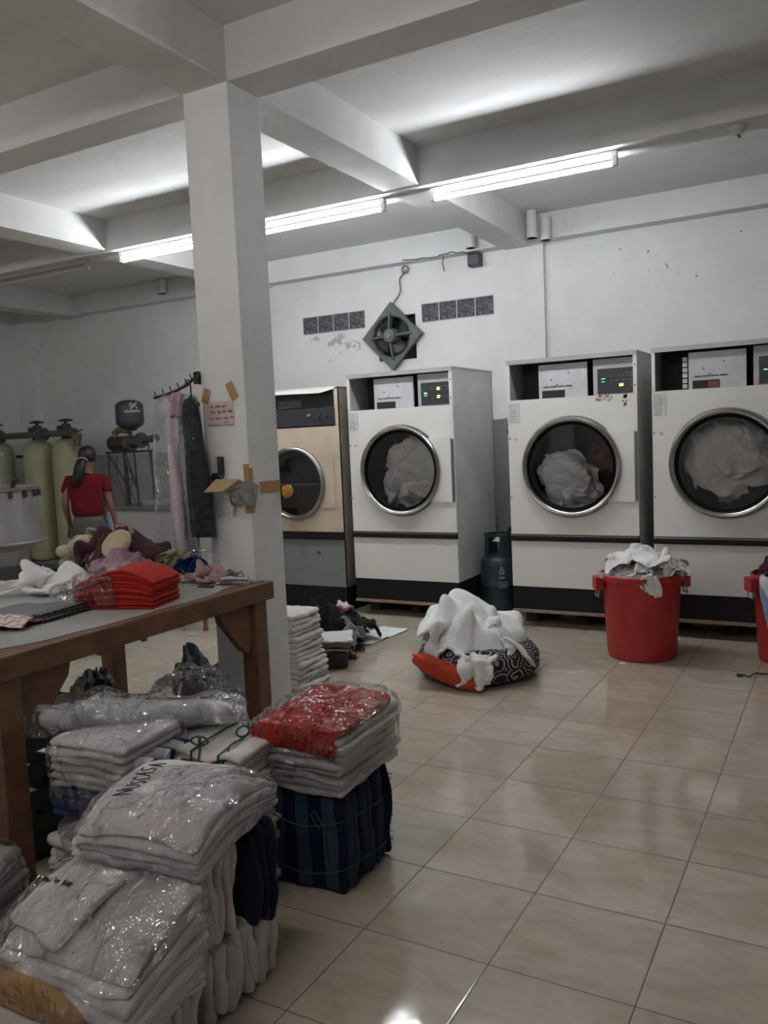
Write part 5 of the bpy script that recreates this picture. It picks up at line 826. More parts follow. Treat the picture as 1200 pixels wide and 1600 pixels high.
# ---------------------------------------------------------------- gas cylinders
gasm = M('teal_paint', (.012, .030, .042), .38, var=.3, vscale=8)
def gas(x, y, label, marks):
    t = thing('gas_cylinder', label, 'gas cylinder', (x, y, 0), 0, 'gas cylinders between the dryers')
    MB().lathe([(.11, .0), (.13, .0), (.13, .035), (.12, .035), (.14, .06), (.152, .10), (.153, .25), (.156, .255), (.153, .26), (.153, .40), (.145, .445), (.11, .485), (.05, .505), (.03, .51)], n=40).build('body', gasm, t, smooth=45)
    mb = MB()
    a0 = -PI / 2
    for (s, e) in ((.45, 2.7), (3.6, 5.85)):
        n = 14; L = []
        for i in range(n + 1):
            a = a0 + s + (e - s) * i / n
            L.append([mb.bm.verts.new((rr * math.cos(a), rr * math.sin(a), z)) for rr, z in ((.118, .46), (.112, .645), (.106, .645), (.110, .46))])
        for A, B in zip(L, L[1:]):
            for i in range(4):
                j = (i + 1) % 4; mb.bm.faces.new((A[i], A[j], B[j], B[i]))
        mb.bm.faces.new(L[0]); mb.bm.faces.new(L[-1][::-1])
    mb.lathe([(.118, .645), (.118, .662), (.104, .662), (.104, .645), (.118, .645)], n=36, caps=False)
    mb.build('collar', gasm, t, smooth=45)
    MB().cyl((0, 0, .505), (0, 0, .57), .014, n=12).cyl((0, 0, .57), (0, 0, .60), .022, n=12).build('valve', M('brass', (.35, .30, .2), .35, .9), t, smooth=40)
    MB().lathe([(.05, .60), (.02, .635), (.012, .64)], n=18).build('regulator', M('regulator_grey', (.6, .6, .6), .4), t, smooth=40)
    if marks:
        pm = M('print_pale', (.42, .46, .45), .7)
        R0 = .1545; ac = -PI / 2 + .49
        def onskin(pts, name):
            mb = MB()
            for (u0, u1, z0, z1) in pts:
                L = []
                for i in range(4):
                    a = ac + (u0 + (u1 - u0) * i / 3) / R0
                    L.append([mb.bm.verts.new((r * math.cos(a), r * math.sin(a), z)) for r, z in ((R0, z0), (R0, z1), (R0 - .003, z1), (R0 - .003, z0))])
                for A, B in zip(L, L[1:]):
                    for i in range(4): mb.bm.faces.new((A[i], A[(i + 1) % 4], B[(i + 1) % 4], B[i]))
                mb.bm.faces.new(L[0]); mb.bm.faces.new(L[-1])
            return mb.build(name, pm, t)
        E = []
        for i in range(9):   # droplet / flame emblem outline and filling
            z = .345 + i * .007; h = .020 * math.sin(PI * min(1, (i + 1.5) / 9)) ** .7
            E.append((-h, -h + .006, z, z + .0065)); E.append((h - .006, h, z, z + .0065))
            if i % 2: E.append((-h * .4, h * .5, z, z + .004))
        onskin(E, 'emblem')
        rnd = random.Random(3); Lw = []
        for z, a, b in ((.325, -.024, .024), (.317, -.02, .02), (.283, -.03, .045), (.262, -.018, .045), (.245, -.026, .044)):
            u = a
            while u < b:
                l = rnd.uniform(.003, .008); Lw.append((u, min(u + l, b), z - .003, z + .003)); u += l + .0018
        onskin(Lw, 'lettering')
    return t
gas(-2.49, 6.30, 'dark teal gas cylinder with pale emblem standing between the dryers', True)
gas(-2.43, 6.68, 'dark gas cylinder behind the one with the pale emblem', False)
mb = MB().tube(wob([(-2.63, 6.95, 1.55), (-2.60, 6.9, 1.46), (-2.52, 6.8, 1.36), (-2.40, 6.6, 1.22), (-2.36, 6.5, 1.0), (-2.43, 6.66, .66)], .02, 5, 7), .006, 6)
tag(mb.build('gas_hose', rub, smooth=60), 'thin black hose running down between the dryers', 'hose')

# ---------------------------------------------------------------- red tubs
redp = M('red_plastic', (.42, .022, .022), .38, var=.12, vscale=5, spec=.5)
wsheet = cloth('white_linen', (.80, .80, .80), wr=.5, wscale=16)
def tub(x, y, label, rz=0):
    t = thing('laundry_tub', label, 'tub', (x, y, 0), rz, 'red plastic tubs')
    prof_o = [(.195, 0), (.212, .004), (.218, .03), (.240, .45), (.245, .46), (.248, .50), (.262, .505), (.262, .535), (.252, .54), (.245, .53), (.236, .45), (.210, .03), (.0, .028)]
    MB().lathe(prof_o, n=96, caps=False, fn=lambda a, z: 1 + (.006 * (1 if math.sin(a * 10) > 0 else -1) if .03 < z < .46 else 0)).build('body', redp, t, smooth=35)
    for s in (-1, 1):
        mb = MB().box(s * .26 - .012, s * .26 + .03 * s + .012 if s > 0 else s * .26 + .012, -.05, .05, .44, .525, bev=.006) if s > 0 else MB().box(-.302, -.248, -.05, .05, .44, .525, bev=.006)
        mb.build('handle', redp, t)
        MB().tube([(s * .275, -.03, .45), (s * .285, -.035, .40), (s * .285, .035, .40), (s * .275, .03, .45)], .006, 8).build('bail', M('bail_grey', (.4, .4, .4), .4, .5), t, smooth=60)
    return t
tub(-1.175, 5.42, 'red plastic tub overflowing with white linen in front of the dryers', .5)
tub(-.285, 5.60, 'red plastic tub holding maroon cloth at the right edge', .5)
t = thing('white_linen', 'heap of crumpled white linen piled in the red tub before the dryers', 'linen', (-1.175, 5.42, 0))
mb = MB(); crumple(mb, (.222, .222, .10), 3, .14, 1.6, 5, None, mat=T((0, 0, .50)), fine=.04); mb.build('lower_folds', wsheet, t, smooth=180)
laid('top_sheet', 'mound', wsheet, (0, .0, .50), (.57, .52, .48), 1.9, t)
laid('side_fold', 'throw', wsheet, (-.12, -.10, .51), (.30, .36, .34), .3, t)
laid('right_fold', 'throw', wsheet, (.14, .02, .52), (.36, .36, .30), 2.3, t)
laid('crumpled_top', 'rag', wsheet, (.0, -.02, .60), (.40, .46, .30), 1.3, t)
laid('crumpled_side', 'rag', wsheet, (-.10, .0, .55), (.40, .50, .36), 2.9, t)
laid('crumpled_side', 'rag', wsheet, (.06, -.12, .55), (.40, .46, .32), 4.4, t)
laid('hanging_tip', 'rag', wsheet, (.10, -.235, .42), (.30, .12, .5), .4, t)
mb = MB(); crumple(mb, (.222, .222, .09), 3, .14, 1.6, 5, None, mat=T((-.285, 5.60, .50)), fine=.04); tag(mb.build('maroon_linen', cloth('maroon_cloth', (.07, .012, .02)), smooth=180), 'dark maroon cloth filling the tub at the right edge up to its rim', 'linen')
tag(laid('maroon_cloth', 'mound', cloth('maroon_cloth', (.07, .012, .02)), (-.30, 5.60, .452), (.56, .50, .5), .6), 'dark maroon cloth bundled in the tub at the right edge', 'cloth')
# white and blue cloth hanging over second tub
def bluewhite():
    m, t, b = nt('white_blue_print'); oc = objco(t)
    t.links.new(ramp(t, nz(t, 5, 3, .5, mapping(t, oc, (1, 1, .7), (.4, .5, 0)), .6), [(.47, (.74, .75, .76)), (.52, (.20, .27, .45)), (.60, (.25, .33, .5)), (.63, (.74, .75, .76))]), b.inputs['Base Color']); b.inputs['Roughness'].default_value = .9
    bump(t, b, nz(t, 12, 4, .6, oc), .4, .02); return m
mb = MB()
rows = []
for i in range(25):
    u = i / 24; row = []
    for j in range(17):
        v = j / 16 - .5; wdt = .22 * (1 - .75 * max(0, u - .25) ** 1.2)
        a = -2.35 + v * wdt / .27 * 1.3; r = .272 + .012 * math.sin(v * 14 + u * 2) + (0 if u > .1 else -.05 * (1 - u / .1))
        z = .555 - max(0, u - .08) * .34 + .02 * nf((v * 3, u * 3, 0), 1, 2)
        row.append(mb.bm.verts.new((r * math.cos(a), r * math.sin(a), z)))
    rows.append(row)
for A, B in zip(rows, rows[1:]):
    for j in range(16): mb.bm.faces.new((A[j], A[j + 1], B[j + 1], B[j]))
mb.xf(T((-.285, 5.60, 0)) @ RZ(.5))
o = mb.build('hanging_cloth', bluewhite(), smooth=180); sm = o.modifiers.new('s', 'SOLIDIFY'); sm.thickness = .006
tag(o, 'white and blue patterned cloth hanging over the rim of the tub at the right edge', 'cloth')
mb = MB().tube(wob([(-.56, 5.12, .006), (-.50, 5.10, .006), (-.46, 5.16, .02), (-.36, 5.20, .006), (-.25, 5.20, .006)], .02, 5, 4), .004, 6)
mb.tube([(-.56 + .012 * math.cos(a), 5.12 + .012 * math.sin(a), .008) for a in [i * PI / 5 for i in range(10)]], .006, 6)
tag(mb.build('wire', rub, smooth=60), 'thin black wire lying on the floor near the tub at the right edge', 'wire')
tag(crumple(MB(), (.07, .09, .06), 60, .3, 1.6, 4, .2).build('blue_cloth', cloth('blue_cloth', (.02, .04, .16)), loc=(-.245, 4.08, 0), smooth=180), 'dark blue cloth on the floor cut by the right edge', 'cloth')
# label scrap on floor
tag(MB().box(-.02, .02, -.012, .012, 0, .003).build('paper_scrap', paper, loc=(-1.24, 5.16, 0)), 'tiny white paper scrap on the floor at the base of the red tub', 'paper')
#@@PART2
# ---------------------------------------------------------------- work table
wood = M('brown_table_wood', (.15, .070, .036), .55, var=.35, vscale=9, bmp=.3, bscale=40)
lam = M('grey_laminate', (.36, .37, .36), .35, var=.12, vscale=7)
t = thing('work_table', 'long brown wooden work table with worn grey top in front of the pillar', 'table', (-2.29, 1.55, 0))
MB().box(-1.05, 0, 0, 1.47, .765, .845, bev=.006).build('tabletop', wood, t)
# laminate sheet with a broken wavy front edge
mb = MB(); N = 60; top = []
def wavy(u): return -.035 - .03 * max(0, nf((u * 4.2, .3, 0), 1, 3)) * 2.2 - .075 * max(0, math.sin(u * 7.5 + 1.2)) ** 3 * (1 if u < .5 else .55)
poly = [(wavy(i / N), .004 + 1.46 * i / N, .8452) for i in range(N + 1)] + [(-1.045, 1.464, .8452), (-1.045, .004, .8452)]
mb.prism(poly, (0, 0, .0035)); mb.build('laminate_sheet', lam, t)
for y in (.05, 1.33):
    for x in (-.09, -1.0):
        MB().box(x, x + .085, y, y + .085, 0, .77, bev=.006).build('leg', wood, t)
for y0, s in ((.135, 1), (1.33, -1)):
    P = [(-.06, y0, .77), (-.06, y0 + s * .21, .77), (-.06, y0 + s * .20, .72), (-.06, y0 + s * .07, .57), (-.06, y0 + s * .03, .545), (-.06, y0, .60)]
    MB().prism(P, (.035, 0, 0)).build('corner_brace', wood, t)
MB().box(-.98, -.94, .13, 1.34, .14, .20, bev=.004).box(-.98, -.08, .07, .11, .14, .20, bev=.004).build('lower_rail', wood, t)
TZ = .849

# ---------------------------------------------------------------- pillar fixtures
tape = M('brown_tape', (.42, .24, .10), .35)
card = M('cardboard', (.40, .31, .16), .7)
note = thing('paper_note', 'pinkish handwritten note held by two strips of brown tape on the pillar', 'note', (-2.645, 3.149, 1.625))
MB().box(-.085, .078, -.003, 0, -.058, .055).build('paper', M('pinkish_paper', (.62, .50, .47), .8), note)
MB().box(-.082, .076, -.005, -.003, -.060, -.054).build('folded_edge', M('pinkish_edge', (.45, .33, .30), .8), note)
for (x, z, a, l) in ((-.085, .085, .35, .07), (.075, .10, -.45, .085)):
    MB().box(-.021, .021, -.0055, -.003, -l / 2, l / 2).xf(T((x, 0, z)) @ RY(a)).build('tape_strip', tape, note)
def scrawl(parent, name, mat, rows, seed, base, r=.0011, fn=None):
    rnd = random.Random(seed); mb = MB()
    for (x0, x1, z, h) in rows:
        x = x0
        while x < x1 - .006:
            ln = rnd.uniform(.022, .038); pts = []; n = int(ln / .0022)
            for i in range(n):
                xx = x + i * .0022; zz = z + h * (.5 * math.sin(i * 1.7 + rnd.random() * 1.5) + rnd.uniform(-.25, .25))
                p = Vector((xx, base, zz)); pts.append(fn(p) if fn else p)
            if len(pts) > 2: mb.tube(pts, r, 5)
            x += ln + .007
    return mb.build(name, mat, parent, smooth=60)
scrawl(note, 'handwriting', M('red_brown_ink', (.26, .15, .14), .8), [(-.065, .05, .030, .010), (-.06, .062, .004, .012), (-.068, .062, -.026, .011), (.02, .06, -.046, .006)], 4, -.0045)
t = thing('hook_latch', 'dark metal latch on a clear plate screwed to the pillar above the cardboard tray', 'latch', (-2.665, 3.149, 1.36))
MB().box(-.035, .005, -.006, 0, -.06, .06, bev=.003).build('plate', M('clear_plate', (.5, .5, .5), .2), t)
MB().box(.0, .022, -.03, 0, -.035, .055, bev=.005).build('switch_body', M('dark_plastic', (.03, .03, .035), .4), t)
MB().cyl((-.02, -.03, -.045), (-.02, 0, -.045), .022, n=18).tube([(-.02, -.032, -.045), (.015, -.036, -.035), (.03, -.03, -.05)], .008, 8).build('knob', M('dark_metal_knob', (.05, .05, .055), .35, .6), t, smooth=40)
# cardboard tray taped round the pillar corner
t = thing('cardboard_tray', 'open cardboard tray with folded out flap taped to the pillar corner', 'tray', (-2.62, 3.15, 1.20))
gp = M('grey_card_wrapped', (.30, .29, .27), .3)
def plate(pts, th, mat, name):
    a, b, c = Vector(pts[0]), Vector(pts[1]), Vector(pts[2]); n = (b - a).cross(c - a).normalized()
    return MB().prism(pts, n * th).build(name, mat, t)
# tray body: front wall leaning out from the pillar face, reaching right to the corner
TO = Vector((-2.62, 3.15, 1.20))
def wp(*q): return [Vector(v) - TO for v in q]
plate(wp((-2.556, 3.045, 1.253), (-2.468, 3.10, 1.303), (-2.435, 3.140, 1.272), (-2.468, 3.146, 1.165), (-2.545, 3.10, 1.190)), .004, gp, 'front_wall')
plate(wp((-2.556, 3.045, 1.253), (-2.545, 3.10, 1.190), (-2.58, 3.148, 1.20), (-2.60, 3.148, 1.28)), .004, gp, 'side_wall')
plate(wp((-2.545, 3.10, 1.190), (-2.468, 3.146, 1.165), (-2.50, 3.149, 1.17), (-2.58, 3.149, 1.19)), .003, gp, 'bottom')
plate(wp((-2.668, 3.02, 1.250), (-2.555, 3.02, 1.252), (-2.515, 3.10, 1.305), (-2.66, 3.10, 1.305)), .004, card, 'flap')
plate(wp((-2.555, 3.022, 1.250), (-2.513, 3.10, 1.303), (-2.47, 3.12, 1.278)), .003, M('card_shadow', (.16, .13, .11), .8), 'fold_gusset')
plate(wp((-2.66, 3.13, 1.25), (-2.585, 3.13, 1.25), (-2.575, 3.13, 1.205), (-2.60, 3.13, 1.12), (-2.635, 3.13, 1.185)), .0015, M('white_scrap', (.66, .66, .69), .7), 'paper_scrap')
MB().box(.092, .124, -.004, -.0015, -.06, .175).build('tape_strip', tape, t)
MB().box(.125, .128, -.002, .022, -.06, .155).build('tape_strip', tape, t)
o = MB().box(.126, .129, .075, .235, .03, .085).xf(T((0, 0, 0))).build('tape_strip', tape, t)
mb = MB(); rounded(mb, .12, .06, .12, 4, 10, lambda q: q + Vector((0, -.006, .02)) * nf(q, 22, 5), T((.10, -.035, -.03)) @ RZ(.3)); mb.build('clear_film', plastic('clear_film_tray', .16, 1.2), t, smooth=60)
o = MB(); crumple(o, (.028, .03, .035), 5, .35, 1.6, 4, None); tag(o.build('yellow_rag', cloth('yellow_cloth', (.75, .42, .09)), loc=(-2.468, 3.408, 1.225), smooth=180), 'small yellow rag tucked behind the pillar edge at the end of the brown tape', 'rag')

# ---------------------------------------------------------------- garments on a waterfall hook bar
dkm = M('dark_bar', (.04, .04, .045), .4, .5)
t = thing('garment_hook_bar', 'dark curved bar of small hooks sticking out left of the pillar', 'hook bar', (-2.762, 3.16, 1.77))
pts = [(0, -.01, .035), (-.03, -.02, .03), (-.07, -.03, .0), (-.14, -.035, -.025), (-.21, -.035, -.04), (-.285, -.035, -.05)]
MB().tube(pts, .008, 10).build('bar', dkm, t, smooth=60)
MB().box(-.03, .0, -.03, .02, .0, .06, bev=.006).tube([(-.02, -.03, .05), (.01, -.04, .055), (.02, -.035, .03)], .007, 8).build('bracket', dkm, t, smooth=40)
for k in range(7):
    u = .12 + k * .14; i = min(int(u * 5), 4); f = u * 5 - i; p = Vector(pts[i]).lerp(Vector(pts[i + 1]), f)
    MB().tube([p, p + Vector((-.004, -.004, .018)), p + Vector((-.002, -.01, .03))], .003, 6).build('hook', dkm, t, smooth=60)
def garment(name, label, cat, x, y, ztop, zbot, w0, w1, d, mat, seed, rz=0., lean=0., folds=5, tail=0.):
    mb = MB(); n = 56; rows = []; m = 60
    for k in range(m + 1):
        u = k / m; z = ztop + (zbot - ztop) * u
        wv = w0 + (w1 - w0) * min(1, u * 1.4) if u > .06 else w0 * (.25 + .75 * (u / .06) ** .5)
        dd = d * (.55 + .45 * min(1, u * 3)); row = []
        for i in range(n):
            a = 2 * PI * i / n; f = 1 + .22 * min(1, u * 2.5) * math.sin(a * folds + seed + .8 * math.sin(u * 3 + seed)) + .10 * nf((math.cos(a) * 2, math.sin(a) * 2, u * 3.5), 1, seed)
            row.append(mb.bm.verts.new((x + lean * u + math.cos(a) * wv / 2 * f + .004 * nf((a, u * 14, 0), 1, seed), y + math.sin(a) * dd / 2 * f, z + tail * math.cos(a) * u + (.01 * nf((a, 0, 0), 1.5, seed) if k == m else 0))))
        rows.append(row)
    for A, B in zip(rows, rows[1:]):
        for i in range(n): mb.bm.faces.new((A[i], A[(i + 1) % n], B[(i + 1) % n], B[i]))
    mb.bm.faces.new(rows[0][::-1]); mb.bm.faces.new(rows[-1])
    return mb.build(name, mat, smooth=180)
t = thing('pink_dress', 'long pale pink dress under clear plastic hanging left of the dark suit', 'dress', (-2.90, 3.11, 0))
g = garment('skirt', '', '', .0, 0, 1.70, .90, .09, .135, .10, cloth('pale_pink', (.56, .48, .50), wscale=14), 2, folds=4, lean=.02); g.parent = t
g = garment('collar', '', '', .025, -.01, 1.735, 1.62, .07, .09, .07, cloth('dusty_pink', (.42, .30, .33)), 4); g.parent = t
g = garment('plastic_cover', '', '', -.03, .01, 1.73, .87, .18, .215, .16, plastic('garment_plastic', .04, .9, seed=3), 3, folds=3); g.parent = t
t = thing('dark_suit', 'dark grey suit under clear plastic hanging against the pillar edge', 'suit', (-2.775, 3.09, 0))
g = garment('jacket', '', '', -.01, 0, 1.70, 1.03, .095, .115, .09, cloth('charcoal_cloth', (.028, .03, .038), wscale=12), 8, folds=4, lean=.035); g.parent = t
MB().tube([(0, 0, 1.70), (.002, 0, 1.76), (-.01, 0, 1.79), (-.025, 0, 1.785), (-.03, 0, 1.765)], .004, 8).build('hanger_hook', dkm, t, smooth=60)
MB().tube([(-.05, 0, 1.66), (0, 0, 1.71), (.045, 0, 1.665)], .009, 8).build('hanger', dkm, t, smooth=60)
g = garment('plastic_cover', '', '', -.005, -.01, 1.72, .96, .12, .135, .12, plastic('suit_plastic', .02, .7, seed=7), 9, folds=3, lean=.03); g.parent = t

# ---------------------------------------------------------------- things on the table
redc = cloth('red_cloth', (.42, .022, .015), var=.12)
t = thing('red_napkin_bundle', 'stack of folded red cloths half wrapped in clear plastic on the work table', 'cloth bundle', (-2.535, 2.385, TZ), .30)
def redsag(q): 
    e = abs(q.x) / .17; return Vector((q.x, q.y, q.z * (1.06 - .16 * e ** 3) + .010 * math.sin(q.x * 16 + 1) * q.z / .1 + .012 * (q.z / .11) * math.cos(q.x * 9)))
rnd = random.Random(2); z = 0
for k in range(11):
    h = rnd.uniform(.0095, .0125); mb = MB()
    towel(mb, .325 + rnd.uniform(-.008, .008), .235 + rnd.uniform(-.008, .01), h, redsag, k, z, 18, mat=T((rnd.uniform(-.005, .005), rnd.uniform(-.004, .004), 0)), rough=.0022)
    mb.build('folded_cloth', redc, t, smooth=60); z += h * 1.0
mb = MB(); rounded(mb, .20, .262, z + .012, 7, 16, lambda q: q + Vector((.01 * nf(q, 14, 1), .006 * nf(q, 22, 2), .008 * nf(q, 18, 3) + .006)), T((-.085, 0, 0))); mb.build('plastic_wrap', plastic('red_wrap', .06, 1.5, seed=1), t, smooth=60)
# crumpled white linen behind left
tag(laid('white_linen', 'throw', wsheet, (-3.10, 2.50, TZ), (.62, .62, .52), .6), 'crumpled white linen on the table behind the folded grey cloth', 'linen')
mb = MB(); rounded(mb, .13, .17, .075, 4, 12, lambda q: q + Vector((.014 * nf(q, 14, 1), .014 * nf(q, 16, 2), .012 * nf(q, 18, 3))), None)
tag(mb.build('clear_bag', plastic('clear_bag_small', .12, 1.6, seed=4), loc=(-2.86, 2.37, TZ), smooth=60), 'loose clear plastic bag lying between the white linen and the red cloths', 'plastic bag')
# folded grey cloth with dotted hem
t = thing('grey_folded_cloth', 'folded grey cloth with a dotted dark hem lying on the table near the left edge', 'cloth', (-2.80, 2.12, TZ), .12)
mb = MB(); towel(mb, .34, .28, .014, lambda q: q + Vector((0, 0, .004 * math.sin(q.x * 12))), 4, 0, 18, rough=.002); mb.build('cloth_body', cloth('slate_cloth', (.17, .18, .20)), t, smooth=60)
def dots():
    m, tt, b = nt('dotted_hem'); v = tt.nodes.new('ShaderNodeTexVoronoi'); v.inputs['Scale'].default_value = 70; v.inputs['Randomness'].default_value = .25
    tt.links.new(objco(tt), v.inputs['Vector']); tt.links.new(ramp(tt, v.outputs['Distance'], [(.28, (.4, .4, .4)), (.34, (.03, .03, .035))]), b.inputs['Base Color']); b.inputs['Roughness'].default_value = .9; return m
dm = dots()
for k in range(3):
    mb = MB(); towel(mb, .05, .29, .010, None, k + 4, k * .009 + .002, 5, rough=.002); o = mb.build('dotted_hem', dm, t, smooth=60); o.location = (.165 + .012 * (2 - k), .0 + .008 * k, 0)
# checked cloth
def check():
    m, tt, b = nt('red_check'); oc = objco(tt); s = tt.nodes.new('ShaderNodeSeparateXYZ'); tt.links.new(oc, s.inputs[0]); k = None
    for a in (0, 1):
        u = mth(tt, 'FRACT', mth(tt, 'MULTIPLY', mth(tt, 'ADD', s.outputs[a], 5), 26)); l = mth(tt, 'LESS_THAN', u, .14); k = l if k is None else mth(tt, 'MAXIMUM', k, l)
    tt.links.new(mixc(tt, k, (.62, .57, .57), (.33, .07, .10)), b.inputs['Base Color']); b.inputs['Roughness'].default_value = .9; return m
mb = MB(); n = 40; rows = []
for i in range(n + 1):
    row = []
    for j in range(n + 1):
        u, v = i / n - .5, j / n - .5; q = Vector((u * .24, v * .2, 0)); q.z = .006 + .030 * abs(nf(q, 13, 2)) + .02 * max(0, .5 - abs(u + v * .4)) ; row.append(mb.bm.verts.new(q))
    rows.append(row)
for A, B in zip(rows, rows[1:]):
    for j in range(n): mb.bm.faces.new((A[j], A[j + 1], B[j + 1], B[j]))
o = mb.build('checked_cloth', check(), loc=(-2.68, 1.93, TZ), smooth=180); o.rotation_euler = (0, 0, .35); s_ = o.modifiers.new('s', 'SOLIDIFY'); s_.thickness = .004; s_.offset = 1
tag(o, 'white cloth with red checks lying on the table at the left edge', 'cloth')
# blankets
t = thing('brown_plush_blanket', 'crumpled dark brown and mauve plush blanket with a cream patch heaped on the table', 'blanket', (-3.05, 2.87, TZ))
laid('blanket_body', 'mound', cloth('brown_plush', (.085, .038, .045), weave=160, bmp=.5), (0, 0, 0), (.50, .36, .54), .5, t, .012)
mb = MB(); crumple(mb, (.085, .03, .066), 105, .08, 1.2, 5, None, mat=T((.07, -.12, .185)) @ RZ(.25) @ RY(-.35) @ RX(-.45), fine=.02); mb.build('cream_patch', cloth('cream_plush', (.50, .44, .31), weave=160, bmp=.5), t, smooth=180)
mb = MB(); mb.tube(wob([(-.24, -.02, .0), (-.19, -.11, .08), (-.06, -.16, .12), (.04, -.10, .19), (.10, -.04, .225), (.02, 0, .262), (-.05, .0, .25)], .012, 6, 5), .011, 8); mb.build('mauve_border', cloth('mauve', (.33, .21, .26), weave=160), t, smooth=180)
t = thing('mauve_blanket', 'mauve blanket folded loosely between the red cloths and the brown blanket', 'blanket', (-2.90, 2.70, TZ), .25)
laid('blanket_body', 'mound', MC['mauve'], (0, 0, 0), (.58, .30, .36), 1.9, t, .012)
mb = MB(); mb.lathe([(.001, -.006), (.024, -.004), (.026, .0), (.024, .004), (.001, .006)], n=18, axis='y'); mb.xf(T((.0, -.105, .095)) @ RX(.5)); mb.build('button_patch', MC['brown_plush'], t, smooth=60)
MB().lathe([(.001, -.010), (.015, -.008), (.015, -.003)], n=16, axis='y').xf(T((.0, -.105, .095)) @ RX(.5)).build('cream_button', MC['cream_plush'], t, smooth=60)
tag(laid('green_grey_cloth', 'rag', cloth('green_grey', (.34, .36, .22), var=.35), (-2.74, 2.88, TZ), (.52, .46, .50), .3), 'crumpled grey cloth with yellow green parts next to the brown blanket', 'cloth')
tag(laid('white_cloth', 'rag', wsheet, (-2.84, 2.985, TZ), (.26, .26, .34), .3), 'small white cloth tip sticking up behind the green grey cloth', 'cloth')
tag(laid('royal_blue_cloth', 'rag', cloth('royal_blue', (.012, .03, .16)), (-2.65, 2.88, TZ), (.36, .26, .40), 1.1), 'crumpled royal blue cloth beside the pale pink cloth on the table', 'cloth')
tag(laid('pink_cloth', 'throw', cloth('greyish_pink', (.40, .27, .27)), (-2.54, 2.89, TZ), (.29, .32, .36), .3), 'crumpled greyish pink cloth on the far end of the table before the pillar', 'cloth')
t = thing('grey_garment', 'thin grey striped garment folded flat at the far right table corner', 'garment', (-2.42, 2.90, TZ), .3)
for k in range(4):
    mb = MB(); towel(mb, .15 - k * .012, .10, .006, lambda q: q + Vector((0, 0, .006 * math.sin(q.x * 30 + 2))), k, k * .006, 12, rough=.003, mat=RZ(.15 * k)); mb.build('fold', [cloth('grey_knit', (.24, .24, .25)), cloth('pale_knit', (.5, .5, .52))][k % 2], t, smooth=60)
MB().tube(wob([(-.06, .02, .024), (-.02, .03, .06), (.0, .03, .03), (.03, .02, .05), (.05, .0, .026)], .01, 5, 3), .004, 6).build('strap', MC['grey_knit'], t, smooth=60)
tag(MB().box(-.05, .03, -.012, .012, 0, .008, bev=.003).build('dark_strip', M('dark_comb', (.03, .03, .04), .4), loc=(-2.47, 2.78, TZ)), 'small flat dark strip lying on the table near its far corner', 'strip')
# stuffed cream rolls hanging over the rear left
t = thing('cream_rolled_cloth', 'cream cloth twisted into bulging rolls left of the brown blanket', 'cloth', (-3.43, 2.93, TZ))
for k, (x, z, r, rr) in enumerate(((-.10, .055, .045, .3), (-.10, .11, .042, -.2), (-.02, .12, .05, .5), (.05, .15, .05, .2), (.10, .17, .04, 0))):
    mb = MB(); crumple(mb, (r * 1.25, r, r * .8), 131 + k, .12, 1.2, 4, None, mat=T((x, -.02 * k, z)) @ RY(-rr), fine=.03); mb.build('roll', cloth('cream_cotton', (.44, .40, .32)), t, smooth=180)
mb = MB(); crumple(mb, (.11, .07, .05), 139, .2, 1.3, 4, .3); mb.build('lower_roll', MC['cream_cotton'], t, smooth=180)

# ---------------------------------------------------------------- towel stacks helper
terry = cloth('white_terry', (.64, .60, .59), var=.05, weave=320, bmp=.6, wr=.25, wscale=10)
terry2 = cloth('offwhite_terry', (.58, .53, .52), var=.06, weave=320, bmp=.6, wr=.25, wscale=10)
VERT = Matrix(((0, -1, 0, 0), (0, 0, -1, 0), (1, 0, 0, 0), (0, 0, 0, 1)))   # towels stood on end, folds facing +X, stacked along -Y
def stack(parent, n, w_, d, th, mats, mat=None, sag=None, seed=0, name='towel', jit=.008, rough=.004, fold=-1, nx=14, thing_fn=None, vary=.15):
    rnd = random.Random(seed); z = 0
    for k in range(n):
        h = th * rnd.uniform(1 - vary, 1 + vary); mb = MB()
        j = T((rnd.uniform(-jit, jit), rnd.uniform(-jit, jit), 0)) @ RZ(rnd.uniform(-.012, .012))
        towel(mb, w_ + rnd.uniform(-jit, jit), d + rnd.uniform(-jit, jit), h, sag, seed + k, z, nx, fold, j, rough)
        if mat is not None: mb.xf(mat)
        o = mb.build(name, mats[k % len(mats)], parent, smooth=60)
        if thing_fn: thing_fn(o, k)
        z += h * .985
    return z
def string(parent, loops, col, r=.0022):
    mb = MB()
    for L in loops: mb.tube(L, r, 6)
    return mb.build('string', col, parent, smooth=60)
def ring_pts(w_, d, p=5, n=40, fn=None):
    out = []
    for i in range(n + 1):
        a = 2 * PI * i / n; c, s = math.cos(a), math.sin(a); l = (abs(c) ** p + abs(s) ** p) ** (1 / p)
        out.append(fn(c / l * w_ / 2, s / l * d / 2))
    return out
green = M('green_string', (.02, .085, .05), .6)
def bag(parent, w_, d, h, fn=None, mat=None, seed=0, p=5, name='plastic_bag', base=.07, wr=1.3, k=1.0):
    mb = MB()
    def f(q):
        q = q + Vector((nf(q, 11, seed), nf(q, 11, seed + 2), nf(q, 13, seed + 4))) * .016 * k + Vector((ridge(nf(q, 15, seed)), ridge(nf(q, 15, seed + 1)), ridge(nf(q, 13, seed + 5)))) * .007 * k + Vector((0, 0, nf(q, 34, seed) * .006))
        q.z = max(q.z, .002)
        return fn(q) if fn else q
    rounded(mb, w_, d, h, p, 36, f, mat); return mb.build(name, plastic('bag_film_%d' % int(seed), base, wr, seed=seed), parent, smooth=60)

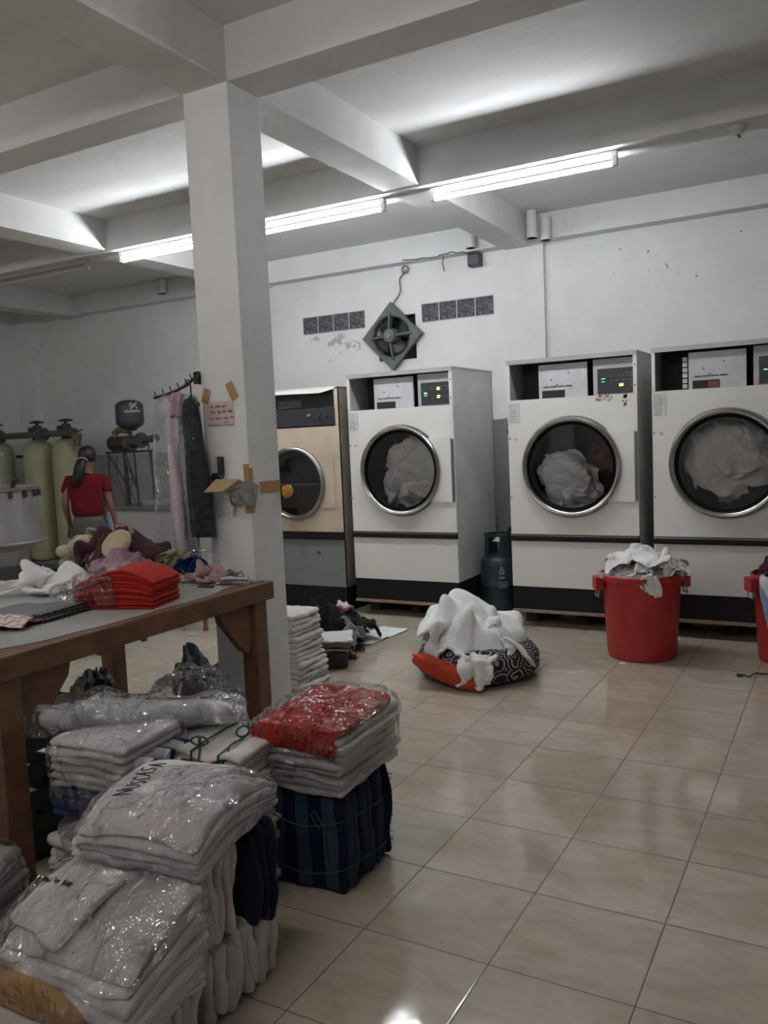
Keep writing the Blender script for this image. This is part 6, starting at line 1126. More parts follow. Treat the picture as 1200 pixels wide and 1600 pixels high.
# blue striped bundle by the aisle with bagged white towels on top
navy1 = stripes('navy_teal_stripe', (.012, .016, .05), (.035, .075, .115), 0, .105, .5)
navy2 = stripes('teal_navy_stripe', (.03, .05, .075), (.014, .018, .05), 0, .12, .45)
t = thing('striped_towel_bundle', 'bundle of navy and teal striped towels tied with green string on the floor', 'towel bundle', (-1.57, 2.305, 0))
stack(t, 10, .325, .30, .034, [navy1, navy2, navy2], T((0, .17, .168)) @ VERT, lambda q: Vector((q.x, q.y * (1 + .05 * math.cos(q.x * 9)), q.z)), 5, jit=.006, rough=.006)
for z in (.09, .25): pass
string(t, [ring_pts(.318, .35, 6, 44, lambda x, y, z=z: Vector((x, y, z + .012 * math.sin(x * 20 + y * 9)))) for z in (.075, .235)] +
       [wob([(.10, -.176, .235), (.075, -.182, .285), (.06, -.182, .27), (.09, -.18, .225)], .008, 5), wob([(.10, -.178, .235), (.105, -.182, .15), (.115, -.18, .075)], .008, 5), wob([(.115, -.178, .235), (.125, -.183, .16), (.12, -.18, .08)], .01, 5, 3)], green)
fr = MB(); rnd = random.Random(8)
for k in range(70):
    z = rnd.uniform(.02, .32); y = .165 + rnd.uniform(-.01, .01); x = .135 + rnd.uniform(-.03, .01); fr.tube([(x, y, z), (x + rnd.uniform(.0, .018), y + rnd.uniform(.004, .014), z + rnd.uniform(-.012, .008))], .0012, 4)
fr.build('fringe', M('navy_fringe', (.015, .018, .04), .9), t)
t = thing('white_towel_bundle', 'plastic wrapped stack of white towels with a red cloth on top, on the striped bundle', 'towel bundle', (-1.565, 2.32, .338), .03)
sg = lambda q: Vector((q.x * (1 + .10 * q.z / .27), q.y * (1 + .05 * q.z / .25), q.z * (1 + .10 * (q.y + .2) - .10 * (q.x - .0) * (1 if q.x > 0 else .3)) + .012 * math.cos(q.x * 9) * q.z / .25 ))
z = stack(t, 8, .32, .40, .0245, [terry, terry2], None, sg, 11, jit=.010, rough=.005, nx=16)
rc = MB()
def redtop(q): return sg(Vector((q.x, q.y, q.z + z)))
rounded(rc, .30, .40, .030, 8, 22, lambda q: redtop(q) + Vector((0, 0, .004 * nf(q, 20, 3))), T((-.0, .0, 0)))
def skirt(mb, x0, x1, y, zt, zb, n=24, m=8):
    rows = []
    for i in range(n + 1):
        u = i / n; row = []
        for j in range(m + 1):
            v = j / m; q = sg(Vector((x0 + (x1 - x0) * u, y - .006 - .006 * math.sin(v * 3), zt + (zb - zt) * v - .02 * v * u)))
            q.y += .004 * nf((u * 9, v * 3, 0), 1, 5); row.append(mb.bm.verts.new(q))
        rows.append(row)
    for A, B in zip(rows, rows[1:]):
        for j in range(m): mb.bm.faces.new((A[j], A[j + 1], B[j + 1], B[j]))
skirt(rc, -.148, .150, -.200, z + .026, z - .035)
o = rc.build('red_towel', redc, t, smooth=60)
bag(t, .355, .445, z + .045, lambda q: sg(q), None, 21, 7, base=.05)

# stand-alone small white stack glimpsed between bundles, and the tied white bundle above it
t = thing('white_towel_bundle', 'low stack of white towels on the floor behind the navy cloth', 'towel bundle', (-1.82, 2.12, 0), .1)
stack(t, 12, .30, .30, .0265, [terry2, terry], None, None, 31, fold=-1, jit=.012, rough=.006)
t = thing('tied_towel_bundle', 'white towels pinched in the middle with green string, between the bagged bundles', 'towel bundle', (-1.83, 2.06, .345), .12)
def pinch(q):
    e = math.exp(-((q.x - .05) / .05) ** 2); k = 1 - .22 * e
    return Vector((q.x, q.y * (1 - .12 * e), (q.z - .07) * k + .07 - .012 * e + .01 * math.cos(q.x * 10)))
zz = stack(t, 7, .36, .30, .024, [terry], None, pinch, 41, jit=.008, rough=.005, nx=26)
LP = []
for dx in (-.0, .10):
    LP.append([pinch(Vector((dx + .05 * 0 + (.03 if 0 else 0), y, z))) for y, z in ((-.155, .0), (-.162, .08), (-.155, zz + .002), (-.08, zz + .008), (0, zz + .008), (.08, zz + .008), (.155, zz))])
def bow(c, s, a):
    out = []
    for i in range(13):
        th = 2 * PI * i / 12; out.append(Vector(c) + Vector((s * math.sin(th) * math.cos(a), s * math.sin(th) * math.sin(a) * .6, abs(s * (1 - math.cos(th)) * .5))))
    return out
LP += [bow((.0, -.10, zz), .03, .3), bow((.0, -.10, zz), .025, 1.9), bow((.10, .0, zz + .004), .035, 1.2), wob([(.0, -.10, zz + .01), (.03, -.16, zz - .04), (.05, -.165, zz - .07), (.10, -.16, zz - .08)], .008, 4), wob([(.10, 0, zz), (.115, -.1, zz + .01), (.11, -.16, zz - .05)], .008, 4)]
string(t, LP, green, .0036)

# bundle B4 on bagged support
bw = stripes('blue_white_roll', (.02, .035, .13), (.60, .60, .62), 1, .075, .5)
bluef = cloth('blue_terry', (.035, .055, .15), weave=320)
t = thing('bagged_white_bundle', 'crumpled bag of white towels on the floor under the blue and white bundle', 'towel bundle', (-2.04, 1.80, 0), .05)
z = stack(t, 8, .32, .28, .036, [terry2], None, None, 51, rough=.009, jit=.02)
bag(t, .36, .33, z + .05, None, None, 22, 4, k=1.6, base=.08)
t = thing('blue_white_bundle', 'bagged stack of white towels over blue and white striped ones beside the table leg', 'towel bundle', (-2.04, 1.82, .335), .10)
z = stack(t, 3, .31, .27, .030, [bluef], None, None, 61, jit=.008)
mb_ = T((0, 0, z)); z2 = 0
for k in range(6):
    mb = MB(); h = .026; towel(mb, .30, .27, h, lambda q: q + Vector((0, 0, .006 * math.cos(q.x * 8))), 70 + k, z + z2, 16, rough=.005)
    mb.build('towel', terry, t, smooth=60); z2 += h * .98
for k in range(6):   # striped cloths rolled and tucked at the right end
    mb = MB(); yy = -.10 + .085 * (k % 3) + .03 * (k // 3); zq = z + .035 + .048 * (k // 3)
    mb.tube(wob([(.11, yy, zq), (.165, yy, zq + .002), (.198, yy, zq)], .004, 4, k), [.027] * 9, 14); mb.build('striped_roll', bw, t, smooth=60)
bag(t, .37, .33, z + z2 + .03, None, None, 23, 5)
# long plastic covered white linen lying over the back
t = thing('plastic_covered_linen', 'white linen in loose shiny plastic lying across the bundles in front of the table', 'linen', (-2.08, 1.96, .555), .60)
lf = lambda q: q + Vector((0, .03 * math.sin(q.x * 5), .03 * nf(q, 4, 3) + .012 * nf(q, 9, 5) - .16 * max(0, q.x)))
mb = MB(); rounded(mb, .62, .17, .085, 3, 24, lf); mb.build('linen', cloth('bagged_linen', (.62, .62, .63)), t, smooth=180)
mb = MB(); rounded(mb, .72, .22, .105, 3.5, 34, lambda q: lf(q) + Vector((0, 0, -.004)) + Vector((nf(q, 11, 71), nf(q, 11, 72), nf(q, 13, 73))) * .03); mb.build('plastic_bag', plastic('big_clear', .12, 1.5, seed=9, milk=.05), t, smooth=60)

# right hand pile: lower tier, upper tier, big bag, front bag
t = thing('white_towel_bundle', 'lowest bundle of white towels standing on edge beneath the navy cloth', 'towel bundle', (-1.575, 1.60, 0))
stack(t, 9, .19, .36, .031, [terry2, terry], T((0, .17, .10)) @ VERT, None, 81, jit=.008, rough=.007)
t = thing('white_towel_bundle', 'nearest floor bundle of white towels standing on edge under the front bag', 'towel bundle', (-1.56, 1.275, 0))
stack(t, 10, .20, .36, .033, [terry, terry2], T((0, .16, .105)) @ VERT, None, 91, jit=.010, rough=.008)
bag(t, .30, .34, .19, None, T((-.06, 0, 0)), 24, 5)
t = thing('white_towel_bundle', 'upper bundle of white towels standing on edge under the lettered bag', 'towel bundle', (-1.585, 1.555, .205))
stack(t, 8, .235, .36, .028, [terry2, terry], T((0, .075, .12)) @ VERT, lambda q: Vector((q.x, q.y, q.z)), 95, jit=.008, rough=.006)
navyc = cloth('navy_terry', (.010, .012, .030), weave=300)
t = thing('navy_towel', 'dark navy folded towel hanging on edge at the corner of the white bundles', 'towel', (-1.57, 1.70, .165))
mb = MB()
for k in range(3):
    towel(mb, .29 - .02 * k, .37, .034, lambda q: Vector((q.x, q.y + .02 * math.cos(q.x * 10) * (-1), q.z)), 99 + k, k * .034, 14, rough=.006, mat=None)
    mb2 = mb
mb.xf(T((0, .055, .142)) @ VERT); mb.build('towel_body', navyc, t, smooth=60)

# large lettered bag
t = thing('lettered_towel_bag', 'big clear bag of pale towels with black handwriting on top of the white bundles', 'towel bundle', (-1.565, 1.60, .455), .18)
def bend(q): return Vector((q.x, q.y, q.z * (1 - .55 * (abs(q.y + .02) / .24) ** 3) * (1 - .35 * max(0, -q.x) / .2 * .4) - .35 * max(0, q.x - .08) ** 1.5 + .01 * nf(q, 7, 3) - .22 * max(0, -q.y - .10) ** 1.3))
zz = 0
for k, (w0, d0, h) in enumerate(((.37, .43, .034), (.36, .42, .030), (.365, .43, .030), (.35, .41, .026))):
    mb = MB(); towel(mb, w0, d0, h, bend, 110 + k, zz, 22, -1, None, .006); mb.build('folded_sheet', [terry, cloth('grey_white_sheet', (.56, .55, .57)), terry, terry2][k], t, smooth=60); zz += h * .98
mb = MB(); towel(mb, .26, .34, .014, bend, 119, zz, 20, -1, T((-.05, .03, 0)), .003); mb.build('top_sheet', cloth('top_sheet', (.62, .60, .59)), t, smooth=60)
zt_ = zz + .016
# handwriting "NUSCASA" strokes on the film
glyph = {'N': [[(0, 0), (0, 1), (.7, 0), (.7, 1)]], 'U': [[(0, 1), (.05, .2), (.35, 0), (.65, .2), (.7, 1)]], 'S': [[(.7, .9), (.35, 1), (.05, .75), (.35, .5), (.65, .3), (.35, 0), (0, .1)]],
         'C': [[(.7, .9), (.3, 1), (0, .5), (.3, 0), (.7, .1)]], 'A': [[(0, 0), (.35, 1), (.7, 0)], [(.12, .4), (.6, .4)]]}
mb = MB(); u = 0
for ch in 'NUSCASA':
    for st in glyph[ch]:
        pts = []
        for a, b in zip(st, st[1:]):
            for i in range(4): pts.append((a[0] + (b[0] - a[0]) * i / 4, a[1] + (b[1] - a[1]) * i / 4))
        pts.append(st[-1]); L = []
        for (a, b) in pts:
            yy = -.135 + (u + a) * .026; xx = -.085 - (b - .5) * .050 + .012 * math.sin(u)
            q = bend(Vector((xx, yy, zt_))); L.append((q.x, q.y, q.z + .024))
        mb.tube(L, .0016, 5)
    u += 1
mb.build('handwriting', M('marker_ink', (.02, .02, .025), .5), t, smooth=60)
bag(t, .40, .47, zz + .022, bend, None, 25, 6, k=.5, base=.06)

# front bag with orange cloth
t = thing('bagged_towel_bundle', 'clear bag of pale towels with an ochre cloth at its base, nearest the camera', 'towel bundle', (-1.545, 1.268, .205), .0)
def slope(q): return Vector((q.x, q.y, q.z * (1 - .25 * max(0, -q.y) / .16) + .06 * 0 + .30 * (q.y + .16) * min(1, q.z / .12) - .10 * max(0, -q.x - .05) * q.z / .18))
ochre = cloth('ochre_cloth', (.46, .25, .07)); zz = 0
mb = MB(); rounded(mb, .36, .07, .062, 3, 12, lambda q: q + Vector((0, 0, .012 * nf(q, 9, 2) + .10 * (-.07 - q.x) * .3)), T((-.08, -.125, .012))); mb.build('ochre_cloth', ochre, t, smooth=180)
for k in range(6):
    mb = MB(); h = .025; towel(mb, .47 - .012 * k, (.235 if k < 2 else .275) - .006 * k, h, slope, 130 + k, zz, 22, -1, T((.006 * (k % 2), .012 * k * .5, 0)), .006); mb.build('towel', [terry, terry2][k % 2], t, smooth=60); zz += h * .97
mb = MB(); towel(mb, .22, .19, .022, slope, 139, zz, 16, -1, T((-.10, .02, 0)) @ RZ(-.2), .005); mb.build('small_towel', terry, t, smooth=60)
bag(t, .51, .335, zz + .028, slope, None, 26, 5, base=.08, wr=1.6, k=.8)
scrawl(t, 'handwriting', MC['marker_ink'], [(-.19, -.11, 0, .012)], 12, 0, .0015, lambda p: slope(Vector((p.x + .03, .0 + p.z, zz + .04))) + Vector((0, 0, .014)))
# left edge bag
t = thing('bagged_towel_bundle', 'clear bag of grey white towels cut by the left edge, beside the table leg', 'towel bundle', (-2.30, 1.33, 0), .35)
z = stack(t, 9, .42, .30, .034, [cloth('grey_terry', (.46, .46, .44), weave=300), terry2], None, None, 151, jit=.015, rough=.008)
mb = MB(); towel(mb, .30, .25, .016, None, 160, z, 16, rough=.004); mb.build('ochre_cloth', ochre, t, smooth=60)
bag(t, .46, .35, z + .03, None, None, 27, 5)
t = thing('dark_plastic_bag', 'dark bag in clear film at the bottom left corner below the front bag', 'bag', (-1.86, 1.13, 0), .2)
mb = MB(); crumple(mb, (.20, .14, .11), 161, .2, 1.4, 5, .5); mb.build('contents', cloth('dark_cloth', (.03, .03, .035)), t, smooth=180)
mb = MB(); crumple(mb, (.22, .16, .125), 162, .2, 1.6, 5, .5, fine=.08); mb.build('film', plastic('dark_film', .10, 1.6, seed=12), t, smooth=60)

# ---------------------------------------------------------------- under the table
def heap(name, label, cat, loc, r, seed, m, rz=0, film=None, **k):
    t = thing(name, label, cat, loc, rz); laid('contents', 'mound', m, (0, 0, 0), (r[0] * 2.1, r[1] * 1.95, r[2] * 2.9), seed * 1.3, t, .008)
    if film is not None:
        mb = MB(); crumple(mb, (r[0] * 1.10, r[1] * 1.12, r[2] * 1.05), seed, .16, 1.5, 5, .45, fine=.06); mb.build('plastic_bag', plastic('film_%d' % seed, .12, 1.5, seed=seed % 17, milk=film), t, smooth=60)
    return t
heap('plastic_laundry_sack', 'grey laundry in clear plastic under the far end of the work table', 'laundry sack', (-2.62, 2.80, .0), (.27, .17, .31), 171, cloth('grey_laundry', (.34, .33, .34)), .2, .06, flat=.45)
heap('pink_laundry_heap', 'pinkish grey laundry heap in front of the grey sack under the table', 'laundry', (-2.42, 2.62, .0), (.16, .12, .20), 173, cloth('pinkish_grey', (.42, .35, .35)), .2)
heap('grey_backpack', 'dark grey bag leaning behind the plastic sack beneath the table', 'bag', (-3.10, 3.35, .0), (.17, .15, .30), 175, cloth('grey_nylon', (.085, .09, .105)), .1)
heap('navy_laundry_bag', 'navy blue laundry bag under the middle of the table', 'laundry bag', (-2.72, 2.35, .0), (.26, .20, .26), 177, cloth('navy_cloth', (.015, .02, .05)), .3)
heap('white_blue_cloth', 'white and blue cloth peeking out beside the navy bag beneath the table', 'cloth', (-2.43, 2.33, .18), (.08, .12, .14), 179, stripes('white_blue_band', (.62, .62, .64), (.02, .04, .15), 2, .16, .6), .3)
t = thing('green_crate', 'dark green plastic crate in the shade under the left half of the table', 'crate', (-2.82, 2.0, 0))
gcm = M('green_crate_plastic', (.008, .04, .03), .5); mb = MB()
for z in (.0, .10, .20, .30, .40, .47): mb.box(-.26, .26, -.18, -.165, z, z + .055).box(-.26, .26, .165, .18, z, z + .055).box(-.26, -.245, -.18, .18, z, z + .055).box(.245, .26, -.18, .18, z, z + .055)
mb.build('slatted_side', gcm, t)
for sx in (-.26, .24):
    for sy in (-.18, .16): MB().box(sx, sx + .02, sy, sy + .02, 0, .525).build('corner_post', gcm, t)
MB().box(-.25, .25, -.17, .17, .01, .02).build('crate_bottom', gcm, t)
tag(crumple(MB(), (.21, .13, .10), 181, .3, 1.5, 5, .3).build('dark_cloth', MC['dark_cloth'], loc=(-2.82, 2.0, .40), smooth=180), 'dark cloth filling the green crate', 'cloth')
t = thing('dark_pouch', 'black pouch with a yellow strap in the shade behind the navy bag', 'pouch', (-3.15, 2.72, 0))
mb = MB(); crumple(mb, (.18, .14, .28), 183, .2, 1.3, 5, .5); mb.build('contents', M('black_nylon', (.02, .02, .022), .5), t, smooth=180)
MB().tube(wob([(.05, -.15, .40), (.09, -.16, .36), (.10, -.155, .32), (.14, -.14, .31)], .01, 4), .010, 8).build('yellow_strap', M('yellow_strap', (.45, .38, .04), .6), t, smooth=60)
# wooden stool leg in the distance
t = thing('wooden_chair', 'brown wooden chair with turned legs standing beyond the pillar, mostly hidden by the table', 'chair', (-4.75, 5.15, 0), .3)
for x in (-.19, .19):
    for y in (-.19, .19):
        MB().lathe([(.020, 0), (.024, .01), (.017, .03), (.022, .10), (.026, .16), (.020, .2), (.022, .43)], (x, y, 0), 16).build('leg', M('reddish_wood', (.22, .10, .05), .45), t, smooth=40)
MB().box(-.22, .22, -.22, .22, .43, .465, bev=.01).build('seat', MC['reddish_wood'], t)
MB().box(-.20, .20, .19, .215, .72, .84, bev=.01).box(-.20, -.17, .19, .215, .46, .80).box(.17, .20, .19, .215, .46, .80).build('backrest', MC['reddish_wood'], t)

# ---------------------------------------------------------------- piles beyond the pillar
names14 = ['topmost', 'second from the top', 'third from the top', 'fourth from the top', 'fifth from the top', 'sixth from the top', 'seventh from the top', 'seventh from the bottom', 'sixth from the bottom', 'fifth from the bottom', 'fourth from the bottom', 'third from the bottom', 'second from the bottom', 'bottom']
def pile_item(o, k): pass
rnd = random.Random(17); z = 0.0
for k in range(14):
    h = rnd.uniform(.029, .034); mb = MB()
    towel(mb, .30 + rnd.uniform(-.012, .012), .26 + rnd.uniform(-.012, .012), h, lambda q: q + Vector((0, 0, .006 * nf(q, 8, k))), 200 + k, 0, 12, -1, RZ(PI / 2 + rnd.uniform(-.04, .04)), .006)
    o = mb.build('folded_towel', terry, smooth=60, loc=(-3.0 + rnd.uniform(-.012, .012) + .004 * (13 - k), 4.08, z))
    tag(o, 'folded white towel, %s of the floor pile right of the pillar' % names14[13 - k], 'towel', 'white towels piled on the floor right of the pillar'); z += h * 1.0
items = [('folded_cloth', (.06, .055, .055), .06, 'thick dark brown folded cloth at the bottom of the pile behind the white towels'),
         ('folded_cloth', (.05, .05, .052), .05, 'charcoal folded cloth lying on the dark brown one behind the white towels'),
         ('folded_cloth', (.45, .45, .45), .022, 'thin pale grey folded cloth sandwiched in the pile behind the white towels'),
         ('folded_cloth', (.20, .12, .10), .045, 'reddish brown folded cloth in the pile behind the white towels'),
         ('folded_cloth', (.58, .58, .58), .02, 'white folded cloth on top of the pile behind the white towels')]
z = 0
for k, (nm, c, h, lab) in enumerate(items):
    mb = MB(); towel(mb, .28, .30, h, lambda q: q + Vector((0, 0, .01 * nf(q, 6, k))), 230 + k, 0, 12, -1, RZ(PI / 2 + .5), .007)
    tag(mb.build(nm, cloth('pile_cloth_%d' % k, c), smooth=60, loc=(-3.02 + .01 * k, 4.50, z)), lab, 'cloth', 'folded cloths behind the white towel pile'); z += h * 1.02
def lump(name, label, loc, r, seed, c, cat='clothes', **k):
    kd, sz = (('mound', (.95, 1.07, .49)), ('throw', (.80, .52, .30)), ('rag', (.50, .36, .31))        , ('rag', (.50, .36, .31)))[k.get('s', 1)]
    o = laid(name, kd, cloth('lump_%d' % seed, c), loc, (r[0] * 2.2 / sz[0], r[1] * 2.2 / sz[1], r[2] * 1.5 / sz[2]), 0); o.rotation_euler = (0, 0, k.get('rz', seed * 1.7)); return tag(o, label, cat)
lump('black_clothes', 'black clothes heaped behind the folded white towels', (-3.25, 4.85, .0), (.24, .20, .26), 241, (.012, .012, .014), s=0)
lump('black_clothes', 'black clothes spilling onto the floor under the pink garment', (-3.22, 5.10, .0), (.25, .26, .15), 243, (.014, .014, .016), s=0)
lump('pink_garment', 'magenta pink garment lying on the black clothes heap', (-3.30, 5.18, .14), (.13, .12, .08), 245, (.32, .07, .17))
lump('grey_clothes', 'grey knitted clothes draped between the dark folded cloths and the black heap', (-3.08, 4.80, .0), (.10, .16, .17), 247, (.24, .23, .215), s=1)
lump('peach_cloth', 'peach coloured cloth scrap on the floor at the front of the heap', (-2.945, 4.68, .0), (.065, .06, .05), 249, (.50, .26, .20), cat='cloth')
lump('maroon_cloth', 'small dark maroon cloth on the floor beside the peach scrap', (-3.02, 4.88, .0), (.06, .07, .05), 251, (.05, .02, .025), cat='cloth')
lump('patterned_cloth', 'black and white patterned cloth on the back of the black heap', (-3.52, 5.20, .17), (.10, .08, .06), 253, (.35, .35, .36), cat='cloth')
lump('white_cloth', 'small white cloth on top of the pink garment before the dryer plinth', (-3.45, 5.42, .15), (.07, .06, .05), 255, (.62, .62, .64), cat='cloth')
mb = MB(); n = 26; rows = []
for i in range(n + 1):
    row = []
    for j in range(n + 1):
        u, v = i / n, j / n; q = Vector((u * .22 - .11, v * .52 - .26, 0)); q.z = .006 + .02 * abs(nf(q, 10, 2)) + .03 * max(0, .5 - u) ** 2; row.append(mb.bm.verts.new(q))
    rows.append(row)
for A, B in zip(rows, rows[1:]):
    for j in range(n): mb.bm.faces.new((A[j], A[j + 1], B[j + 1], B[j]))
o = mb.build('white_sheet', wsheet, loc=(-3.08, 5.28, 0), smooth=180); o.rotation_euler = (0, 0, -.12); s_ = o.modifiers.new('s', 'SOLIDIFY'); s_.thickness = .004; s_.offset = 1
tag(o, 'white sheet spread flat on the floor right of the black clothes', 'sheet')

# ---------------------------------------------------------------- duvet and swirl patterned cushion bed
def swirl():
    m, tt, b = nt('black_swirl'); oc = objco(tt); v = tt.nodes.new('ShaderNodeTexVoronoi'); v.feature = 'F1'; v.inputs['Scale'].default_value = 9; v.inputs['Randomness'].default_value = .7
    d = tt.nodes.new('ShaderNodeVectorMath'); d.operation = 'SCALE'; tt.links.new(oc, d.inputs[0]); d.inputs['Scale'].default_value = 1
    tt.links.new(d.outputs[0], v.inputs['Vector'])
    # spiral: distance from cell centre plus angle
    sub = tt.nodes.new('ShaderNodeVectorMath'); sub.operation = 'SUBTRACT'; tt.links.new(d.outputs[0], sub.inputs[0]); tt.links.new(v.outputs['Position'], sub.inputs[1])
    s = tt.nodes.new('ShaderNodeSeparateXYZ'); tt.links.new(sub.outputs[0], s.inputs[0])
    hx = mth(tt, 'ADD', mth(tt, 'MULTIPLY', s.outputs[0], .8), mth(tt, 'MULTIPLY', s.outputs[1], .6))
    ang = mth(tt, 'DIVIDE', mth(tt, 'ARCTAN2', s.outputs[2], hx), 2 * PI)
    f = mth(tt, 'FRACT', mth(tt, 'ADD', mth(tt, 'MULTIPLY', v.outputs['Distance'], 5.2), ang))
    k = mth(tt, 'LESS_THAN', mth(tt, 'ABSOLUTE', mth(tt, 'SUBTRACT', f, .5)), .14)
    tt.links.new(mixc(tt, k, (.018, .016, .017), (.40, .37, .36)), b.inputs['Base Color']); b.inputs['Roughness'].default_value = .9
    bump(tt, b, nz(tt, 12, 4, .6, oc), .4, .02); return m
t = thing('swirl_duvet', 'black duvet with pale swirls and a red orange side, rolled round beneath the white duvet', 'duvet', (-2.01, 4.68, 0))
mb = MB(); mb.lathe([(.05, 0), (.30, .0), (.365, .02), (.40, .07), (.405, .13), (.385, .19), (.33, .235), (.2, .26), (.01, .27)], n=72, fn=lambda a, z: 1 + .05 * nf((math.cos(a) * 2, math.sin(a) * 2, z * 6), 1, 4) + .015 * nf((math.cos(a) * 9, math.sin(a) * 9, z * 14), 1, 4)); mb.xf(Matrix.Diagonal((.93, .93, .86, 1))); mb.build('duvet_body', swirl(), t, smooth=180)
mb = MB(); crumple(mb, (.245, .05, .065), 261, .12, 1.2, 5, None, (2, 1, 1), T((-.04, -.372, .095)) @ RZ(-.02) @ RY(.30), .02)
mb.build('red_side', cloth('red_orange', (.52, .07, .035), var=.3), t, smooth=180)
DUVA = .9
t = thing('white_duvet', 'big crumpled white duvet heaped over the swirl patterned one on the open floor', 'duvet', (-2.01, 4.68, 0))
laid('duvet_body', 'mound', cloth('white_duvet', (.80, .80, .80), wr=.25, wscale=7), (0, 0, 0), (.84, .80, 1.0), .0, t, .020, mat=T((-.09, .05, .03)) @ RZ(DUVA), soft=9)
laid('duvet_fold', 'mound', MC['white_duvet'], (-.09, .05, .13), (.62, .50, .66), 2.2, t, .020, soft=9)
laid('duvet_corner', 'throw', MC['white_duvet'], (.15, -.34, .11), (.36, .46, .36), .3, t, .016, mat=RX(1.15), soft=6)

# ---------------------------------------------------------------- water plant at the back left
frp = M('yellow_green_vessel', (.36, .36, .225), .4, var=.1, vscale=2.5)
hd = M('valve_black', (.035, .035, .035), .45)
pipeg = M('grey_pipe', (.07, .075, .078), .45)
labs = ('tall yellow green filter vessel cut by the left edge', 'middle of three yellow green filter vessels, left of the woman', 'yellow green filter vessel partly hidden behind the woman')
for (x, lab) in zip((-9.22, -8.47, -7.97), labs):
    t = thing('filter_vessel', lab, 'filter vessel', (x, 6.72, 0), 0, 'filter vessels by the back wall')
    MB().lathe([(.13, 0), (.175, .02), (.175, .20), (.15, .20), (.15, .02)], n=36).build('base', M('vessel_base', (.02, .02, .02), .6), t, smooth=40)
    MB().lathe([(.15, .19), (.175, .24), (.178, .3), (.178, 1.44), (.17, 1.52), (.145, 1.58), (.10, 1.615), (.05, 1.63)], n=48).build('tank', frp, t, smooth=180)
    h = MB().lathe([(.055, 1.60), (.062, 1.63), (.062, 1.76), (.05, 1.78), (.05, 1.80)], n=24); h.box(-.055, .055, -.09, .02, 1.66, 1.78, bev=.01); h.build('valve_head', hd, t, smooth=40)
    MB().lathe([(.02, 1.80), (.02, 1.825), (.08, 1.828), (.085, 1.84), (.05, 1.855), (.02, 1.86)], n=20).build('hand_wheel', hd, t, smooth=40)
t = thing('manifold_pipe', 'grey pipe with unions joining the tops of the filter vessels', 'pipe', (-8.6, 6.62, 1.69))
MB().tube([(-.9, 0, 0), (.83, 0, 0), (.89, 0, -.01), (.92, 0, -.05), (.92, 0, -.16)], .038, 14).build('pipe_body', pipeg, t, smooth=60)
for x in (-.45, .33, .84): MB().cyl((x - .05, 0, 0), (x + .05, 0, 0), .075 if x < .5 else .05, n=20).build('union', pipeg, t, smooth=40)
MB().box(.88, .96, -.04, .04, -.10, -.01, bev=.01).build('brown_elbow', M('brown_elbow', (.16, .12, .08), .5), t)
MB().tube([(.93, 0, 0), (1.0, 0, .03)], .008, 6).build('tap_lever', hd, t)
t = thing('pipe_rack', 'dark upright pipes standing behind the filter vessels', 'pipe rack', (-8.88, 6.95, 0))
MB().cyl((.08, 0, 0), (.08, 0, 1.46), .025, n=12).build('upright', hd, t, smooth=40); MB().cyl((-.3, 0, 1.44), (.1, 0, 1.44), .02, n=12).build('crossbar', hd, t, smooth=40)

# concrete tank with pump
t = thing('masonry_tank', 'low white masonry water tank with grey lid at the back wall', 'water tank', (-7.30, 6.62, 0))
MB().box(0, 1.55, 0, .74, 0, .80, bev=.01).build('tank_wall', M('tank_white', (.50, .50, .49), .7), t)
MB().box(-.02, 1.57, -.02, .75, .80, .84, bev=.006).build('slab', M('tank_slab', (.16, .165, .17), .6), t)
MB().box(.45, .95, .10, .6, .84, .90, bev=.01).build('hatch', M('hatch_grey', (.34, .35, .36), .5), t)
t = thing('pump_stand', 'dark angle iron stand carrying the pump on the masonry tank', 'pump stand', (-7.28, 6.80, .0))
irn = M('angle_iron', (.04, .042, .045), .5, .3)
MB().box(-.02, .42, -.13, .17, 1.43, 1.455, bev=.004).build('top_plate', irn, t)
for p, q, r in (((-.0, -.11, .845), (-.0, -.11, 1.44), .013), ((.24, -.10, .845), (.24, -.10, 1.44), .025), ((.42, -.11, .845), (.40, -.11, 1.44), .016), ((.62, -.05, .9), (.56, -.05, 1.53), .014), ((.02, .15, .845), (.0, .15, 1.44), .013), ((.40, .15, .845), (.40, .15, 1.44), .013)):
    MB().cyl(p, q, r, n=4).build('leg', irn, t)
for p, q in (((.02, -.11, 1.40), (.22, -.10, 1.12)), ((.25, -.10, 1.40), (.41, -.11, 1.05))): MB().cyl(p, q, .014 if q[0] < .3 else .022, n=4).build('brace', irn, t)
MB().tube(wob([(.10, -.10, 1.40), (.12, -.11, 1.15), (.18, -.10, 1.0), (.20, -.10, .86)], .03, 5, 3), .005, 6).build('cable', irn, t, smooth=60)
MB().tube(wob([(.28, -.12, 1.15), (.36, -.12, 1.12), (.33, -.12, 1.0), (.38, -.12, .9)], .03, 5, 4), .005, 6).build('cable', irn, t, smooth=60)
t = thing('water_pump', 'black and brass water pump with pipe on top of the iron stand', 'pump', (-7.25, 6.80, 1.455))
MB().cyl((-.05, 0, .09), (.17, 0, .09), .075, n=24).cyl((-.07, 0, .09), (-.04, 0, .09), .085, n=24).build('motor', hd, t, smooth=40)
MB().cyl((.17, 0, .08), (.24, 0, .08), .09, n=20).build('pump_head', M('dull_brass', (.16, .13, .08), .5, .5), t, smooth=40)
MB().cyl((.24, 0, .10), (.38, 0, .10), .065, n=20).cyl((.36, 0, .11), (.40, 0, .11), .085, n=20).build('union', pipeg, t, smooth=40)
MB().cyl((.40, 0, .11), (.62, 0, .13), .038, n=14).build('outlet_pipe', pipeg, t, smooth=40)
MB().box(-.03, .22, -.05, .05, -.0, .03, bev=.004).build('foot', irn, t)
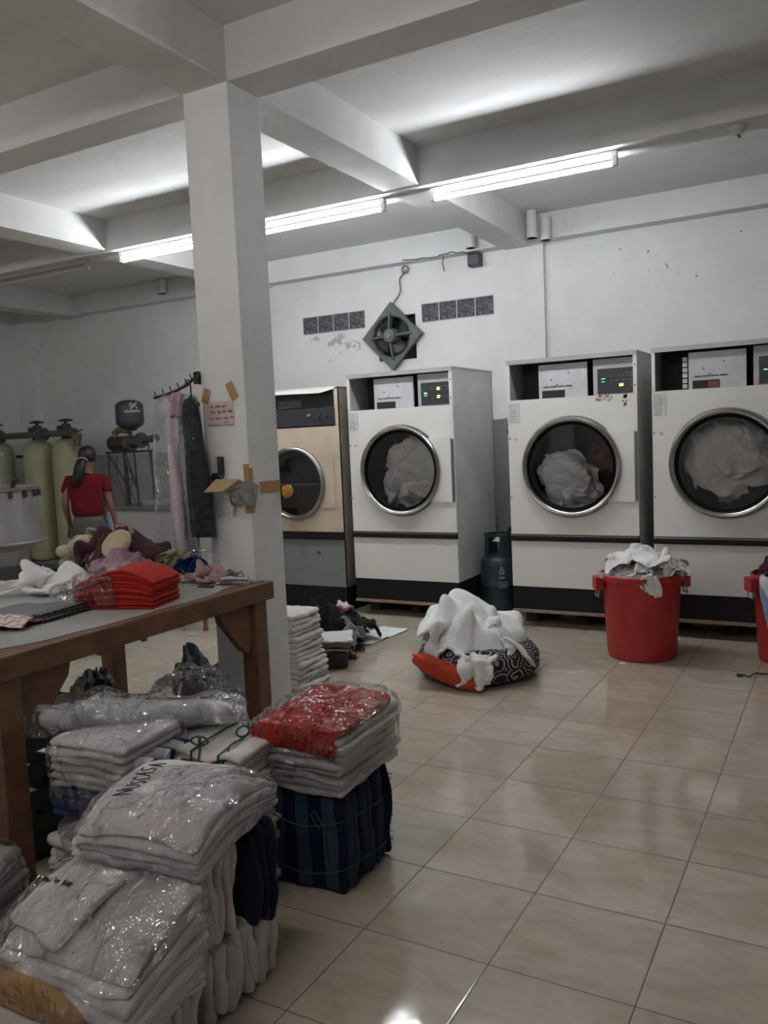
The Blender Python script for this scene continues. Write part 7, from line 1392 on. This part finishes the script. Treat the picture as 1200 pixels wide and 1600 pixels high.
MB().tube([(-.02, 0, .16), (-.02, 0, .21), (.03, 0, .235), (.12, 0, .235), (.20, 0, .22)], .035, 12).build('inlet_elbow', M('rusty_elbow', (.20, .15, .12), .6), t, smooth=60)
MB().cyl((.22, 0, .14), (.22, 0, .30), .022, n=14).cyl((.22, 0, .24), (.31, 0, .24), .02, n=12).build('riser', hd, t, smooth=40)
t = thing('pressure_tank', 'dark grey pressure tank with white logo mounted above the pump', 'pressure tank', (-7.02, 6.80, 1.705))
MB().lathe([(.02, -.01), (.09, .0), (.135, .03), (.150, .055), (.152, .08), (.152, .24), (.146, .265), (.115, .295), (.06, .31), (.005, .315)], n=48).build('tank', M('tank_grey', (.05, .052, .06), .45), t, smooth=180)
MB().lathe([(.153, .125), (.155, .13), (.153, .135)], n=48, caps=False).build('seam', M('tank_seam', (.07, .07, .08), .45), t, smooth=180)
pm = M('logo_white', (.62, .62, .64), .6)
def wrap_text(s, size, z, ac, name):
    cu = D.curves.new(name, 'FONT'); cu.body = s; cu.size = size; cu.align_x = 'CENTER'; cu.extrude = .0015; cu.offset = .0012
    o = D.objects.new(name, cu); COL.objects.link(o); dg = bpy.context.evaluated_depsgraph_get(); me = D.meshes.new_from_object(o.evaluated_get(dg)); D.objects.remove(o)
    for v in me.vertices:
        a = ac + v.co.x / .152; r = .153 + v.co.z; v.co = Vector((r * math.cos(a), r * math.sin(a), z + v.co.y))
    me.materials.clear(); me.materials.append(pm); o2 = D.objects.new(name, me); COL.objects.link(o2); o2.parent = t; return o2
wrap_text('GRUNDFOS', .034, .170, -PI / 2 + 1.02, 'lettering')
mb = MB()
for pts in ([(-.045, .10), (-.02, .10), (.045, .02), (.04, .0)], [(.045, .10), (.03, .105), (.0, .06), (-.035, .0)], [(-.04, .085), (-.035, .06), (-.015, .06)], [(-.03, .02), (-.015, .035), (.0, .03)]):
    L = []
    for (a, b), (c, d_) in zip(pts, pts[1:]):
        for i in range(4): L.append((a + (c - a) * i / 4, b + (d_ - b) * i / 4))
    L.append(pts[-1]); mb.tube([Vector((.154 * math.cos(-PI / 2 + 1.10 + a / .152), .154 * math.sin(-PI / 2 + 1.10 + a / .152), .205 + b * .62)) for a, b in L], .0055, 6)
mb.build('logo', pm, t, smooth=60)

# steel extractor at left
ss = M('brushed_steel', (.40, .39, .385), .35, .75, var=.18, vscale=3)
t = thing('steel_extractor', 'stainless steel drum machine with clamps around its lid at the left edge', 'machine', (-5.90, 4.25, 0))
MB().lathe([(.325, .78), (.325, .80), (.318, .84), (.298, 1.18), (.315, 1.19), (.32, 1.215), (.25, 1.225), (.02, 1.23)], n=56).build('drum', ss, t, smooth=40)
MB().lathe([(.20, .60), (.22, .72), (.35, .775), (.355, .785), (.29, .80)], n=56).build('skirt', ss, t, smooth=40)
MB().box(-.22, .22, -.22, .22, .02, .60, bev=.01).build('housing', M('dark_housing', (.06, .06, .065), .5), t)
for k in range(16):
    a = 2 * PI * k / 16 + .1; MB().cyl((.312 * math.cos(a), .312 * math.sin(a), 1.135), (.312 * math.cos(a), .312 * math.sin(a), 1.185), .016, n=10).build('clamp_bolt', hd, t, smooth=40)
for a in (-.9, -.2): MB().tube([(.29 * math.cos(a), .29 * math.sin(a), 1.22), (.33 * math.cos(a), .33 * math.sin(a), 1.28), (.36 * math.cos(a), .36 * math.sin(a), 1.27)], .018, 8).build('clamp_lever', hd, t, smooth=60)
MB().cyl((.05, -.28, 1.06), (.05, -.36, 1.06), .02, n=12).cyl((.05, -.345, 1.03), (.05, -.345, 1.10), .014, n=10).build('tap', chrome, t, smooth=40)
MB().cyl((.0, .0, 1.22), (.0, .0, 1.46), .045, n=16).box(-.06, .06, -.06, .06, 1.46, 1.49, bev=.005).build('lid_column', ss, t, smooth=40)
MB().lathe([(.10, 1.36), (.11, 1.37), (.10, 1.38)], (-.12, -.1, 0), 24).build('lid_wheel', hd, t, smooth=40)
t = thing('electric_motor', 'small dark motor with tap on a low bench behind the white linen', 'motor', (-4.98, 4.30, .66))
mb = MB().cyl((-.12, 0, .08), (.16, 0, .08), .085, n=24).cyl((.16, 0, .08), (.20, 0, .08), .06, n=20); mb.build('motor_body', M('motor_grey', (.07, .075, .08), .45), t, smooth=40)
MB().box(-.10, .12, -.06, .06, 0, .012).build('foot', hd, t)
MB().cyl((.05, -.02, .15), (.05, -.02, .24), .018, n=12).cyl((.05, -.02, .235), (.14, -.02, .235), .014, n=10).build('tap', M('nickel', (.4, .4, .4), .3, .8), t, smooth=40)
t = thing('low_bench', 'dark low bench holding the small motor', 'bench', (-5.0, 4.35, 0))
MB().box(-.28, .30, -.25, .25, .62, .66, bev=.004).build('bench_top', hd, t)
for x in (-.26, .25):
    for y in (-.23, .20): MB().box(x, x + .035, y, y + .035, 0, .62).build('leg', hd, t)
tag(crumple(MB(), (.10, .06, .018), 301, .3, 1.6, 4, .3).build('yellow_rag', cloth('pale_yellow', (.50, .38, .12), var=.3), loc=(-4.93, 4.24, .831), smooth=180), 'pale yellow rag lying on the small motor by the steel machine', 'rag')

# ---------------------------------------------------------------- woman
def skin(name, V, E, Rr, mat, parent, root=0, sub=2):
    me = D.meshes.new(name); me.from_pydata([Vector(v) for v in V], E, []); o = D.objects.new(name, me); COL.objects.link(o); me.materials.append(mat)
    m = o.modifiers.new('skin', 'SKIN'); m.use_smooth_shade = True
    lay = me.skin_vertices[0].data if me.skin_vertices else None
    if lay is None:
        bm = bmesh.new(); bm.from_mesh(me); bm.verts.layers.skin.verify(); bm.to_mesh(me); bm.free(); lay = me.skin_vertices[0].data
    for i, r in enumerate(Rr): lay[i].radius = r if isinstance(r, tuple) else (r, r); lay[i].use_root = (i == root)
    s = o.modifiers.new('sub', 'SUBSURF'); s.levels = sub; s.render_levels = sub
    o.parent = parent; return o
sk = M('skin', (.25, .125, .08), .6, var=.05)
t = thing('person', 'person with dark ponytail and red T-shirt seen from behind beside the filter vessels', 'person', (-6.40, 5.58, 0), .62)
V = []; E = []; Rr = []
def add(p, r, prev=None):
    V.append(p); Rr.append(r); i = len(V) - 1
    if prev is not None: E.append((prev, i))
    return i
pel = add((0, 0, .80), (.145, .10)); wai = add((0, .01, .95), (.115, .085), pel); che = add((.005, .02, 1.10), (.135, .095), wai); nk0 = add((.01, .03, 1.235), (.07, .06), che)
nk = add((.015, .04, 1.30), .05, nk0); hd0 = add((.02, .06, 1.37), (.068, .078), nk); hd1 = add((.02, .065, 1.44), (.072, .085), hd0); hd2 = add((.02, .06, 1.50), (.045, .055), hd1)
nose = add((.02, .155, 1.395), .010, hd0)
for s in (-1, 1):
    ear = add((.02 + s * .08, .05, 1.40), .012, hd0)
    sh = add((s * .155, .02, 1.20), (.055, .05), che); el = add((s * .205, .0 + .02 * s, .98), (.038, .036), sh); wr = add((s * .215 + .01, .10, .78), .024, el); pm_ = add((s * .22 + .01, .125, .715), (.034, .018), wr)
    for k in range(4):
        fx = s * .225 + .01 + (-.027 + .018 * k); f1 = add((fx, .14, .665), .0085, pm_); f2_ = add((fx, .15, .640 + .004 * abs(k - 1.5)), .008, f1); f3 = add((fx, .145, .618 + .006 * abs(k - 1.5)), .007, f2_)
    th1 = add((s * .20 + .01, .16, .715), .010, pm_); th2 = add((s * .195 + .01, .175, .690), .009, th1)
    hp = add((s * .085, 0, .72), (.085, .085), pel); kn = add((s * .095, .02, .42), .052, hp); an = add((s * .095, -.01, .08), .036, kn); ft = add((s * .10, .07, .035), (.035, .028), an); te = add((s * .105, .14, .025), (.03, .018), ft)
skin('body', V, E, Rr, sk, t)
def simple(name, pts, mat, edges=None, sub=2): return skin(name, [p for p, r in pts], edges or [(i, i + 1) for i in range(len(pts) - 1)], [r for p, r in pts], mat, t, 0, sub)
simple('t_shirt', [((0, .01, .80), (.185, .135)), ((0, .012, .96), (.160, .118)), ((.005, .02, 1.12), (.165, .115)), ((.01, .025, 1.215), (.105, .075)), ((.012, .03, 1.25), (.072, .062)),
    ((-.165, .02, 1.20), (.062, .06)), ((-.205, .012, 1.06), (.055, .053)), ((.165, .02, 1.20), (.062, .06)), ((.205, .015, 1.06), (.055, .053))], cloth('dark_red_shirt', (.14, .010, .018), wr=.3), [(0, 1), (1, 2), (2, 3), (3, 4), (2, 5), (5, 6), (2, 7), (7, 8)])
simple('trousers', [((0, .0, .90), (.15, .115)), ((0, 0, .78), (.165, .13)), ((-.088, 0, .66), (.10, .10)), ((-.095, .02, .42), (.07, .07)), ((-.095, -.01, .10), (.055, .055)), ((.088, 0, .66), (.10, .10)), ((.095, .02, .42), (.07, .07)), ((.095, -.01, .10), (.055, .055))],
    cloth('grey_trousers', (.11, .11, .10), wr=.3), [(0, 1), (1, 2), (2, 3), (3, 4), (1, 5), (5, 6), (6, 7)])
simple('hair', [((.02, .035, 1.35), (.088, .075)), ((.02, .04, 1.43), (.102, .102)), ((.02, .045, 1.495), (.080, .085)), ((.02, .04, 1.525), (.040, .045))], M('black_hair', (.012, .010, .012), .45))
simple('ponytail', [((.02, -.045, 1.42), (.036, .03)), ((-.01, -.095, 1.37), (.055, .042)), ((-.03, -.11, 1.29), (.068, .046)), ((-.05, -.11, 1.21), (.060, .040)), ((-.08, -.10, 1.14), (.028, .02))], MC['black_hair'])
MB().lathe([(.050, -.006), (.056, 0), (.050, .006)], n=20, caps=False).xf(T((.0, -.085, 1.385)) @ RX(-.6)).build('hair_tie', M('hair_tie', (.6, .6, .62), .5), t, smooth=60)
for s in (-1, 1): MB().box(s * .10 - .045, s * .10 + .045, -.06, .18, 0, .035, bev=.012).build('sandal', M('sandal', (.03, .03, .03), .6), t)
tag(MB().tube(wob([(-6.14, 5.58, .86), (-6.10, 5.56, .74), (-6.08, 5.56, .66)], .01, 3), .016, 8).build('blue_hose', M('blue_hose', (.08, .13, .25), .5), smooth=60), 'short blue hose end held by the person', 'hose')
